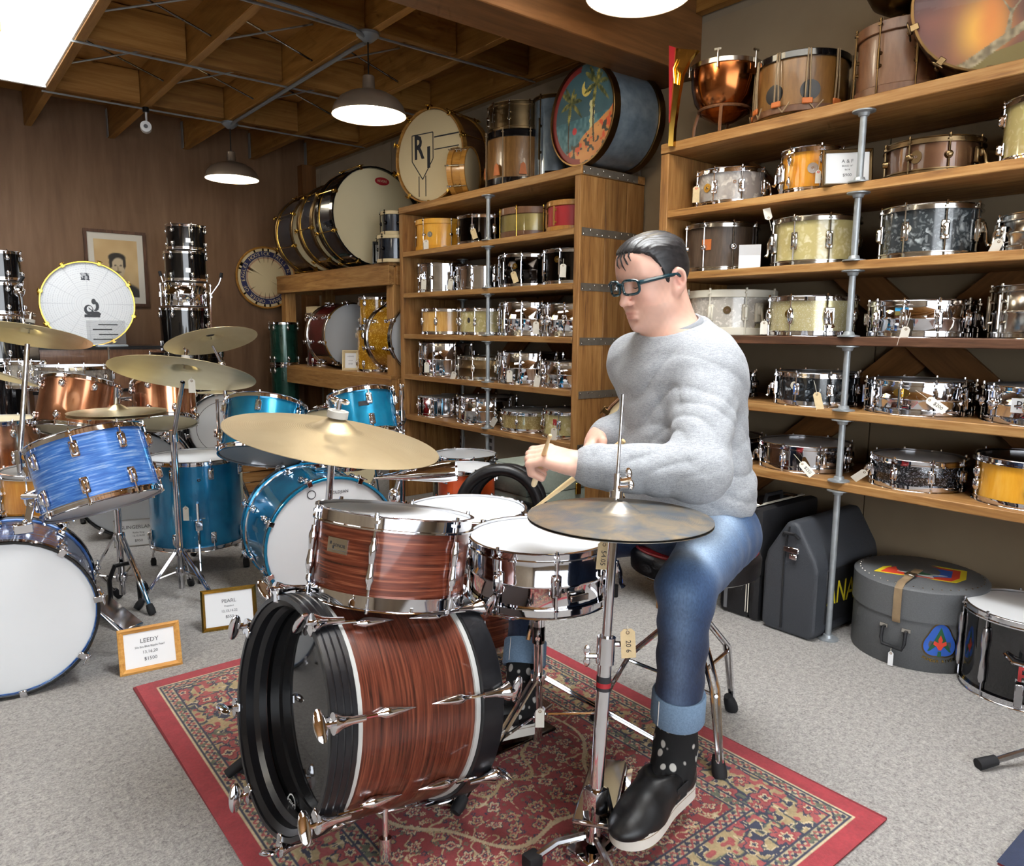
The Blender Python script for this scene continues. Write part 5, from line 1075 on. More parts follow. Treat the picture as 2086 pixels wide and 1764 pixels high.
# vertical direction in the drum's frame, used to place claws
wing_me = MB().ell((0, 0, 0), (.006, .031, .013), 14, 10).mesh(); claw_me = MB().lathe([(0, -.058), (.006, -.058), (.008, -.03), (.013, -.01), (.019, 0), (.02, .006), (0, .008)], 14, Matrix.Translation((.012, 0, 0)) @ Matrix.Diagonal((.75, 1, 1, 1))).box((-.004, 0, .004), (.026, .02, .007), ch=.002).mesh()
tl_me = MB().lathe([(0, -.075), (.0015, -.07), (.006, -.045), (.0105, -.018), (.0105, -.005), (.006, .006), (.0045, .012), (.0045, .02), (0, .02)], 12, Matrix.Translation((.010, 0, 0))).mesh()
for k in range(8):
    a = .33+2*PI*k/8; ca, sa = math.cos(a), math.sin(a)
    for side in (1, -1):
        zc = hb_-.004 if side == 1 else .004
        R3 = Matrix.Rotation(a, 3, 'Z') @ (Matrix.Identity(3) if side == 1 else Matrix.Rotation(PI, 3, 'X'))
        c = ob('claw', claw_me, 'chrome', bk, (RB*ca, RB*sa, zc), R3)
        ob('wing_screw', wing_me, 'chrome', c, (.012, 0, .03), (0, 0, .4+k)); ob('screw_stem', cached('sst', lambda: MB().cyl((.012, 0, .006), (.012, 0, .028), .005, n=8).mesh()), 'chrome', c)
        zl = hb_-.105 if side == 1 else .105
        ob('lug', tl_me, 'chrome', bk, ((RB-.012)*ca, (RB-.012)*sa, zl), R3); ob('tension_rod', cached('trk', lambda: MB().cyl((.012, 0, 0), (.012, 0, .05), .0035, n=8).mesh()), 'chrome', bk, ((RB-.008)*ca, (RB-.008)*sa, zl+side*.015 if side == 1 else zl-.015), R3)
bkM = bk.rotation_euler.to_matrix().to_4x4(); bkM.translation = bk.location; bkI = bkM.inverted()
for ft_px, ms in (((785, 1752), (785, 1583)), ((462, 1578), None)):
    F_ = atz(ft_px[0], ft_px[1], .012)
    if ms: p0 = at(ms[0], ms[1], 1.515)
    else:
        p0 = F_+Vector((.22, -.04, .13))
    l = ob('spur', MB().cyl(bkI @ p0, bkI @ F_, .006, n=10), 'chrome', bk)
    ob('rubber_tip', MB().cyl(bkI @ F_, bkI @ (F_+(p0-F_).normalized()*.045), .012, .013, n=10), 'black_rubber' if not ms else 'chrome', l)
    ob('spur_mount', MB().ell(bkI @ p0, (.022, .022, .022)), 'black_rubber' if ms else 'chrome', bk)
p0 = at(790, 1532, 1.5); ob('vent_screw', MB().ell(bkI @ p0, (.005, .005, .005)), 'nickel', bk)
price_tag('paper tag hanging from the rosewood bass drum rear hoop', at(948, 1530, 1.72), (0, .1, -1), (-.6, -.8, 0), L=.055, w=.03, string=.012)
nt = tilt(9, 6)
tomk = tom_at('tom_drum', 'rosewood-grained tom with silver maker plate, mounted over the bass drum', 787, 1212, 1.64, .176, .19, 'rosewood_wrap_z', nt, n=6, lug='tear', double=True, L=.07, top='head_coated', bot='head_coated', hh=.030, a0=-PI/2-.08)
bdp = on_shell(tomk, MB().box((.0012, 0, 0), (.0024, .055, .03)).mesh(), 'nickel', 'maker_plate', PI/2-.58, .1645, .118); text('SONOR', .0095, 'ink', bdp, (.0026, .005, 0), Matrix.Rotation(PI/2, 3, 'Z') @ Matrix.Rotation(PI/2, 3, 'X'))
for k in range(2): ob('crest_mark', MB().box((.0026, -.019+.008*k, .004*(-1)**k), (.0004, .004, .006)), 'ink', bdp)
ob('plate_rule', MB().box((.0026, 0, -.009), (.0004, .05, .001)), 'ink_grey', bdp)
for k in range(6):
    a = -PI/2-.08+2*PI*(k+.5)/6; ob('mount_rod', MB().cyl((.168*math.cos(a), .168*math.sin(a), .0), (.168*math.cos(a), .168*math.sin(a), .012), .004), 'chrome', tomk)
mb = bkI @ at(800, 1235, 1.70); 
ob('tom_holder', MB().cyl(mb, bkI @ (at(800, 1235, 1.70)-UP*.06), .014), 'chrome', bk)
tk_ = at(948, 1033, 2.33); ftz = .115
fk = drum('floor_tom', 'rosewood-grained floor tom with white head behind the snare', 'drum', (tk_.x, tk_.y, ftz), .196, tk_.z-ftz, 'rosewood_wrap_z', n=8, lug='tear', double=True, L=.07, top='head_coated', bot='head_coated', hh=.024); ft_legs(fk, .186, ftz-.006, .4, a0=1.2)
ssb = at(1100, 1088, 1.86); sz = ssb.z-.152
snk = drum('snare_drum', 'chrome snare drum with white head on a stand before the drummer', 'drum', (ssb.x, ssb.y, sz), .184, .155, 'chrome', n=8, lug='box', L=.055, beads=(.48,), top='head_coated', hh=.022, a0=cam_angle(ssb)+.22, strainer=1.35)
on_shell(snk, MB().box((.003, 0, 0), (.006, .05, .016), ch=.002).mesh(), 'nickel', 'internal_tone_control', cam_angle(ssb)+.55, .1755, .045)
fb = atz(1112, 1592, .006); st_ = thing('snare_stand', 'chrome double-braced snare stand under the played snare drum', 'stand', (ssb.x, ssb.y, .006))
lp = Vector((0, 0, 0))
ob('lower_tube', MB().cyl((0, 0, .02), (0, 0, .30), .0125, n=14), 'chrome', st_); ob('upper_tube', MB().cyl((0, 0, .29), (0, 0, sz-.03), .0095, n=14), 'chrome', st_)
fq = atz(935, 1652, .012)-Vector((ssb.x, ssb.y, 0)); tripod(st_, 0, 0, .19, .09, math.hypot(fq.x, fq.y), 'chrome', a0=math.atan2(fq.y, fq.x), flat=True)
for k in range(3):
    a = 1.2+2*PI*k/3; d = Vector((math.cos(a), math.sin(a), 0)); ob('basket_arm', MB().tube([UP*(sz-.06), d*.10+UP*(sz-.045), d*.172+UP*(sz-.012), d*.188+UP*(sz+.004), d*.19+UP*(sz+.022)], .0055, 8), 'chrome', st_)
    ob('rubber_grip', MB().cyl(d*.19+UP*(sz+.0), d*.19+UP*(sz+.03), .008, n=10), 'black_rubber', st_)
ob('basket_nut', MB().cyl((0, 0, sz-.13), (0, 0, sz-.06), .017, n=14), 'chrome', st_); ob('height_clamp', MB().cyl((0, 0, .285), (0, 0, .33), .017, n=14), 'dark_nickel', st_); wing(st_, Vector((-.012, -.012, .31)), (-.7, -.7, 0)); ob('tilt_handle', MB().tube([(-.01, -.01, sz-.07), (-.05, -.03, sz-.06), (-.07, -.04, sz-.1)], .006), 'chrome', st_)
price_tag('paper tag on the snare stand collar', at(1100, 1440, 1.83), (0, 0, -1), (-.6, -.8, 0), L=.05, w=.022, string=.01)
# ride cymbal on a rod from the bass drum
rn = tilt(-2, 11); rc = at(680, 893, 1.72); cymbal('cymbal', 'large bronze ride cymbal hanging over the rosewood tom', rc, rn, .246, 'cymbal_bronze')
rs_ = cymbal_stand('cymbal arm behind the rosewood tom carrying the large ride cymbal', (at(662, 1000, 1.86).x, at(662, 1000, 1.86).y), rc-rn*.01, .22, .35, .1, 1.0, knees=(.56,))
oo = Vector((at(662, 1000, 1.86).x, at(662, 1000, 1.86).y, 0)); loose_tilter(rs_, rc+rn*(.246*.2)-oo, rn); ob('wide_felt', MB().cyl(rc+rn*.05-oo, rc+rn*.066-oo, .024, n=18), 'felt_grey', rs_)
# hi-hat
hb = atz(1206, 1742, .006); ht = at(1269, 803, 1.50); hc_ = at(1262, 1052, 1.50)
axh = (ht-Vector(hb)).normalized()
hh_ = thing('hi_hat_stand', 'chrome hi-hat stand in front of the drummer, with footboard', 'stand', hb)
def on_ax(z): return axh*(z/axh.z)
zc_ = hc_.z-hb.z
ob('lower_tube', MB().cyl(on_ax(.03), on_ax(.42), .0145, n=16), 'chrome', hh_); ob('upper_tube', MB().cyl(on_ax(.40), on_ax(zc_-.035), .0098, n=14), 'chrome', hh_); ob('pull_rod', MB().cyl(on_ax(zc_-.04), on_ax(ht.z-hb.z), .0034, n=10), 'steel_stand', hh_)
ob('brand_band', MB().cyl(on_ax(.345), on_ax(.375), .0150, n=16), 'ink', hh_); ob('band_print', MB().cyl(on_ax(.352), on_ax(.362), .0152, n=16), 'red_paint', hh_)
ob('height_clamp', MB().cyl(on_ax(.40), on_ax(.455), .019, n=16), 'chrome', hh_); wing(hh_, on_ax(.44)+RH*.018, RH); wing(hh_, on_ax(.415)-RH*.018, -RH)
ob('cymbal_seat', MB().lathe([(0, -.02), (.012, -.02), (.024, -.002), (.024, .004), (0, .004)], 18, Matrix.Translation(on_ax(zc_-.018))), 'black_rubber', hh_)
ob('clutch', MB().cyl(on_ax(zc_+.036), on_ax(zc_+.085), .0075, n=12).cyl(on_ax(zc_+.036), on_ax(zc_+.05), .014, n=14), 'chrome', hh_); wing(hh_, on_ax(zc_+.07)+RH*.006, RH+UP*.2); ob('clutch_screw', MB().cyl(on_ax(zc_+.058)-FH*.004, on_ax(zc_+.058)+RH*.022, .005, n=8), 'chrome', hh_)
ob('base_casting', MB().box(on_ax(.11), (.04, .04, .07), ch=.008), 'chrome', hh_); ob('foot_frame', MB().box((0, 0, .012), (.09, .07, .018), ch=.004), 'chrome', hh_)
for a_, L_ in ((2.75, .13), (.25, .2), (-2.0, .16)):
    d = Vector((math.cos(a_), math.sin(a_), 0)); l = ob('leg', MB().tube([on_ax(.045)+d*.02, d*(L_*.6)+UP*.045, d*L_+UP*.018], .008, 8), 'steel_stand', hh_); ob('rubber_foot', MB().box(d*L_+UP*.016, (.035, .03, .03), ch=.006), 'black_rubber', l)
ob('linkage', MB().tube([on_ax(.14)+RH*.02, on_ax(.09)+RH*.035, Vector((.06, .03, .05))], .005), 'black_paint', hh_)
price_tag('manila tag with pen marks on the hi-hat stand clamp', at(1278, 1275, 1.50), (.05, -.05, -1), (-.6, -.8, 0), L=.062, w=.03, mat='manila', txt='20 6', string=.012)
price_tag('manila tag reading 54.05 tied under the hi-hat cymbals', at(1232, 1100, 1.55), (-.05, .05, -1), (-.6, -.8, 0), L=.062, w=.026, mat='manila', txt='54.05', string=.008)
cymbal('hi_hat_cymbal', 'dark patinated top hi-hat cymbal in front of the drummer', hc_, (axh*.25+UP).normalized(), .186, 'cymbal_patina', bow=.06, bell=.15); cymbal('hi_hat_cymbal', 'dark patinated bottom hi-hat cymbal under the top one', hc_-UP*.006, -(axh*.25+UP).normalized(), .186, 'cymbal_patina', bow=.05)
# cowbell and its mount
cwt = at(760, 974, 2.25); cwo = at(930, 958, 2.25); cb = thing('cowbell', 'long chrome cowbell pointing left behind the rosewood tom', 'cowbell', cwt)
dv = cwo-cwt; Mq = frame_from(dv).to_4x4(); ob('bell', MB().lathe([(0, 0), (.004, .002), (.035, dv.length*.55), (.052, dv.length*.85), (.05, dv.length), (.046, dv.length), (.0, dv.length*.3)], 24, Mq @ Matrix.Diagonal((1, .62, 1, 1))), 'chrome', cb)
ob('clamp', MB().box(dv*.35+UP*.035, (.04, .03, .02), ch=.004), 'chrome', cb); ob('spring', MB().tube([dv*(.06+.42*i/120)+UP*.04+FH*(.012*math.cos(i*.9))+UP*(.012*math.sin(i*.9)) for i in range(121)], .0022, 5), 'chrome', cb)
ob('mount_rod', MB().tube([dv*.3-UP*.015, dv*.25-UP*.06, dv*.22-UP*(cwt.z-.01)], .006), 'chrome', cb); ob('mount_clamp', MB().ell(dv*.25-UP*.06, (.018, .018, .025)), 'chrome', cb)
# throne
thc = Vector((1.565, 1.165, .006)); th = thing('drum_throne', 'round drum throne with red and black padded seat under the drummer', 'stool', thc)
ob('seat_cushion', MB().lathe([(0, .455), (.155, .455), (.166, .462), (.168, .50), (.16, .515), (.15, .52), (0, .525)], 48), 'black_vinyl', th); ob('seat_top', MB().lathe([(.152, .5205), (.14, .527), (0, .53)], 48), 'red_vinyl', th); ob('piping', MB().tube([(.156*math.cos(a), .156*math.sin(a), .519) for a in np.linspace(0, 2*PI, 48, endpoint=False)], .004, 6, closed=True), 'red_vinyl', th)
ob('post', MB().cyl((0, 0, .12), (0, 0, .455), .0145, n=16), 'chrome', th); ob('seat_clamp', MB().cyl((0, 0, .40), (0, 0, .456), .03, .05, n=16), 'black_paint', th)
for px_, py_ in ((1466, 1576), (1490, 1440), (1216, 1460)):
    f_ = atz(px_, py_, .012)-thc; d = Vector((f_.x, f_.y, 0)).normalized(); s = d.cross(UP)*.009
    l = ob('leg', MB().tube([d*.02+UP*.34+s, d*.16+UP*.20+s, f_+UP*.02+s*.5], .0055, 8).tube([d*.02+UP*.34-s, d*.16+UP*.20-s, f_+UP*.02-s*.5], .0055, 8), 'chrome', th)
    ob('rubber_foot', MB().lathe([(0, -.012), (.017, -.01), (.019, .004), (.016, .03), (.011, .045), (0, .046)], 12, Matrix.Translation(f_) @ frame_from(d*-.5+UP).to_4x4()), 'black_rubber', l); ob('brace', MB().tube([d*.018+UP*.14, d*.17+UP*.185], .005, 8), 'chrome', th)
ob('collar', MB().cyl((0, 0, .12), (0, 0, .16), .022, n=14), 'chrome', th); ob('collar', MB().cyl((0, 0, .32), (0, 0, .37), .022, n=14), 'chrome', th)
# bass pedal under the far foot
pb = atz(1005, 1520, .006); pe = thing('bass_pedal', 'bass drum pedal under the drummer far shoe', 'pedal', pb)
dirp = Vector((axb.x, axb.y, 0)).normalized(); M4 = Matrix.Translation((-dirp*.06+UP*.05)) @ frame_from(UP, dirp).to_4x4()
ob('base_plate', MB().box((0, .03, -.044), (.09, .30, .008), M4, ch=.002), 'dark_nickel', pe); ob('footboard', MB().box((0, .02, .0), (.08, .27, .01), M4 @ Matrix.Rotation(-.22, 4, 'X'), ch=.003), 'steel_stand', pe)
for s in (-1, 1): ob('upright', MB().cyl(M4 @ Vector((s*.05, .15, -.04)), M4 @ Vector((s*.05, .15, .12)), .008), 'chrome', pe)
ob('axle', MB().cyl(M4 @ Vector((-.055, .15, .12)), M4 @ Vector((.055, .15, .12)), .006), 'chrome', pe); ob('beater', MB().cyl(M4 @ Vector((0, .15, .12)), M4 @ Vector((0, .18, .25)), .004), 'chrome', pe); ob('beater_head', MB().ell(M4 @ Vector((0, .185, .255)), (.022, .022, .025)), 'felt_grey', pe)
# hi-hat footboard is part of its stand
fd_ = Vector((.80, .60, 0)).normalized(); M4 = Matrix.Translation(fd_*.14+UP*.055) @ frame_from(UP, fd_).to_4x4(); ob('footboard', MB().box((0, 0, 0), (.085, .30, .012), M4 @ Matrix.Rotation(-.12, 4, 'X'), ch=.004), 'steel_stand', hh_); ob('heel_plate', MB().box((0, .155, -.05), (.09, .05, .02), M4, ch=.003), 'steel_stand', hh_); ob('side_bar', MB().box((.05, .05, -.048), (.012, .24, .012), M4), 'chrome', hh_)
# ------------------------------------------------------------------ signed-distance modelling for the drummer
class Field:
    def __init__(s): s.p = []
    def add(s, fn, lo, hi, k=.02, op='u'):
        s.p.append((fn, np.asarray(lo, float)-.05, np.asarray(hi, float)+.05, k, op)); return s
    def cap(s, a, b, r1, r2=None, k=.02, op='u', sq=None):
        a = np.array(a, float); b = np.array(b, float); r2 = r1 if r2 is None else r2; ba = b-a; L2 = max(ba@ba, 1e-12)
        def fn(P):
            t = np.clip(((P-a)@ba)/L2, 0, 1); return np.linalg.norm(P-(a+t[:, None]*ba), axis=1)-(r1+(r2-r1)*t)
        m_ = max(r1, r2); return s.add(fn, np.minimum(a, b)-m_, np.maximum(a, b)+m_, k, op)
    def ell(s, c, r, R=None, k=.02, op='u'):
        c = np.array(c, float); r = np.array(r, float); R = np.eye(3) if R is None else np.array(R)
        def fn(P):
            q = (P-c)@R; k0 = np.linalg.norm(q/r, axis=1); k1 = np.linalg.norm(q/(r*r), axis=1)+1e-9; return k0*(k0-1)/k1
        m_ = r.max(); return s.add(fn, c-m_, c+m_, k, op)
    def __call__(s, P):
        d = np.full(len(P), .5); p0 = P.min(0); p1 = P.max(0)
        for fn, lo, hi, k, op in s.p:
            if (p1 < lo).any() or (p0 > hi).any(): continue
            mk = np.all((P > lo) & (P < hi), axis=1)
            if not mk.any(): continue
            a = d[mk]; b = fn(P[mk])
            if op == 'u':
                h = np.clip(.5+.5*(b-a)/k, 0, 1); d[mk] = a*h+b*(1-h)-k*h*(1-h)
            elif op == 's':
                b = -b; h = np.clip(.5-.5*(b-a)/k, 0, 1); d[mk] = a*h+b*(1-h)+k*h*(1-h)
            elif op == 'd': d[mk] = a+b
            elif op == 'cut': d[mk] = np.maximum(a, b)
        return d
def sdf_mesh(name, field, lo, hi, h):
    lo = np.array(lo, float); hi = np.array(hi, float); nb = np.ceil((hi-lo)/(8*h)).astype(int)
    gx = np.stack(np.meshgrid(*[np.arange(k) for k in nb], indexing='ij'), -1).reshape(-1, 3)
    d = field(lo+(gx+.5)*8*h); act = gx[np.abs(d) < 8*h*.87+.006]
    q = np.stack(np.meshgrid(*[np.arange(9)]*3, indexing='ij'), -1).reshape(-1, 3)
    N = nb*8+2; ids = []; vp = []; edges = []
    for s in range(0, len(act), 40):
        bl = act[s:s+40]; G = (bl[:, None, :]*8+q[None]); V = field((lo+G*h).reshape(-1, 3)).reshape(len(bl), 9, 9, 9)
        S = V < 0; cn = [(a, b, c) for a in (0, 1) for b in (0, 1) for c in (0, 1)]
        sl = lambda A, c: A[:, c[0]:8+c[0], c[1]:8+c[1], c[2]:8+c[2]]
        cnt = sum(sl(S, c).astype(np.int8) for c in cn); mix = (cnt > 0) & (cnt < 8)
        bi, i, j, k = np.nonzero(mix)
        if len(bi):
            cor = np.stack([sl(V, c)[bi, i, j, k] for c in cn], 1); pts = np.zeros((len(bi), 3)); w = np.zeros(len(bi))
            for a in range(8):
                for b in range(a+1, 8):
                    df = np.array(cn[b])-np.array(cn[a])
                    if np.abs(df).sum() != 1: continue
                    va, vb = cor[:, a], cor[:, b]; mk = (va < 0) != (vb < 0)
                    t = np.where(mk, va/np.where(mk, va-vb, 1), 0); pts += mk[:, None]*(np.array(cn[a])+t[:, None]*df); w += mk
            g = bl[bi]*8+np.stack([i, j, k], 1); ids.append((g[:, 0]*N[1]+g[:, 1])*N[2]+g[:, 2]); vp.append(lo+(g+pts/w[:, None])*h)
            s0 = sl(S, (0, 0, 0))[bi, i, j, k]
            for ax, c in enumerate(((1, 0, 0), (0, 1, 0), (0, 0, 1))):
                s1 = sl(S, c)[bi, i, j, k]; mk = s0 != s1; edges.append(np.concatenate([np.full((mk.sum(), 1), ax), s0[mk][:, None].astype(int), g[mk]], 1))
    ids = np.concatenate(ids); vp = np.concatenate(vp); o = np.argsort(ids); ids = ids[o]; vp = vp[o]; E = np.concatenate(edges)
    F = []
    for ax in range(3):
        e = E[E[:, 0] == ax]; u, v = [(1, 2), (2, 0), (0, 1)][ax]; quad = []
        ok = np.ones(len(e), bool)
        for du, dv in ((-1, -1), (0, -1), (0, 0), (-1, 0)):
            g = e[:, 2:5].copy(); g[:, u] += du; g[:, v] += dv; ii = (g[:, 0]*N[1]+g[:, 1])*N[2]+g[:, 2]
            p = np.clip(np.searchsorted(ids, ii), 0, len(ids)-1); ok &= ids[p] == ii; quad.append(p)
        Q = np.stack(quad, 1); fl = e[:, 1] == 0; Q[fl] = Q[fl][:, ::-1]; F.append(Q[ok])
    F = np.concatenate(F)
    # a light relaxation evens the surface
    for _ in range(1):
        acc = np.zeros_like(vp); c = np.zeros(len(vp))
        src = np.concatenate([F[:, a] for a in range(4)]*2); dst = np.concatenate([F[:, (a+1) % 4] for a in range(4)]+[F[:, a-1] for a in range(4)])
        c = np.bincount(src, minlength=len(vp)).astype(float)
        for q_ in range(3): acc[:, q_] = np.bincount(src, vp[dst, q_], len(vp))
        vp = vp*.65+.35*acc/np.maximum(c, 1)[:, None]
    return vp, F
def sdf_object(name, field, lo, hi, h, mat, parent, colf=None, origin=(0, 0, 0)):
    P, F = sdf_mesh(name, field, lo, hi, h); me = np_mesh(name, P-np.array(origin), F)
    if colf is not None:
        C = np.clip(colf(P), 0, 1); C = np.where(C > .04045, ((C+.055)/1.055)**2.4, C/12.92)
        at_ = me.color_attributes.new('Col', 'FLOAT_COLOR', 'POINT'); at_.data.foreach_set('color', np.concatenate([C, np.ones((len(C), 1))], 1).astype(np.float32).ravel())
    return ob(name, me, mat, parent)
V3 = lambda *a: np.array(a, float)
def A(px, py, D): return np.array(at(px, py, D))
rN, fN, uN = np.array(RH), np.array(FH), V3(0, 0, 1)
# ---- joints (pixel, depth -> world)
PEL = A(1412, 1058, 1.90); CH = A(1382, 800, 1.87); NKB = A(1370, 664, 1.86); SHL = A(1447, 750, 1.76); SHR = A(1290, 738, 2.02)
ELL, WRL = A(1424, 962, 1.63), A(1186, 948, 1.66); ELR, WRR = A(1335, 862, 2.05), A(1219, 893, 1.92)
HIL, HIR = PEL+V3(0, -.09, -.02), PEL+V3(0, .09, -.02)
KNL, ANL = A(1398, 1196, 1.54), A(1376, 1520, 1.64); KNR, ANR = A(1085, 1112, 2.13), A(1062, 1426, 1.95)
HLL, TOL = A(1392, 1606, 1.67), A(1263, 1716, 1.48); HLR, TOR = A(1094, 1478, 1.965), A(966, 1502, 1.90)
# ---- head frame
th_ = math.radians(30); fh = -math.cos(th_)*rN-math.sin(th_)*fN; pit = math.radians(13)
HF = fh*math.cos(pit)-uN*math.sin(pit); HU = uN*math.cos(pit)+fh*math.sin(pit); HL = np.cross(HU, HF); HS = .90
HR_ = np.stack([HF, HL, HU], 1)          # columns: forward, left, up
HO = A(1331, 577, 1.835)
def hp(x, y, z): return HO+HR_@(np.array([x, y, z])*HS)
def hloc(P): return (P-HO)@HR_/HS
def head_field(f):
    def e(c, r, k=.02, op='u', rot=None): f.ell(hp(*c), np.array(r)*HS, HR_ if rot is None else HR_@rot, k, op)
    def c(a, b, r1, r2=None, k=.015, op='u'): f.cap(hp(*a), hp(*b), r1*HS, None if r2 is None else r2*HS, k, op)
    e((-.008, 0, .038), (.102, .079, .084), .01)
    e((.028, 0, -.025), (.060, .064, .082), .03)
    e((.014, 0, -.062), (.066, .066, .050), .03)
    c((.054, 0, -.094), (.074, 0, -.1), .026, .0195, .02)
    for s in (-1, 1):
        c((.0, s*.046, -.06), (.055, s*.022, -.09), .022, .018, .02); e((.056, s*.034, -.03), (.026, .024, .026), .02)
        c((.082, s*.012, .032), (.07, s*.045, .034), .010, .008, .015)
    e((.016, 0, -.092), (.05, .044, .024), .03)
    e((.065, 0, .065), (.03, .05, .045), .03)
    for s in (-1, 1): e((.097, s*.029, .012), (.015, .018, .013), .012, 's')
    c((.086, 0, .022), (.104, 0, -.018), .0075, .0085, .012); c((.104, 0, -.018), (.113, 0, -.032), .009, .0105, .008)
    for s in (-1, 1): e((.101, s*.0125, -.036), (.010, .0075, .0075), .006); e((.104, s*.0075, -.0435), (.005, .0035, .003), .003, 's')
    for s in (-1, 1): e((.074, s*.0305, .009), (.0145, .0155, .0125), .006)
    e((.090, 0, -.062), (.010, .024, .0085), .008); e((.089, 0, -.076), (.011, .020, .008), .008)
    c((.100, -.022, -.0685), (.100, .022, -.0685), .0028, None, .003, 's')
    e((.090, 0, -.087), (.006, .018, .004), .008, 's')
    for s in (-1, 1):   # ears
        R = np.array(Matrix.Rotation(-s*.42, 3, 'Z') @ Matrix.Rotation(-.18, 3, 'Y'))
        e((-.018, s*.081, .0), (.0225, .0095, .035), .006, 'u', R); e((-.008, s*.077, -.027), (.011, .008, .013), .006, 'u', R)
        e((-.0145, s*.0925, .004), (.0135, .0145, .0235), .002, 's', R); c((-.02, s*.084, -.012), (-.006, s*.084, .016), .0035, .003, .004)
        e((-.012, s*.080, -.002), (.004, .004, .009), .004)
body = Field(); head_field(body)
body.cap(hp(-.028, 0, -.045), NKB+V3(.01, 0, -.03), .058, .066, .03)
body.cap(hp(-.01, 0, -.085), NKB+V3(-.012, 0, -.02), .042, .05, .03)
body.ell(CH, (.11, .155, .16), None, .05); body.ell(CH*.5+PEL*.5, (.115, .14, .16), None, .05); body.ell(PEL, (.12, .15, .09), None, .05)
body.cap(SHL, SHR, .05, None, .04)
for a, b, c_ in ((SHL, ELL, WRL), (SHR, ELR, WRR)): body.cap(a, b, .045, .038, .03); body.cap(b, c_, .038, .027, .02)
for a, b, c_ in ((HIL, KNL, ANL), (HIR, KNR, ANR)): body.cap(a, b, .07, .05, .03); body.cap(b, c_, .05, .034, .02)
for a, b in ((HLL, TOL), (HLR, TOR)): body.cap(a*.8+b*.2+uN*.035, a*.25+b*.75+uN*.025, .03, .022, .03)
body.cap(ANL, HLL*.8+TOL*.2+uN*.05, .034, .03, .02); body.cap(ANR, HLR*.8+TOR*.2+uN*.05, .034, .03, .02)
def hand(f, W, X, Yt, s=1.0, stick=None, curl=1.0):
    """W wrist, X towards the knuckles, Yt towards the thumb"""
    X = X/np.linalg.norm(X); Yt = Yt-X*(Yt@X); Yt /= np.linalg.norm(Yt); Z = np.cross(X, Yt); Z = Z if Z[2] > 0 else -Z
    h = lambda x, y, z: W+X*x*s+Yt*y*s+Z*z*s
    R = np.stack([X, Yt, Z], 1)
    f.cap(W-X*.03, h(.02, 0, 0), .0265*s, .026*s, .02); f.ell(h(.05, .0, .0), np.array((.045, .038, .017))*s, R, .02)
    f.cap(h(.03, -.026, 0), h(.075, -.028, .0), .014*s, .012*s, .012); f.cap(h(.03, .022, -.004), h(.078, .026, .0), .016*s, .013*s, .012)
    for i, (y, L) in enumerate(((.030, 1.0), (.0105, 1.08), (-.010, 1.02), (-.0295, .86))):
        k0 = h(.080, y, .004); k1 = h(.080+.036*L, y*1.02, -.014*curl); k2 = h(.080+.026*L, y*.98, -.042*L); k3 = h(.080-.002, y*.94, -.05*L)
        f.cap(k0, k1, .0105*s, .0095*s, .005); f.cap(k1, k2, .0095*s, .0087*s, .004); f.cap(k2, k3, .0087*s, .0078*s, .004)
    f.cap(h(.022, .028, -.006), h(.052, .05, -.02), .0135*s, .0115*s, .012); f.cap(h(.052, .05, -.02), h(.082, .042, -.038), .011*s, .009*s, .005); f.cap(h(.082, .042, -.038), h(.096, .026, -.046), .009*s, .008*s, .005)
    return h(.090, .01, -.030), Yt, X, Z
XL = A(1105, 926, 1.67)-WRL; gl = hand(body, WRL, XL, fN*.9+uN*.35+rN*.1, 1.02)
XR = A(1178, 950, 1.84)-WRR; gr = hand(body, WRR, XR, -fN*.8+uN*.5, 1.0)
def skin_col(P):
    q = hloc(P); n = .5+.5*np.sin(P[:, 0]*260+3*np.sin(P[:, 1]*190))*np.sin(P[:, 2]*230)
    col = np.ones((len(P), 3))*rgb('dcae9a'); col = col*(1-.03*n[:, None])
    def g(c, s): return np.exp(-(((q-np.array(c))/np.array(s))**2).sum(1))
    red = g((.1, 0, -.03), (.02, .022, .02))*.6+g((.07, .045, -.03), (.03, .025, .025))*.5+g((.07, -.045, -.03), (.03, .025, .025))*.5+np.clip(g((-.015, .082, .005), (.03, .012, .04))+g((-.015, -.082, .005), (.03, .012, .04)), 0, 1)*.5+g((.075, 0, .06), (.03, .05, .03))*.25
    col = col*(1-red[:, None]*.5)+rgb('d88f80')*red[:, None]*.5
    st = np.clip(g((.05, .0, -.09), (.06, .06, .03))+g((.03, .055, -.06), (.04, .02, .04))+g((.03, -.055, -.06), (.04, .02, .04)), 0, 1)*(q[:, 2] < -.05); col = col*(1-st[:, None]*.3)+rgb('a98a7c')*st[:, None]*.3
    inn = np.clip(g((-.014, .088, .004), (.013, .01, .022))+g((-.014, -.088, .004), (.013, .01, .022)), 0, 1); col = col*(1-inn[:, None]*.45)+rgb('b0665a')*inn[:, None]*.45  # ear hollow redder, and darkened to paint in its shade
    lip = np.clip(g((.099, 0, -.063), (.012, .024, .0055))+g((.099, 0, -.0755), (.012, .02, .006)), 0, 1); col = col*(1-lip[:, None]*.55)+rgb('bd7468')*lip[:, None]*.55
    return col
t = NT('skin'); a = t.n('VertexColor'); a.layer_name = 'Col'; t.col(a.outputs[0]); t.set(rough=.48, sss=.12); t.b.inputs['Subsurface Radius'].default_value = (.012, .005, .003); t.bump(t.noise(t.coord(), 900, 2), .06, .001)
person = thing('person', 'seated drummer in grey sweatshirt, cuffed jeans and dark glasses, looking down at the drums', 'person', (0, 0, 0))
bo = sdf_object('body', body, (.85, .75, .03), (1.95, 1.75, 1.45), .0032, 'skin', person, skin_col)
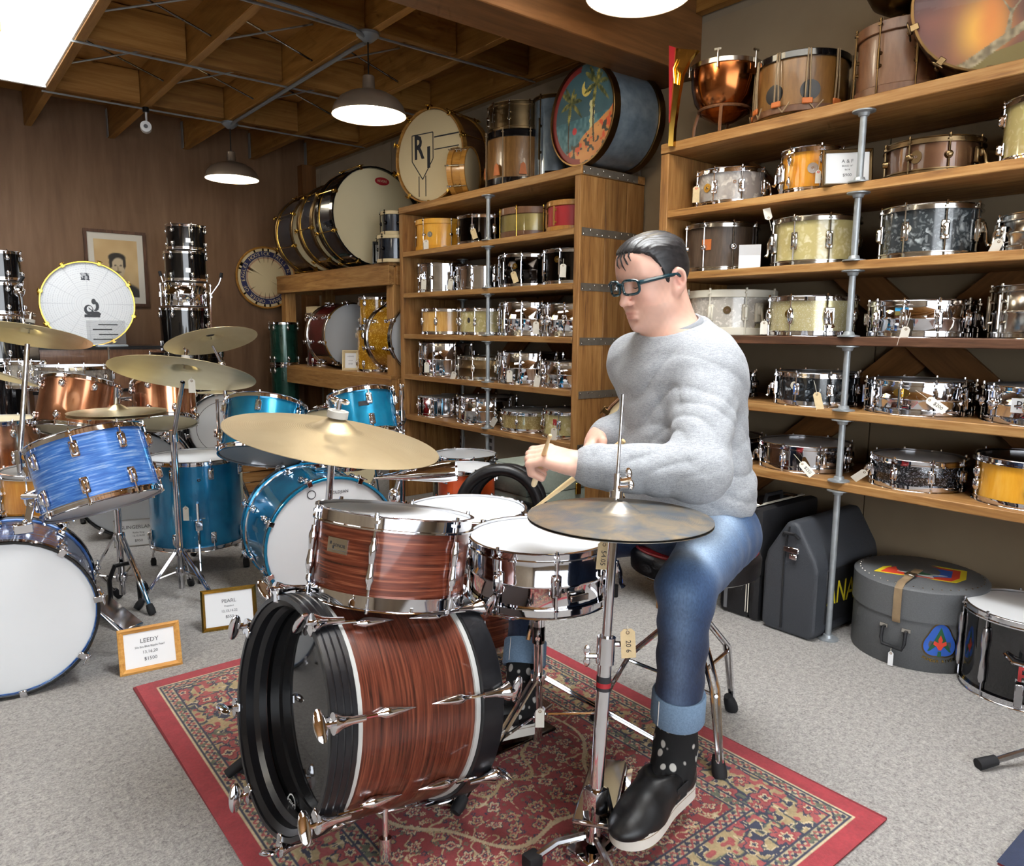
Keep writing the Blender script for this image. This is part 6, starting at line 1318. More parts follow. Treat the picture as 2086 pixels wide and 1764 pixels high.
# ---- hair
def hline(x, y):
    z = np.interp(x, [-.11, -.08, -.055, -.03, -.012, .004, .012, .02, .034, .05, .066, .1], [-.075, -.07, -.052, -.032, .018, .0, -.006, .004, .052, .078, .088, .094]); return z
hair = Field()
def hair_fn(P):
    q = hloc(P); x, y, z = q[:, 0], q[:, 1], q[:, 2]
    top = np.clip((z-.055)/.05, 0, 1); th = .0045+.0125*top*top*(3-2*top)+.005*np.clip((x-.02)/.05, 0, 1)*top
    r = np.array([.102, .079, .084]); qq = q-np.array([-.008, 0, .038]); k0 = np.linalg.norm(qq/r, axis=1); k1 = np.linalg.norm(qq/(r*r), axis=1)+1e-9
    d = k0*(k0-1)/k1
    part = np.clip(1-np.abs(y-.03)/.012, 0, 1)*top
    a = np.arctan2(y+.25*(x+.05), z+.02); gro = np.sin(a*84+3*np.sin(x*40)+1.5*np.sin(x*90+a*9))*.55+np.sin(a*190+5*np.sin(x*55))*.45
    d = d-th-.0011*gro*(.35+.65*top)+.003*part
    e = (hline(x, y)-z)*.8+.002*np.sin(x*700+y*500)
    k = .006; h = np.clip(.5-.5*(e-d)/k, 0, 1); d = d*h+e*(1-h)+k*h*(1-h)
    ear = np.linalg.norm((q-np.array([-.016, .08*np.sign(1), .0]))/np.array([.024, .03, .036]), axis=1)-1
    return np.maximum(d*HS, -ear*.02*HS)
hair.add(hair_fn, HO-.17, HO+.19, .001)
t = NT('hair'); v = t.coord((1, 1, 1)); f_ = t.noise(v, 60, 4); t.col(t.ramp(f_, [(.35, hexc('100f10')), (.7, hexc('2a2729'))])); t.set(rough=.42, spec=.5, aniso=.4)
ho = sdf_object('hair', hair, HO-.16, HO+.18, .0024, 'hair', person)
for (pts) in ([(.088, -.002, .098), (.1, .0, .085), (.103, .008, .066), (.1005, .016, .05)], [(.085, .006, .1), (.097, .012, .086), (.098, .022, .07), (.094, .026, .06)], [(.086, -.012, .098), (.1, -.014, .084), (.105, -.010, .068), (.104, -.004, .058)], [(.08, .02, .1), (.093, .026, .088), (.093, .034, .074)]):
    ob('stray_lock', MB().tube([hp(*p) for p in pts], [.003]+[.002]*(len(pts)-2)+[.0006], 6), 'hair', ho)
for s in (-1, 1):
    ob('eyebrow', MB().tube([hp(.0905, s*.013, .031), hp(.0895, s*.025, .0365), hp(.0805, s*.041, .036), hp(.072, s*.049, .031)], [.0022, .0034, .003, .001], 6), 'hair', person)
    ob('eyelashes', MB().tube([hp(.0875, s*.0185, .0035), hp(.0895, s*.03, .0015), hp(.083, s*.042, .005)], [.0006, .0012, .0008], 5), 'hair', person)
# ---- glasses
simple('glasses_frame', '12343e', .2, coat=.6); t = NT('lens_glass'); t.col((.9, .95, .97)); t.set(rough=.02, trans=1.0, ior=1.08, alpha=.25)
gg = ob('glasses_front', MB().tube([hp(.116, -.009, .017), hp(.1185, 0, .019), hp(.116, .009, .017)], .0034, 8), 'glasses_frame', person, label='dark teal plastic glasses frame')
for s in (-1, 1):
    cx, cy, cz = .112, s*.0335, .008; pts = []
    for i in range(28):
        a = 2*PI*i/28; ex = .0265*np.sign(math.cos(a))*abs(math.cos(a))**.55; ez = .0185*np.sign(math.sin(a))*abs(math.sin(a))**.6
        pts.append(hp(cx-.10*abs(s*ex)*.35-.012*max(0, s*ex/.0265)-.12*(-ez)*.0, cy+ex, cz+ez))
    ob('rim', MB().tube(pts, .0034, 8, closed=True), 'glasses_frame', gg)
    n_ = len(pts); c_ = np.mean([np.array(p) for p in pts], axis=0); ob('lens', MB().add([tuple(p) for p in pts]+[tuple(c_)], [(i, (i+1) % n_, n_) for i in range(n_)]), 'lens_glass', gg)
    ob('temple', MB().tube([hp(.098, s*.062, .018), hp(.085, s*.071, .0185), hp(.02, s*.0795, .019), hp(-.015, s*.0815, .018), hp(-.035, s*.079, .004), hp(-.043, s*.076, -.012)], [.0058, .0056, .005, .0045, .004, .0035], 8), 'glasses_frame', gg)
# ---- sweatshirt
simple('sweat_rib', '94979b', .92, var=.08, scale=300, bump=.3)
sw = Field()
MID = CH*.5+PEL*.5
sw.ell(CH+V3(.01, 0, .02), (.128, .178, .165), None, .03); sw.ell(MID+V3(-.01, 0, 0), (.142, .172, .19), None, .06); sw.ell(PEL+V3(-.01, 0, .07), (.132, .166, .11), None, .05)
sw.cap(SHL*.9+SHR*.1, SHR*.9+SHL*.1, .072, None, .05); sw.cap(NKB+V3(.015, 0, -.04), CH+V3(.02, 0, .05), .085, .12, .05)
sw.cap(SHL*.97+SHR*.03+V3(0, 0, -.01), ELL, .076, .064, .04); sw.cap(ELL, WRL+(ELL-WRL)*.16, .064, .05, .03); sw.cap(ELL, WRL+(ELL-WRL)*.06, .05, .041, .02)
sw.cap(SHR*.97+SHL*.03, ELR, .074, .062, .04); sw.cap(ELR, WRR+(ELR-WRR)*.18, .062, .048, .03); sw.cap(ELR, WRR+(ELR-WRR)*.1, .048, .040, .02)
for i, (W_, E_) in enumerate(((WRL, ELL), (WRR, ELR))):
    u = (E_-W_)/np.linalg.norm(E_-W_); c0 = W_+u*(.02 if i == 0 else .03); sw.cap(c0, c0+u*.035, .039, .041, .008)
def wr(P):
    x, y, z = P[:, 0], P[:, 1], P[:, 2]; d = np.zeros(len(P))
    def near(c, s): return np.exp(-(((P-c)/s)**2).sum(1))
    lat = (P-CH)@rN; dep = (P-CH)@fN
    fo = lambda ph: np.abs(np.sin(ph))**.55-.75
    d -= .0075*near(ELL*.7+SHL*.3, .1)*fo((lat*.8+z*1.1)*50+1.6*np.sin(dep*30+z*14)); d -= .006*near(ELL*.55+WRL*.45, .12)*fo((lat*1.0-z*.9)*44+1.8*np.sin(z*36+lat*9))
    d -= .010*near(SHL*.5+CH*.5+V3(-.07, 0, -.03), .11)*fo((lat*.9-z*1.0)*36+1.1*np.sin(dep*35)); d -= .0085*near(PEL+V3(0, -.08, .1), .16)*fo(z*50+2.4*np.sin(lat*17+z*8)+dep*12)
    d -= .007*near(PEL+V3(.05, 0, .17), .18)*fo((z+lat*.55)*42+1.6*np.sin(dep*22+lat*15)); d -= .004*near(WRL*.8+ELL*.2, .06)*fo(lat*80+z*20); d -= .005*near(SHL+V3(.0, -.02, .0), .1)*fo((z*1.0+lat*.5)*36+dep*14)
    d -= .006*near(CH+V3(-.1, .02, -.12), .12)*fo((lat*.6+z)*40+1.5*np.sin(lat*30))
    d += .0018*np.sin(x*55+2*np.sin(z*31))*np.sin(z*47+y*36)
    return d
sw.add(wr, (.9, .6, .4), (2.2, 1.9, 1.2), 0, 'd')
NX = NKB+V3(.0, 0, -.004); collar_n = uN-rN*.27-fN*.25; collar_n /= np.linalg.norm(collar_n)
sw.cap(NX-collar_n*.07, NX-collar_n*.012, .080, .066, .035)
def ncut(P):
    q = P-NX; h = q@collar_n; return h-.0-.55*np.maximum(np.linalg.norm(q-h[:, None]*collar_n, axis=1)-.072, 0)
sw.add(ncut, NX-.1, NX+.1, 0, 'cut')
sw.cap(NX-collar_n*.02, NX+collar_n*.1, .0585, .064, .006, 's')
sw.add(lambda P: (PEL[2]+.002+.03*np.clip((P@fN-PEL@fN)*-1.2, -.2, .25))-P[:, 2], (1.1, .7, .3), (2.1, 1.7, .75), .004, 'cut')
t = NT('sweatshirt'); v = t.coord(); n1 = t.noise(v, 420, 2, .8); n2 = t.noise(t.coord((1, 1, 6)), 90, 3, .7)
mm_ = t.n('Math', operation='MULTIPLY_ADD'); mm_.inputs[1].default_value = .5; t.l(n1, mm_.inputs[0]); h2 = t.n('Math', operation='MULTIPLY'); h2.inputs[1].default_value = .5; t.l(n2, h2.inputs[0]); t.l(h2.outputs[0], mm_.inputs[2])
t.col(t.ramp(mm_.outputs[0], [(.32, hexc('808388')), (.5, hexc('a0a3a7')), (.66, hexc('b6b9bd'))])); t.bump(mm_.outputs[0], .35, .002); t.set(rough=.92, sheen=.15, spec=.15)
swo = sdf_object('sweatshirt', sw, (.9, .7, .5), (2.0, 1.75, 1.2), .0042, 'sweatshirt', person)
e1 = -rN-collar_n*(-rN@collar_n); e1 /= np.linalg.norm(e1); e2 = np.cross(collar_n, e1)
def cring(r, z, n=60): return [NX+(e1*math.cos(a)+e2*math.sin(a))*r+collar_n*z for a in np.linspace(0, 2*PI, n, endpoint=False)]
cm = MB(); rr_ = [(.0735, -.012), (.0785, -.007), (.0765, .006), (.0715, .0145), (.0665, .0135), (.0645, .0)]
for q_, (r_, z_) in enumerate(rr_): cm.v += [tuple(p) for p in cring(r_, z_)]
for q_ in range(len(rr_)):
    for i in range(60): a0_, b0_ = q_*60+i, q_*60+(i+1) % 60; q2 = (q_+1) % len(rr_); cm.f.append((a0_, b0_, q2*60+(i+1) % 60, q2*60+i))
ob('collar', cm, 'sweat_rib', swo)
for i, (W_, E_, r_) in enumerate(((WRL, ELL, .0405), (WRR, ELR, .0395))):
    u = (E_-W_)/np.linalg.norm(E_-W_); c0 = W_+u*(.012 if i == 0 else .022); M4 = frame_from(u).to_4x4(); M4.translation = Vector(c0)
    ob('knit_cuff', MB().lathe([(r_-.006, .002), (r_-.002, -.001), (r_+.0005, .004), (r_+.0022, .03), (r_+.003, .052), (r_-.002, .056)], 30, M4), 'sweat_rib', swo)
# ---- jeans
jn = Field(); jn.ell(PEL+V3(.0, 0, -.0), (.122, .158, .10), None, .04); jn.ell(PEL+V3(.01, 0, -.04), (.13, .16, .06), None, .04)
jn.cap(HIL, KNL, .088, .058, .03); jn.cap(HIR, KNR, .085, .06, .03)
CFL = KNL+(ANL-KNL)*.78; CFR = KNR+(ANR-KNR)*.76
jn.cap(KNL, CFL, .057, .0485, .03); jn.cap(KNR, CFR, .058, .0485, .03)
def jw(P):
    def near(c, s): return np.exp(-(((P-c)/s)**2).sum(1))
    z = P[:, 2]; lat = P@rN; dep = P@fN; d = .003*near(KNL+V3(.03, .03, -.04), .1)*np.sin((z+lat*.5)*80+dep*20); d += .002*near(HIL+V3(-.05, -.03, .02), .12)*np.sin((lat*1.2+dep)*70); d += .002*near(CFL*.7+KNL*.3, .13)*np.sin(z*75+2*np.sin(lat*40)); d += .002*near(CFR*.7+KNR*.3, .13)*np.sin(z*75+2*np.sin(lat*40)); return d
jn.add(jw, (.8, .6, .1), (2.2, 1.9, .8), 0, 'd')
for c_, k_, a_ in ((CFL, KNL, ANL), (CFR, KNR, ANR)):
    u = (a_-k_)/np.linalg.norm(a_-k_); jn.add((lambda c_, u: lambda P: (P-c_)@u-.0)(c_, u), c_-.12, c_+.12, .004, 'cut')
jn.add(lambda P: P[:, 2]-(PEL[2]+.07), PEL-.25, PEL+.25, .004, 'cut')
jn.add(lambda P: .5395-P[:, 2], (PEL-.2)*V3(1, 1, 0)+V3(.06, 0, .4), (PEL+.2)*V3(1, 1, 0)+V3(0, 0, .58), .004, 'cut') if False else None
def denim(P):
    col = np.ones((len(P), 3))*rgb('2b4468'); n = .5+.5*np.sin(P[:, 0]*900)*np.sin(P[:, 2]*700+P[:, 1]*500)
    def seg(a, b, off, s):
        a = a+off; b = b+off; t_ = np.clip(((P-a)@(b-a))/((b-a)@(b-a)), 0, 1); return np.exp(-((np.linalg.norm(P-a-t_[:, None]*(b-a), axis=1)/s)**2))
    lit_fade = np.clip(1.15*seg(HIL*.75+KNL*.25, KNL*.8+HIL*.2, V3(-.02, -.02, .08), .062)+1.2*seg(HIR*.7+KNR*.3, KNR, V3(-.02, 0, .08), .06)+.4*seg(KNL, CFL, V3(-.05, -.03, 0), .03), 0, 1)  # worn denim, with the light on the thigh tops painted in too
    low = np.clip((KNL[2]-.02-P[:, 2])/.12, 0, 1); base = col*(1-low[:, None]*.75)+rgb('18223a')*low[:, None]*.75  # shade below the knee painted into the denim colour
    return base*(1-lit_fade[:, None])+rgb('a9bfd8')*lit_fade[:, None]-(.03*n)[:, None]
t = NT('denim'); a = t.n('VertexColor'); a.layer_name = 'Col'; nz = t.noise(t.coord((1, 1, .3)), 260, 3, .7); mx = t.n('Mix', data_type='RGBA', blend_type='OVERLAY'); mx.inputs[0].default_value = .45; t.l(a.outputs[0], mx.inputs[6]); t.l(t.ramp(nz, [(.3, (.25, .25, .25)), (.7, (.75, .75, .75))]), mx.inputs[7]); t.col(mx.outputs[2]); t.bump(nz, .3, .002); t.set(rough=.85, sheen=.1)
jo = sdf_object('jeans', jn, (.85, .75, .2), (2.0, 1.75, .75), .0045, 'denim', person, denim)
simple('denim_inside', '6f88a2', .9, var=.15, scale=240, bump=.3); simple('selvedge', 'd8d4cc', .9)
for c_, k_ in ((CFL, KNL), (CFR, KNR)):
    u = Vector(c_-k_).normalized(); M4 = frame_from(u).to_4x4(); M4.translation = Vector(c_)-u*.05
    cf = ob('turned_cuff', MB().lathe([(.047, -.002), (.0555, -.004), (.0575, .0), (.0585, .058), (.056, .064), (.048, .062), (.045, .0)], 36, M4, close=True), 'denim_inside', jo)
    a_ = Vector((CAMP[0]-c_[0], CAMP[1]-c_[1], 0)).angle_signed if False else 0
    lv = M4.to_3x3().transposed() @ (Vector(CAMP)-Vector(c_)); an = math.atan2(lv.y, lv.x)+.75
    ob('selvedge_line', MB().box((.0586*math.cos(an), .0586*math.sin(an), .029), (.0015, .004, .058), M4), 'selvedge', cf)
# ---- socks and shoes
t = NT('paisley_sock'); vo = t.n('TexVoronoi'); vo.inputs['Scale'].default_value = 42; vo.inputs['Randomness'].default_value = .7; mp = t.coord((1, 1, .75)); t.l(mp, vo.inputs['Vector']); sp = t.n('SeparateColor'); t.l(vo.outputs['Color'], sp.inputs[0])
ad = t.n('Math', operation='MULTIPLY_ADD'); ad.inputs[1].default_value = .12; t.l(sp.outputs[0], ad.inputs[0]); t.l(vo.outputs['Distance'], ad.inputs[2]); t.col(t.ramp(ad.outputs[0], [(.30, hexc('b8b6b0')), (.34, hexc('8a8884')), (.37, hexc('101012'))], 'LINEAR')); t.set(rough=.9)
simple('shoe_leather', '141517', .42, var=.15, scale=60, bump=.1); simple('shoe_rubber', 'd9d5cc', .6, var=.05); simple('shoe_elastic', '1c1c1e', .9)
for nm, c_, a_, hl, to in (('left', CFL, ANL, HLL, TOL), ('right', CFR, ANR, HLR, TOR)):
    zb = min(hl[2], to[2]); hl = V3(hl[0], hl[1], zb+.0); to = V3(to[0], to[1], zb)
    dx = (to-hl)/np.linalg.norm(to-hl); to = hl+dx*max(np.linalg.norm(to-hl), .262); L = np.linalg.norm(to-hl)
    wdir = np.cross(uN, dx); R = np.stack([dx, wdir, uN], 1); g = lambda x, y, z: hl+R@np.array([x*L, y, z])
    sf = Field(); top = c_*.97+a_*.03; mid = a_+V3(0, 0, 0); sf.cap(top, mid, .047, .042, .02); sf.cap(mid, g(.2, 0, .075), .042, .04, .03); sf.cap(g(.2, 0, .07), g(.5, 0, .05), .04, .032, .03); sf.cap(g(.22, 0, .06), g(.08, 0, .045), .035, .03, .02)
    sdf_object('sock', sf, np.minimum(top, hl)-.12, np.maximum(top, to)+.12, .0042, 'paisley_sock', person)
    up = Field(); up.cap(g(.12, 0, .052), g(.42, 0, .062), .039, .040, .03); up.cap(g(.42, 0, .058), g(.66, 0, .044), .042, .037, .03); up.cap(g(.66, 0, .040), g(.86, 0, .032), .040, .024, .03); up.ell(g(.72, .0, .030), (.085, .049, .030), R, .02); up.cap(g(.13, 0, .05), g(.12, 0, .075), .036, .036, .02)
    tl = a_+V3(0, 0, .08); up.cap(g(.20, 0, .088), g(.16, 0, .16), .040, .05, .008, 's'); up.cap(g(.22, 0, .1), g(.45, 0, .125), .036, .034, .01, 's')
    up.add(lambda P, g=g: (g(0, 0, .02)[2])-P[:, 2], hl-.3, to+.3, .002, 'cut')
    sh = sdf_object('shoe', up, np.minimum(hl, to)-.09, np.maximum(hl, to)+.14, .0034, 'shoe_leather', person)
    out = [(-.01, 0), (.0, .026), (.06, .036), (.2, .037), (.4, .038), (.6, .046), (.75, .049), (.88, .042), (.97, .024), (1.005, 0)]
    poly = [(x*L, y) for x, y in out]+[(x*L, -y) for x, y in out[-2:0:-1]]
    M4 = Matrix([list(R[i])+[hl[i]] for i in range(3)]+[[0, 0, 0, 1]])
    # rounded sole outline
    pts = np.array(poly); pp = []
    for i in range(len(pts)):
        for t_ in (0, .33, .66):
            p0, p1, p2, p3 = pts[i-1], pts[i], pts[(i+1) % len(pts)], pts[(i+2) % len(pts)]
            pp.append(.5*((2*p1)+(-p0+p2)*t_+(2*p0-5*p1+4*p2-p3)*t_**2+(-p0+3*p1-3*p2+p3)*t_**3))
    ob('sole', MB().prism([tuple(p) for p in pp], .0, .03, M4), 'shoe_rubber', sh); ob('foxing_line', MB().prism([tuple(p*1.004) for p in np.array(pp)], .022, .0235, M4), 'leather_strap', sh)
    ob('pull_tab', MB().box((.36*L, .041, .036), (.018, .002, .01), M4), 'shoe_rubber', sh)
    for s in (-1, 1): ob('side_gore', MB().box((.36*L, s*.0405, .062), (.045, .003, .035), M4 @ Matrix.Rotation(-.1*s, 4, 'X'), ch=.001), 'shoe_elastic', sh)
# ring and sticks
def stick(label, tip, butt):
    tip = Vector(tip); butt = Vector(butt); d = butt-tip; M4 = frame_from(d).to_4x4(); L = d.length
    o = ob('drum_stick', MB().lathe([(0, 0), (.003, .001), (.0048, .006), (.0045, .011), (.0032, .016), (.0036, .03), (.0070, .12), (.0072, L-.01), (.006, L-.002), (0, L)], 14), 'stick_hickory', None, tip, frame_from(d)); tag(o, label, 'drumstick')
g0 = gl[0]; upv = uN*.55+rN*.10-fN*.75; upv /= np.linalg.norm(upv); stick('pale wooden drumstick raised in the drummer near hand', g0+upv*.14, g0-upv*.12)
g1 = gr[0]; tipR = A(1082, 1040, 1.97); dR = (g1-tipR)/np.linalg.norm(g1-tipR); stick('pale wooden drumstick from the drummer far hand, aimed at the snare', tipR, g1+dR*.1)
# ------------------------------------------------------------------ rugs
def flower_field(x, y, cell, seed):
    """scattered rosettes: returns petal mask, core mask, outline mask, hue hash"""
    gx = np.floor(x/cell).astype(int); gy = np.floor(y/cell).astype(int)
    best = np.full(x.shape, 9.); hue = np.zeros(x.shape)
    for di in (-1, 0, 1):
        for dj in (-1, 0, 1):
            i = gx+di; j = gy+dj
            def h(s):
                t = np.sin(i*127.1+j*311.7+s*74.7+seed*13.7)*43758.5453; return t-np.floor(t)
            cx = (i+.2+.6*h(1))*cell; cy = (j+.2+.6*h(2))*cell; R = cell*(.26+.26*h(3)); dx = x-cx; dy = y-cy
            a = np.arctan2(dy, dx); n = 4+np.floor(h(4)*4); r = np.hypot(dx, dy)/(R*(.78+.22*np.cos(a*n+h(5)*6)))
            mk = r < best; best = np.where(mk, r, best); hue = np.where(mk, h(6), hue)
    return best, hue
def rug_colour(x, y, W, L, pal, seed):
    e = np.minimum(np.minimum(x, W-x), np.minimum(y, L-y))
    mx = np.abs(x-W/2); my = np.abs(y-L/2)
    red, cream, navy, tan, rose, green = [rgb(c) for c in pal]
    col = np.ones(x.shape+(3,))*red
    def put(m_, c): col[m_] = c
    # field: mirrored arabesque
    n1 = npnoise(mx, my, 24, seed); n2 = npnoise(mx, my, 50, seed+1); vine = np.abs(n1+.45*n2-.72)
    f, hue = flower_field(mx+.010*np.sin(my*60), my, .05, seed); f2, hue2 = flower_field(mx, my, .023, seed+3)
    fld = e > .235
    put(fld & (vine < .035), tan); put(fld & (vine < .016), cream)
    sm = fld & (f2 < .72) & (hue2 > .22); put(sm & (hue2 > .72), cream); put(sm & (hue2 <= .72) & (hue2 > .5), navy); put(sm & (hue2 <= .5), green); put(sm & (f2 < .28), rose)
    fm = fld & (f < 1); put(fm, navy); put(fm & (f < .86), np.array(cream)); put(fm & (f < .86) & (hue > .6), tan); put(fm & (f < .55), rose); put(fm & (f < .3), navy); put(fm & (f < .14), cream)
    # central medallion ring
    md = np.hypot(mx/.30, my/.42)+.05*np.cos(np.arctan2(my/.42, mx/.30)*8); put(fld & (np.abs(md-1) < .014), cream); put(fld & (np.abs(md-.55) < .012), tan)
    # borders
    g, gh = flower_field(np.where(np.minimum(x, W-x) < np.minimum(y, L-y), my, mx), e*1.0, .05, seed+7); b1 = (e > .085) & (e < .205)
    bn = npnoise(x, y, 30, seed+5); bn2 = npnoise(x, y, 75, seed+6)
    col[b1] = tan*.95; put(b1 & (np.abs(bn-.5) < .09), green); put(b1 & (np.abs(bn-.5) < .05), navy); put(b1 & (bn2 > .66), rose); put(b1 & (bn2 < .27), cream); put(b1 & (bn2 < .20), navy)
    q, qh = flower_field(mx, my, .085, seed+9); bm_ = b1 & (q < 1); put(bm_, navy); put(bm_ & (q < .85), rose); put(bm_ & (q < .55), red); put(bm_ & (q < .4), cream); put(bm_ & (q < .22), navy)
    for lo_, hi_, ph in ((.056, .085, 0), (.205, .235, 2)):
        b = (e > lo_) & (e < hi_); col[b] = cream*.92; along = np.where(np.minimum(x, W-x) < np.minimum(y, L-y), my, mx); s = np.sin(along*190); t = (e-(lo_+hi_)/2)/(hi_-lo_)*2
        put(b & (np.abs(t-.5*s) < .3), navy); put(b & (np.abs(t+.5*s) < .25), rose); put(b & (npnoise(x, y, 120, seed+8) > .7), green)
    for p_ in (.055, .086, .205, .236): put(np.abs(e-p_) < .0028, navy)
    put(e < .052, pal_edge[0]); put(np.abs(e-.050) < .003, cream)
    w = npnoise(x, y, 260, 4)*.14+npnoise(x, y, 40, 9)*.10
    return col*(.87+w)[..., None]
pal_edge = [rgb('a83c44')]
t = NT('rug_pile'); a = t.n('VertexColor'); a.layer_name = 'Col'; t.col(a.outputs[0]); t.bump(t.noise(t.coord(), 700, 2, .8), .7, .003); t.set(rough=.95, spec=.1, sheen=.2)
def rug(label, x0, y0, W, L, nx, ny, pal, seed, skew=0):
    me = vgrid(nx, ny, lambda u, v: (x0+u*W+skew*(v-.5), y0+v*L, .0062+0*u), lambda u, v: rug_colour(u*W, v*L, W, L, pal, seed))
    o = thing('rug', label, 'rug', (0, 0, 0)); ob('pile', me, 'rug_pile', o)
    ob('backing', MB().box((x0+W/2, y0+L/2, .003), (W-.004, L-.004, .006)), 'rug_edge', o)
simple('rug_edge', '7a2a30', .95)
rug('red Persian-style rug with floral border under the rosewood drum kit', .445, .655, 1.178, 1.70, 440, 640, ('9c4244', 'd3c19e', '3c4054', 'bfa97e', 'ac5656', '6c7260'), 2, .02)
pal_edge[0] = rgb('2a3450')
rug('navy-bordered patterned rug, just its corner beside the red one', 1.655, -.9, 1.0, 1.352, 160, 220, ('8c3a3a', 'c4b896', '2a3450', '8c8a70', '9a4a40', '5a6a70'), 5)
# ------------------------------------------------------------------ cases along the shelving
def case_mat(name, h, b=.25): return simple(name, h, .55, var=.12, scale=260, bump=b)
case_mat('case_black', '1d1d20'); case_mat('case_grey', '3a3d43'); case_mat('case_fibre', '5c5e60', .1); simple('yellow_ink', 'e6d22a', .6); simple('blue_ink', '2c5cb8', .6); simple('green_ink', '1f5a3a', .6); simple('red_ink', 'd8432c', .6); simple('case_trim', '6a6c70', .5)
rc0 = atz(1858, 1366, 0); rr = .205; dc = Vector((rc0.x, rc0.y, 0)).normalized(); rcen = Vector((rc0.x, rc0.y, 0))+dc*rr
dr = thing('drum_case', 'round grey fibre drum case with painted emblems and a leather strap', 'case', rcen); ca = cam_angle(rcen); HC = .268
ob('body', MB().lathe([(0, 0), (rr-.006, 0), (rr-.004, .003), (rr-.004, .175), (rr-.01, .175)], 64), 'case_fibre', dr); ob('lid', MB().lathe([(rr-.008, .165), (rr+.001, .165), (rr+.001, HC-.004), (rr-.003, HC), (rr-.02, HC+.006), (0, HC+.012)], 64), 'case_fibre', dr)
for k in range(44):
    a = 2*PI*k/44; ob('rivet', cached('rvt', lambda: MB().ell((0, 0, 0), (.003, .003, .0015), 6, 4).mesh()), 'nickel', dr, ((rr-.018)*math.cos(a), (rr-.018)*math.sin(a), HC+.0055))
sa = ca-.28
pt_ = [Vector((math.cos(sa)*r_, math.sin(sa)*r_, z_)) for r_, z_ in ((.02, HC+.0145), (.10, HC+.0135), (rr-.02, HC+.009), (rr+.002, HC-.004), (rr+.0035, HC-.03), (rr+.0035, .165), (rr-.001, .15))]
tw = Vector((-math.sin(sa), math.cos(sa), 0))*.012; sv = []; [sv.extend([p-tw, p+tw]) for p in pt_]; nrm = [Vector((0, 0, .003))]*3+[Vector((math.cos(sa), math.sin(sa), 0))*.003]*4
bbm = MB(); vs = [tuple(p) for p in sv]+[tuple(Vector(p)+nrm[i//2]) for i, p in enumerate(sv)]; n_ = len(sv)
fs = []
for i in range(len(pt_)-1):
    a, b, c, d = 2*i, 2*i+1, 2*i+3, 2*i+2; fs += [(a, b, c, d), (a+n_, d+n_, c+n_, b+n_), (a, d, d+n_, a+n_), (b, b+n_, c+n_, c)]
fs += [(0, n_, n_+1, 1), (n_-2, n_-1, 2*n_-1, 2*n_-2)]; ob('leather_strap', bbm.add(vs, fs), 'leather_strap', dr); ob('strap_buckle', MB().box(pt_[1]+Vector((0, 0, .005)), (.03, .032, .006), ch=.002), 'nickel', dr)
ha = ca-.30
for s in (-1, 1):
    a = ha+s*.17; on_shell(dr, cached('hpl', lambda: MB().box((.002, 0, 0), (.004, .026, .012)).mesh()), 'nickel', 'handle_plate', a, rr-.004, .128)
hpts = [Vector((math.cos(ha+a)*(rr+o), math.sin(ha+a)*(rr+o), z_)) for a, o, z_ in ((-.17, .004, .125), (-.165, .012, .09), (-.14, .014, .072), (.14, .014, .066), (.165, .012, .085), (.17, .004, .125))]; ob('handle', MB().tube(hpts, .006, 8), 'case_black', dr)
price_tag('white tag hanging from the round drum case handle', rcen+hpts[2]*.5+hpts[3]*.5-Vector((0, 0, 0)), (0, 0, -1), (math.cos(ha), math.sin(ha), 0), L=.05, w=.016, mat='paper_white', string=.022)
# emblem on the side: blue trefoil, green triangle, red fleur-de-lis, banner lettering
def shell_shape(fn, name, mat, ang, z0, off):        # flat outline bent around the case
    P = [Vector((math.cos(ang+x/rr)*(rr-.004+off), math.sin(ang+x/rr)*(rr-.004+off), z0+y)) for x, y in fn]; c = Vector((math.cos(ang)*(rr-.004+off), math.sin(ang)*(rr-.004+off), z0+sum(y for _, y in fn)/len(fn)))
    ob(name, MB().add([tuple(p) for p in P]+[tuple(c)], [(i, (i+1) % len(P), len(P)) for i in range(len(P))]), mat, dr)
ea = ca+.36; ez = .105
out = lambda k: [(k*(.046+.006*math.cos(3*a+PI/2))*math.cos(a), k*(.052+.007*math.cos(3*a-PI/2+PI))*math.sin(a)) for a in np.linspace(0, 2*PI, 40, endpoint=False)]
shell_shape(out(1.1), 'emblem_edge', 'antique_brass', ea, ez, .0006); shell_shape(out(1.0), 'emblem_ground', 'blue_ink', ea, ez, .0010)
shell_shape([(-.036, -.032), (.036, -.032), (.018, .005), (0, .05), (-.018, .005)], 'emblem_tree', 'green_ink', ea, ez, .0014); shell_shape([(-.006, -.048), (.006, -.048), (.005, -.03), (-.005, -.03)], 'emblem_trunk', 'green_ink', ea, ez, .0014)
shell_shape([(0, .024), (.007, .008), (.004, -.004), (.018, .004), (.02, -.008), (.01, -.014), (.004, -.026), (-.004, -.026), (-.01, -.014), (-.02, -.008), (-.018, .004), (-.004, -.004), (-.007, .008)], 'fleur_de_lis', 'red_ink', ea, ez, .0018)
bn_ = 'POWDER RIVER'
for i, ch in enumerate(bn_):
    if ch == ' ': continue
    x = -.046+.092*i/(len(bn_)-1); y = -.052-.012*math.cos(x/.046*1.4); a = ea+x/rr; text(ch, .0135, 'gold', dr, ((rr-.002)*math.cos(a), (rr-.002)*math.sin(a), ez+y), Matrix.Rotation(a+PI/2, 3, 'Z') @ Matrix.Rotation(PI/2, 3, 'X') @ Matrix.Rotation(x*9, 3, 'Z'), 'letter', ext=.0006)
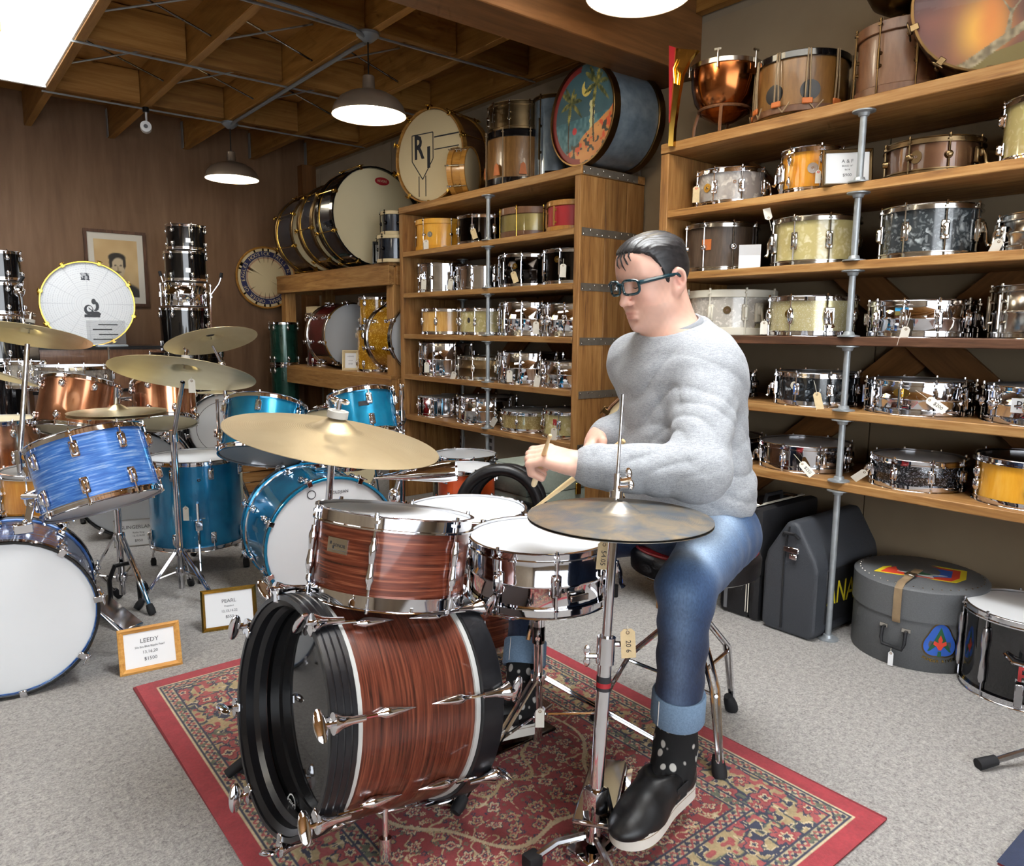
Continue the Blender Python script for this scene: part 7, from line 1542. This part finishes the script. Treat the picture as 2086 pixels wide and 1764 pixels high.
# shield on the lid
zt = HC+.0125; ct = Vector((math.cos(ca+PI), math.sin(ca+PI), 0)); rt = Vector((-math.sin(ca), math.cos(ca), 0))
def lid_poly(name, mat, pts, dz): P = [rt*x+ct*(-y) for x, y in pts]; ob(name, MB().prism([(p.x, p.y) for p in P], zt+dz, zt+dz+.0006), mat, dr)
def hull(k, cx=.0, cy=.03): return [(cx+k*x*1.15, cy+k*y*1.15) for x, y in ((-.12, .05), (-.10, -.01), (-.05, -.06), (.02, -.10), (.12, -.09), (.115, .0), (.09, .05))]
lid_poly('lid_shield_edge', 'yellow_ink', hull(1.0), -.004); lid_poly('lid_shield', 'red_ink', hull(.86), -.0035); lid_poly('lid_field', 'blue_ink', [(.0, -.03), (.06, -.045), (.095, -.04), (.09, .04), (.03, .06)], -.003); lid_poly('lid_star', 'plastic_white', [(-.07, .05), (-.02, .035), (.0, .0), (.02, .03), (.08, .03), (.035, .05), (.04, .075), (-.01, .06)], -.0025); lid_poly('lid_star_core', 'green_ink', [(-.05, .05), (-.01, .04), (.0, .015), (.015, .036), (.055, .036), (.025, .05), (.0, .056)], -.002)
# moulded grey case and black suitcase
def loft_case(name, label, base, yaw, prof, depth, mat, ch=.02):
    t = thing(name, label, 'case', base, (0, 0, yaw)); return t
B0 = atz(1640, 1292, 0); yb_ = math.atan2(-.80, -.60)
gc = thing('hard_case', 'dark grey moulded hard case with chrome latch and yellow ANAV lettering', 'case', (2.385, 1.365, 0), Matrix.Rotation(-PI/2, 3, 'Z'))
prof = [(-.085, 0), (.085, 0), (.105, .02), (.105, .25), (.095, .29), (.02, .415), (-.02, .415), (-.095, .29), (-.105, .24), (-.105, .02)]
M4 = Matrix.Rotation(PI/2, 4, 'X')
def half(x0, x1):
    me = bpy.data.meshes.new('half'); bm = bmesh.new(); mbx = MB().prism(prof, -.45, 0, M4 @ Matrix.Identity(4)); 
    vs = [bm.verts.new(v) for v in mbx.v]; [bm.faces.new([vs[i] for i in f]) for f in mbx.f]; bmesh.ops.recalc_face_normals(bm, faces=bm.faces[:]); bmesh.ops.bevel(bm, geom=bm.edges[:], offset=.018, segments=3, affect='EDGES', profile=.6); bm.to_mesh(me); bm.free(); me.shade_smooth(); me.set_sharp_from_angle(angle=.6); me.materials.append(None); return me
ob('shell', half(0, 0), 'case_grey', gc, (0, 0, 0))
ob('seam', MB().tube([(-.02, -.003, .02), (-.022, -.003, .28), (-.008, -.003, .395), (-.005, .2, .408), (-.005, .4, .405)], .003, 6), 'black_rubber', gc)
ob('latch', MB().box((.005, -.004, .315), (.06, .012, .022), ch=.003).mesh(), 'chrome', gc); ob('latch_clip', MB().box((.015, -.008, .292), (.03, .01, .02), ch=.003), 'chrome', gc); ob('handle', MB().tube([(-.03, .0, .36), (-.02, -.012, .375), (.02, -.012, .375), (.03, .0, .36)], .006), 'case_black', gc)
for xz in ((.1165, .06, .24),): ob('side_panel', MB().box((.1045, .23, .15), (.006, .33, .2), ch=.003), 'case_black', gc)
text('ANAV', .12, 'yellow_ink', gc, (.1082, .20, .15), Matrix.Rotation(PI/2, 3, 'Z') @ Matrix.Rotation(PI/2, 3, 'X') @ Matrix.Rotation(-.06, 3, 'Z'), 'lettering', sx=.78, ext=.0004)
S0 = atz(1512, 1258, 0); su = thing('suitcase', 'black leatherette suitcase with white stitching, behind the drum throne', 'case', (2.39, 1.575, 0), Matrix.Rotation(-PI/2, 3, 'Z'))
ob('body', MB().box((-.02, .2, .215), (.135, .39, .43), ch=.028), 'case_black', su); ob('lid', MB().box((.066, .2, .217), (.05, .396, .434), ch=.024), 'case_black', su)
for xx in (.036, .046): ob('stitching', MB().tube([(xx, .0, .03), (xx, .0, .40), (xx, .02, .436), (xx, .36, .436)], .0018, 5), 'string', su)
ob('stripe', MB().box((-.055, .004, .12), (.014, .003, .2)), 'case_trim', su); ob('latch', MB().box((.02, .06, .434), (.05, .03, .012), ch=.003), 'chrome', su); ob('latch', MB().box((.02, .3, .434), (.05, .03, .012), ch=.003), 'chrome', su); ob('handle', MB().tube([(.02, .12, .43), (.02, .13, .46), (.02, .23, .46), (.02, .24, .43)], .008), 'black_rubber', su)
# black snare drum on the floor at the right edge
fbq = atz(2040, 1447, 0); dq = Vector((fbq.x, fbq.y, 0)).normalized(); sq = Vector((fbq.x, fbq.y, 0))+dq*.17+Vector((.035, -.035, 0))
sk = drum('snare_drum', 'tall black snare drum with long silver lugs on the carpet, right edge', 'drum', sq, .172, .262, 'black_lacquer', n=8, lug='bigtube', L=.17, top='head_coated', lugmat='steel_stand', hh=.022, a0=cam_angle(sq)-.62)
aq = cam_angle(sq); lt = on_shell(sk, MB().box((.0006, 0, 0), (.001, .002, .002)).mesh(), 'plastic_white', 'logo_base', aq+.02, .163, .12); text('p', .06, 'ink_red', lt, (.0012, 0, 0), Matrix.Rotation(PI/2, 3, 'Z') @ Matrix.Rotation(PI/2, 3, 'X'), bold=.002); text('premier', .012, 'plastic_white', lt, (.0012, 0, -.03), Matrix.Rotation(PI/2, 3, 'Z') @ Matrix.Rotation(PI/2, 3, 'X'))
for dz in (.155, .17): on_shell(sk, cached('scw', lambda: MB().ell((.002, 0, 0), (.003, .004, .004), 8, 5).mesh()), 'chrome', 'screw', aq+.05, .162, dz)
on_shell(sk, MB().box((.008, 0, 0), (.012, .022, .07), ch=.003).mesh(), 'steel_stand', 'snare_butt', aq-.02, .162, .045); ob('throw_lever', MB().tube([Vector((math.cos(aq-.28)*.172, math.sin(aq-.28)*.172, .16)), Vector((math.cos(aq-.15)*.185, math.sin(aq-.15)*.185, .145)), Vector((math.cos(aq+.02)*.18, math.sin(aq+.02)*.18, .142))], .005), 'chrome', sk)
ff = atz(2006, 1556, .012); ls = thing('stand_foot', 'chrome stand leg with black rubber tip entering at the right edge', 'stand', ff); d_ = Vector((.86, -.5, 0)); ob('leg', MB().tube([(0, 0, 0), d_*.16+UP*.035, d_*.42+UP*.16], .008), 'steel_stand', ls); ob('rubber_tip', MB().cyl(-d_*.02, d_*.03+UP*.008, .015, .013), 'black_rubber', ls); ob('upright', MB().cyl(d_*.42+UP*(-.012), d_*.42+UP*.5, .012), 'steel_stand', ls)
# ------------------------------------------------------------------ things on the floor before the strapped unit
b = at(950, 990, 3.15); od = drum('tom_drum', 'orange tom with white head on the floor beside the grey trunk', 'drum', (b.x, b.y, .25), .13, at(950, 948, 3.15).z-.25, 'orange_wrap', n=6, lug='box', double=True, L=.03); ft_legs(od, .12, .25, .25)
b = at(945, 960, 3.6); drum('tom_drum', 'dark grey drum half hidden behind the orange tom', 'drum', (b.x, b.y, 0), .16, at(945, 922, 3.6).z, 'dark_nickel', n=6, lug='box', double=True, L=.04, top='head_grey')
hp_ = at(1018, 1005, 2.95); hb2 = thing('gig_bag', 'black padded bag with two arched straps beside the grey-green trunk', 'bag', (hp_.x, hp_.y, 0), (0, 0, -.68))
ob('padded_body', MB().box((0, .03, hp_.z*.45), (.30, .16, hp_.z*.9), ch=.05), 'black_vinyl', hb2)
for k, (dy_, R_) in enumerate(((-.03, .155), (.07, .14))):
    ob('arched_strap', MB().tube([(R_*math.cos(a)+.03*k, dy_, hp_.z*.86+R_*1.05*math.sin(a)) for a in np.linspace(0, PI, 22)], .024, 10), 'black_vinyl', hb2)
tc_ = at(1072, 1000, 3.05); tz = at(1072, 950, 3.05).z; tt = thing('fibre_trunk', 'grey-green fibre trunk with brass latches against the strapped unit', 'trunk', (tc_.x+.17, tc_.y+.11, 0)); simple('trunk_green', '7c8378', .6, var=.1, scale=90)
ob('body', MB().box((0, 0, tz*.38), (.34, .22, tz*.76), ch=.008), 'trunk_green', tt); ob('lid', MB().box((0, 0, tz*.88), (.346, .226, tz*.24), ch=.008), 'trunk_green', tt)
for s in (-1, 1): ob('corner_cap', MB().ell((-.168, s*.108, tz-.01), (.022, .022, .018)), 'black_paint', tt); ob('latch', MB().box((s*.12, -.116, tz*.76), (.03, .008, .05), ch=.002), 'brass', tt); ob('edge_strip', MB().box((-.174, 0, tz-.012 if s > 0 else tz*.7), (.004, .2, .012)), 'galvanised', tt)
for k in range(9): ob('rivet', cached('rv2', lambda: MB().ell((0, 0, 0), (.002, .004, .004), 8, 4).mesh()), 'brass', tt, (-.177, -.09+.022*k, tz-.012))
ob('handle', MB().tube([(-.05, -.112, tz*.55), (-.045, -.13, tz*.52), (.045, -.13, tz*.52), (.05, -.112, tz*.55)], .006), 'black_paint', tt)
bp_ = at(1340, 915, 2.78); RBs = .245; pdz = bp_.z-RBs; bq = at(1405, 1000, 2.85); pe2 = thing('plinth_box', 'plain wooden box holding the star bass drum between the shelving units', 'box', (bq.x, bq.y, 0)); ob('carcass', MB().box((0, 0, pdz/2-.008), (.16, .16, pdz-.016), ch=.004), 'rough_plank_z', pe2); ob('lid', MB().box((0, 0, pdz-.008), (.18, .18, .016), ch=.003), 'rough_plank_x', pe2)
bd_ = bass_drum('bass_drum', 'old wooden bass drum with a blue star, peeking out behind the drummer arm', (bp_.x, bp_.y, pdz+RBs), (-.85, -.53, 0), RBs-.002, .2, 'cedar_shell', 'cedar_shell', 8, None, 'head_calf', 'head_calf', .03, .009, 'bronze_old', .2, band=None)
st5 = []; [st5.append(((.05 if i % 2 == 0 else .02)*math.cos(PI/2+i*PI/5), (.05 if i % 2 == 0 else .02)*math.sin(PI/2+i*PI/5))) for i in range(10)]; ob('star', MB().prism([(x-.16, y+.08) for x, y in st5], .1895, .1905), 'navy_ink', bd_)
for k, (px, yy) in enumerate(((941, 3.9), (1000, 3.55))):
    p = atx(px, 905, XW-.004); o = thing('wall_outlet', ('double' if k == 0 else 'second')+' white wall outlet low on the wall under the strapped unit'+(' shelves' if k else ''), 'outlet', p); ob('plate', MB().box((0, 0, 0), (.006, .07, .115), ch=.002), 'plastic_white', o)
    for s in (-1, 1): ob('socket', MB().box((-.004, 0, s*.025), (.003, .028, .026), ch=.001), 'ink_grey', o)
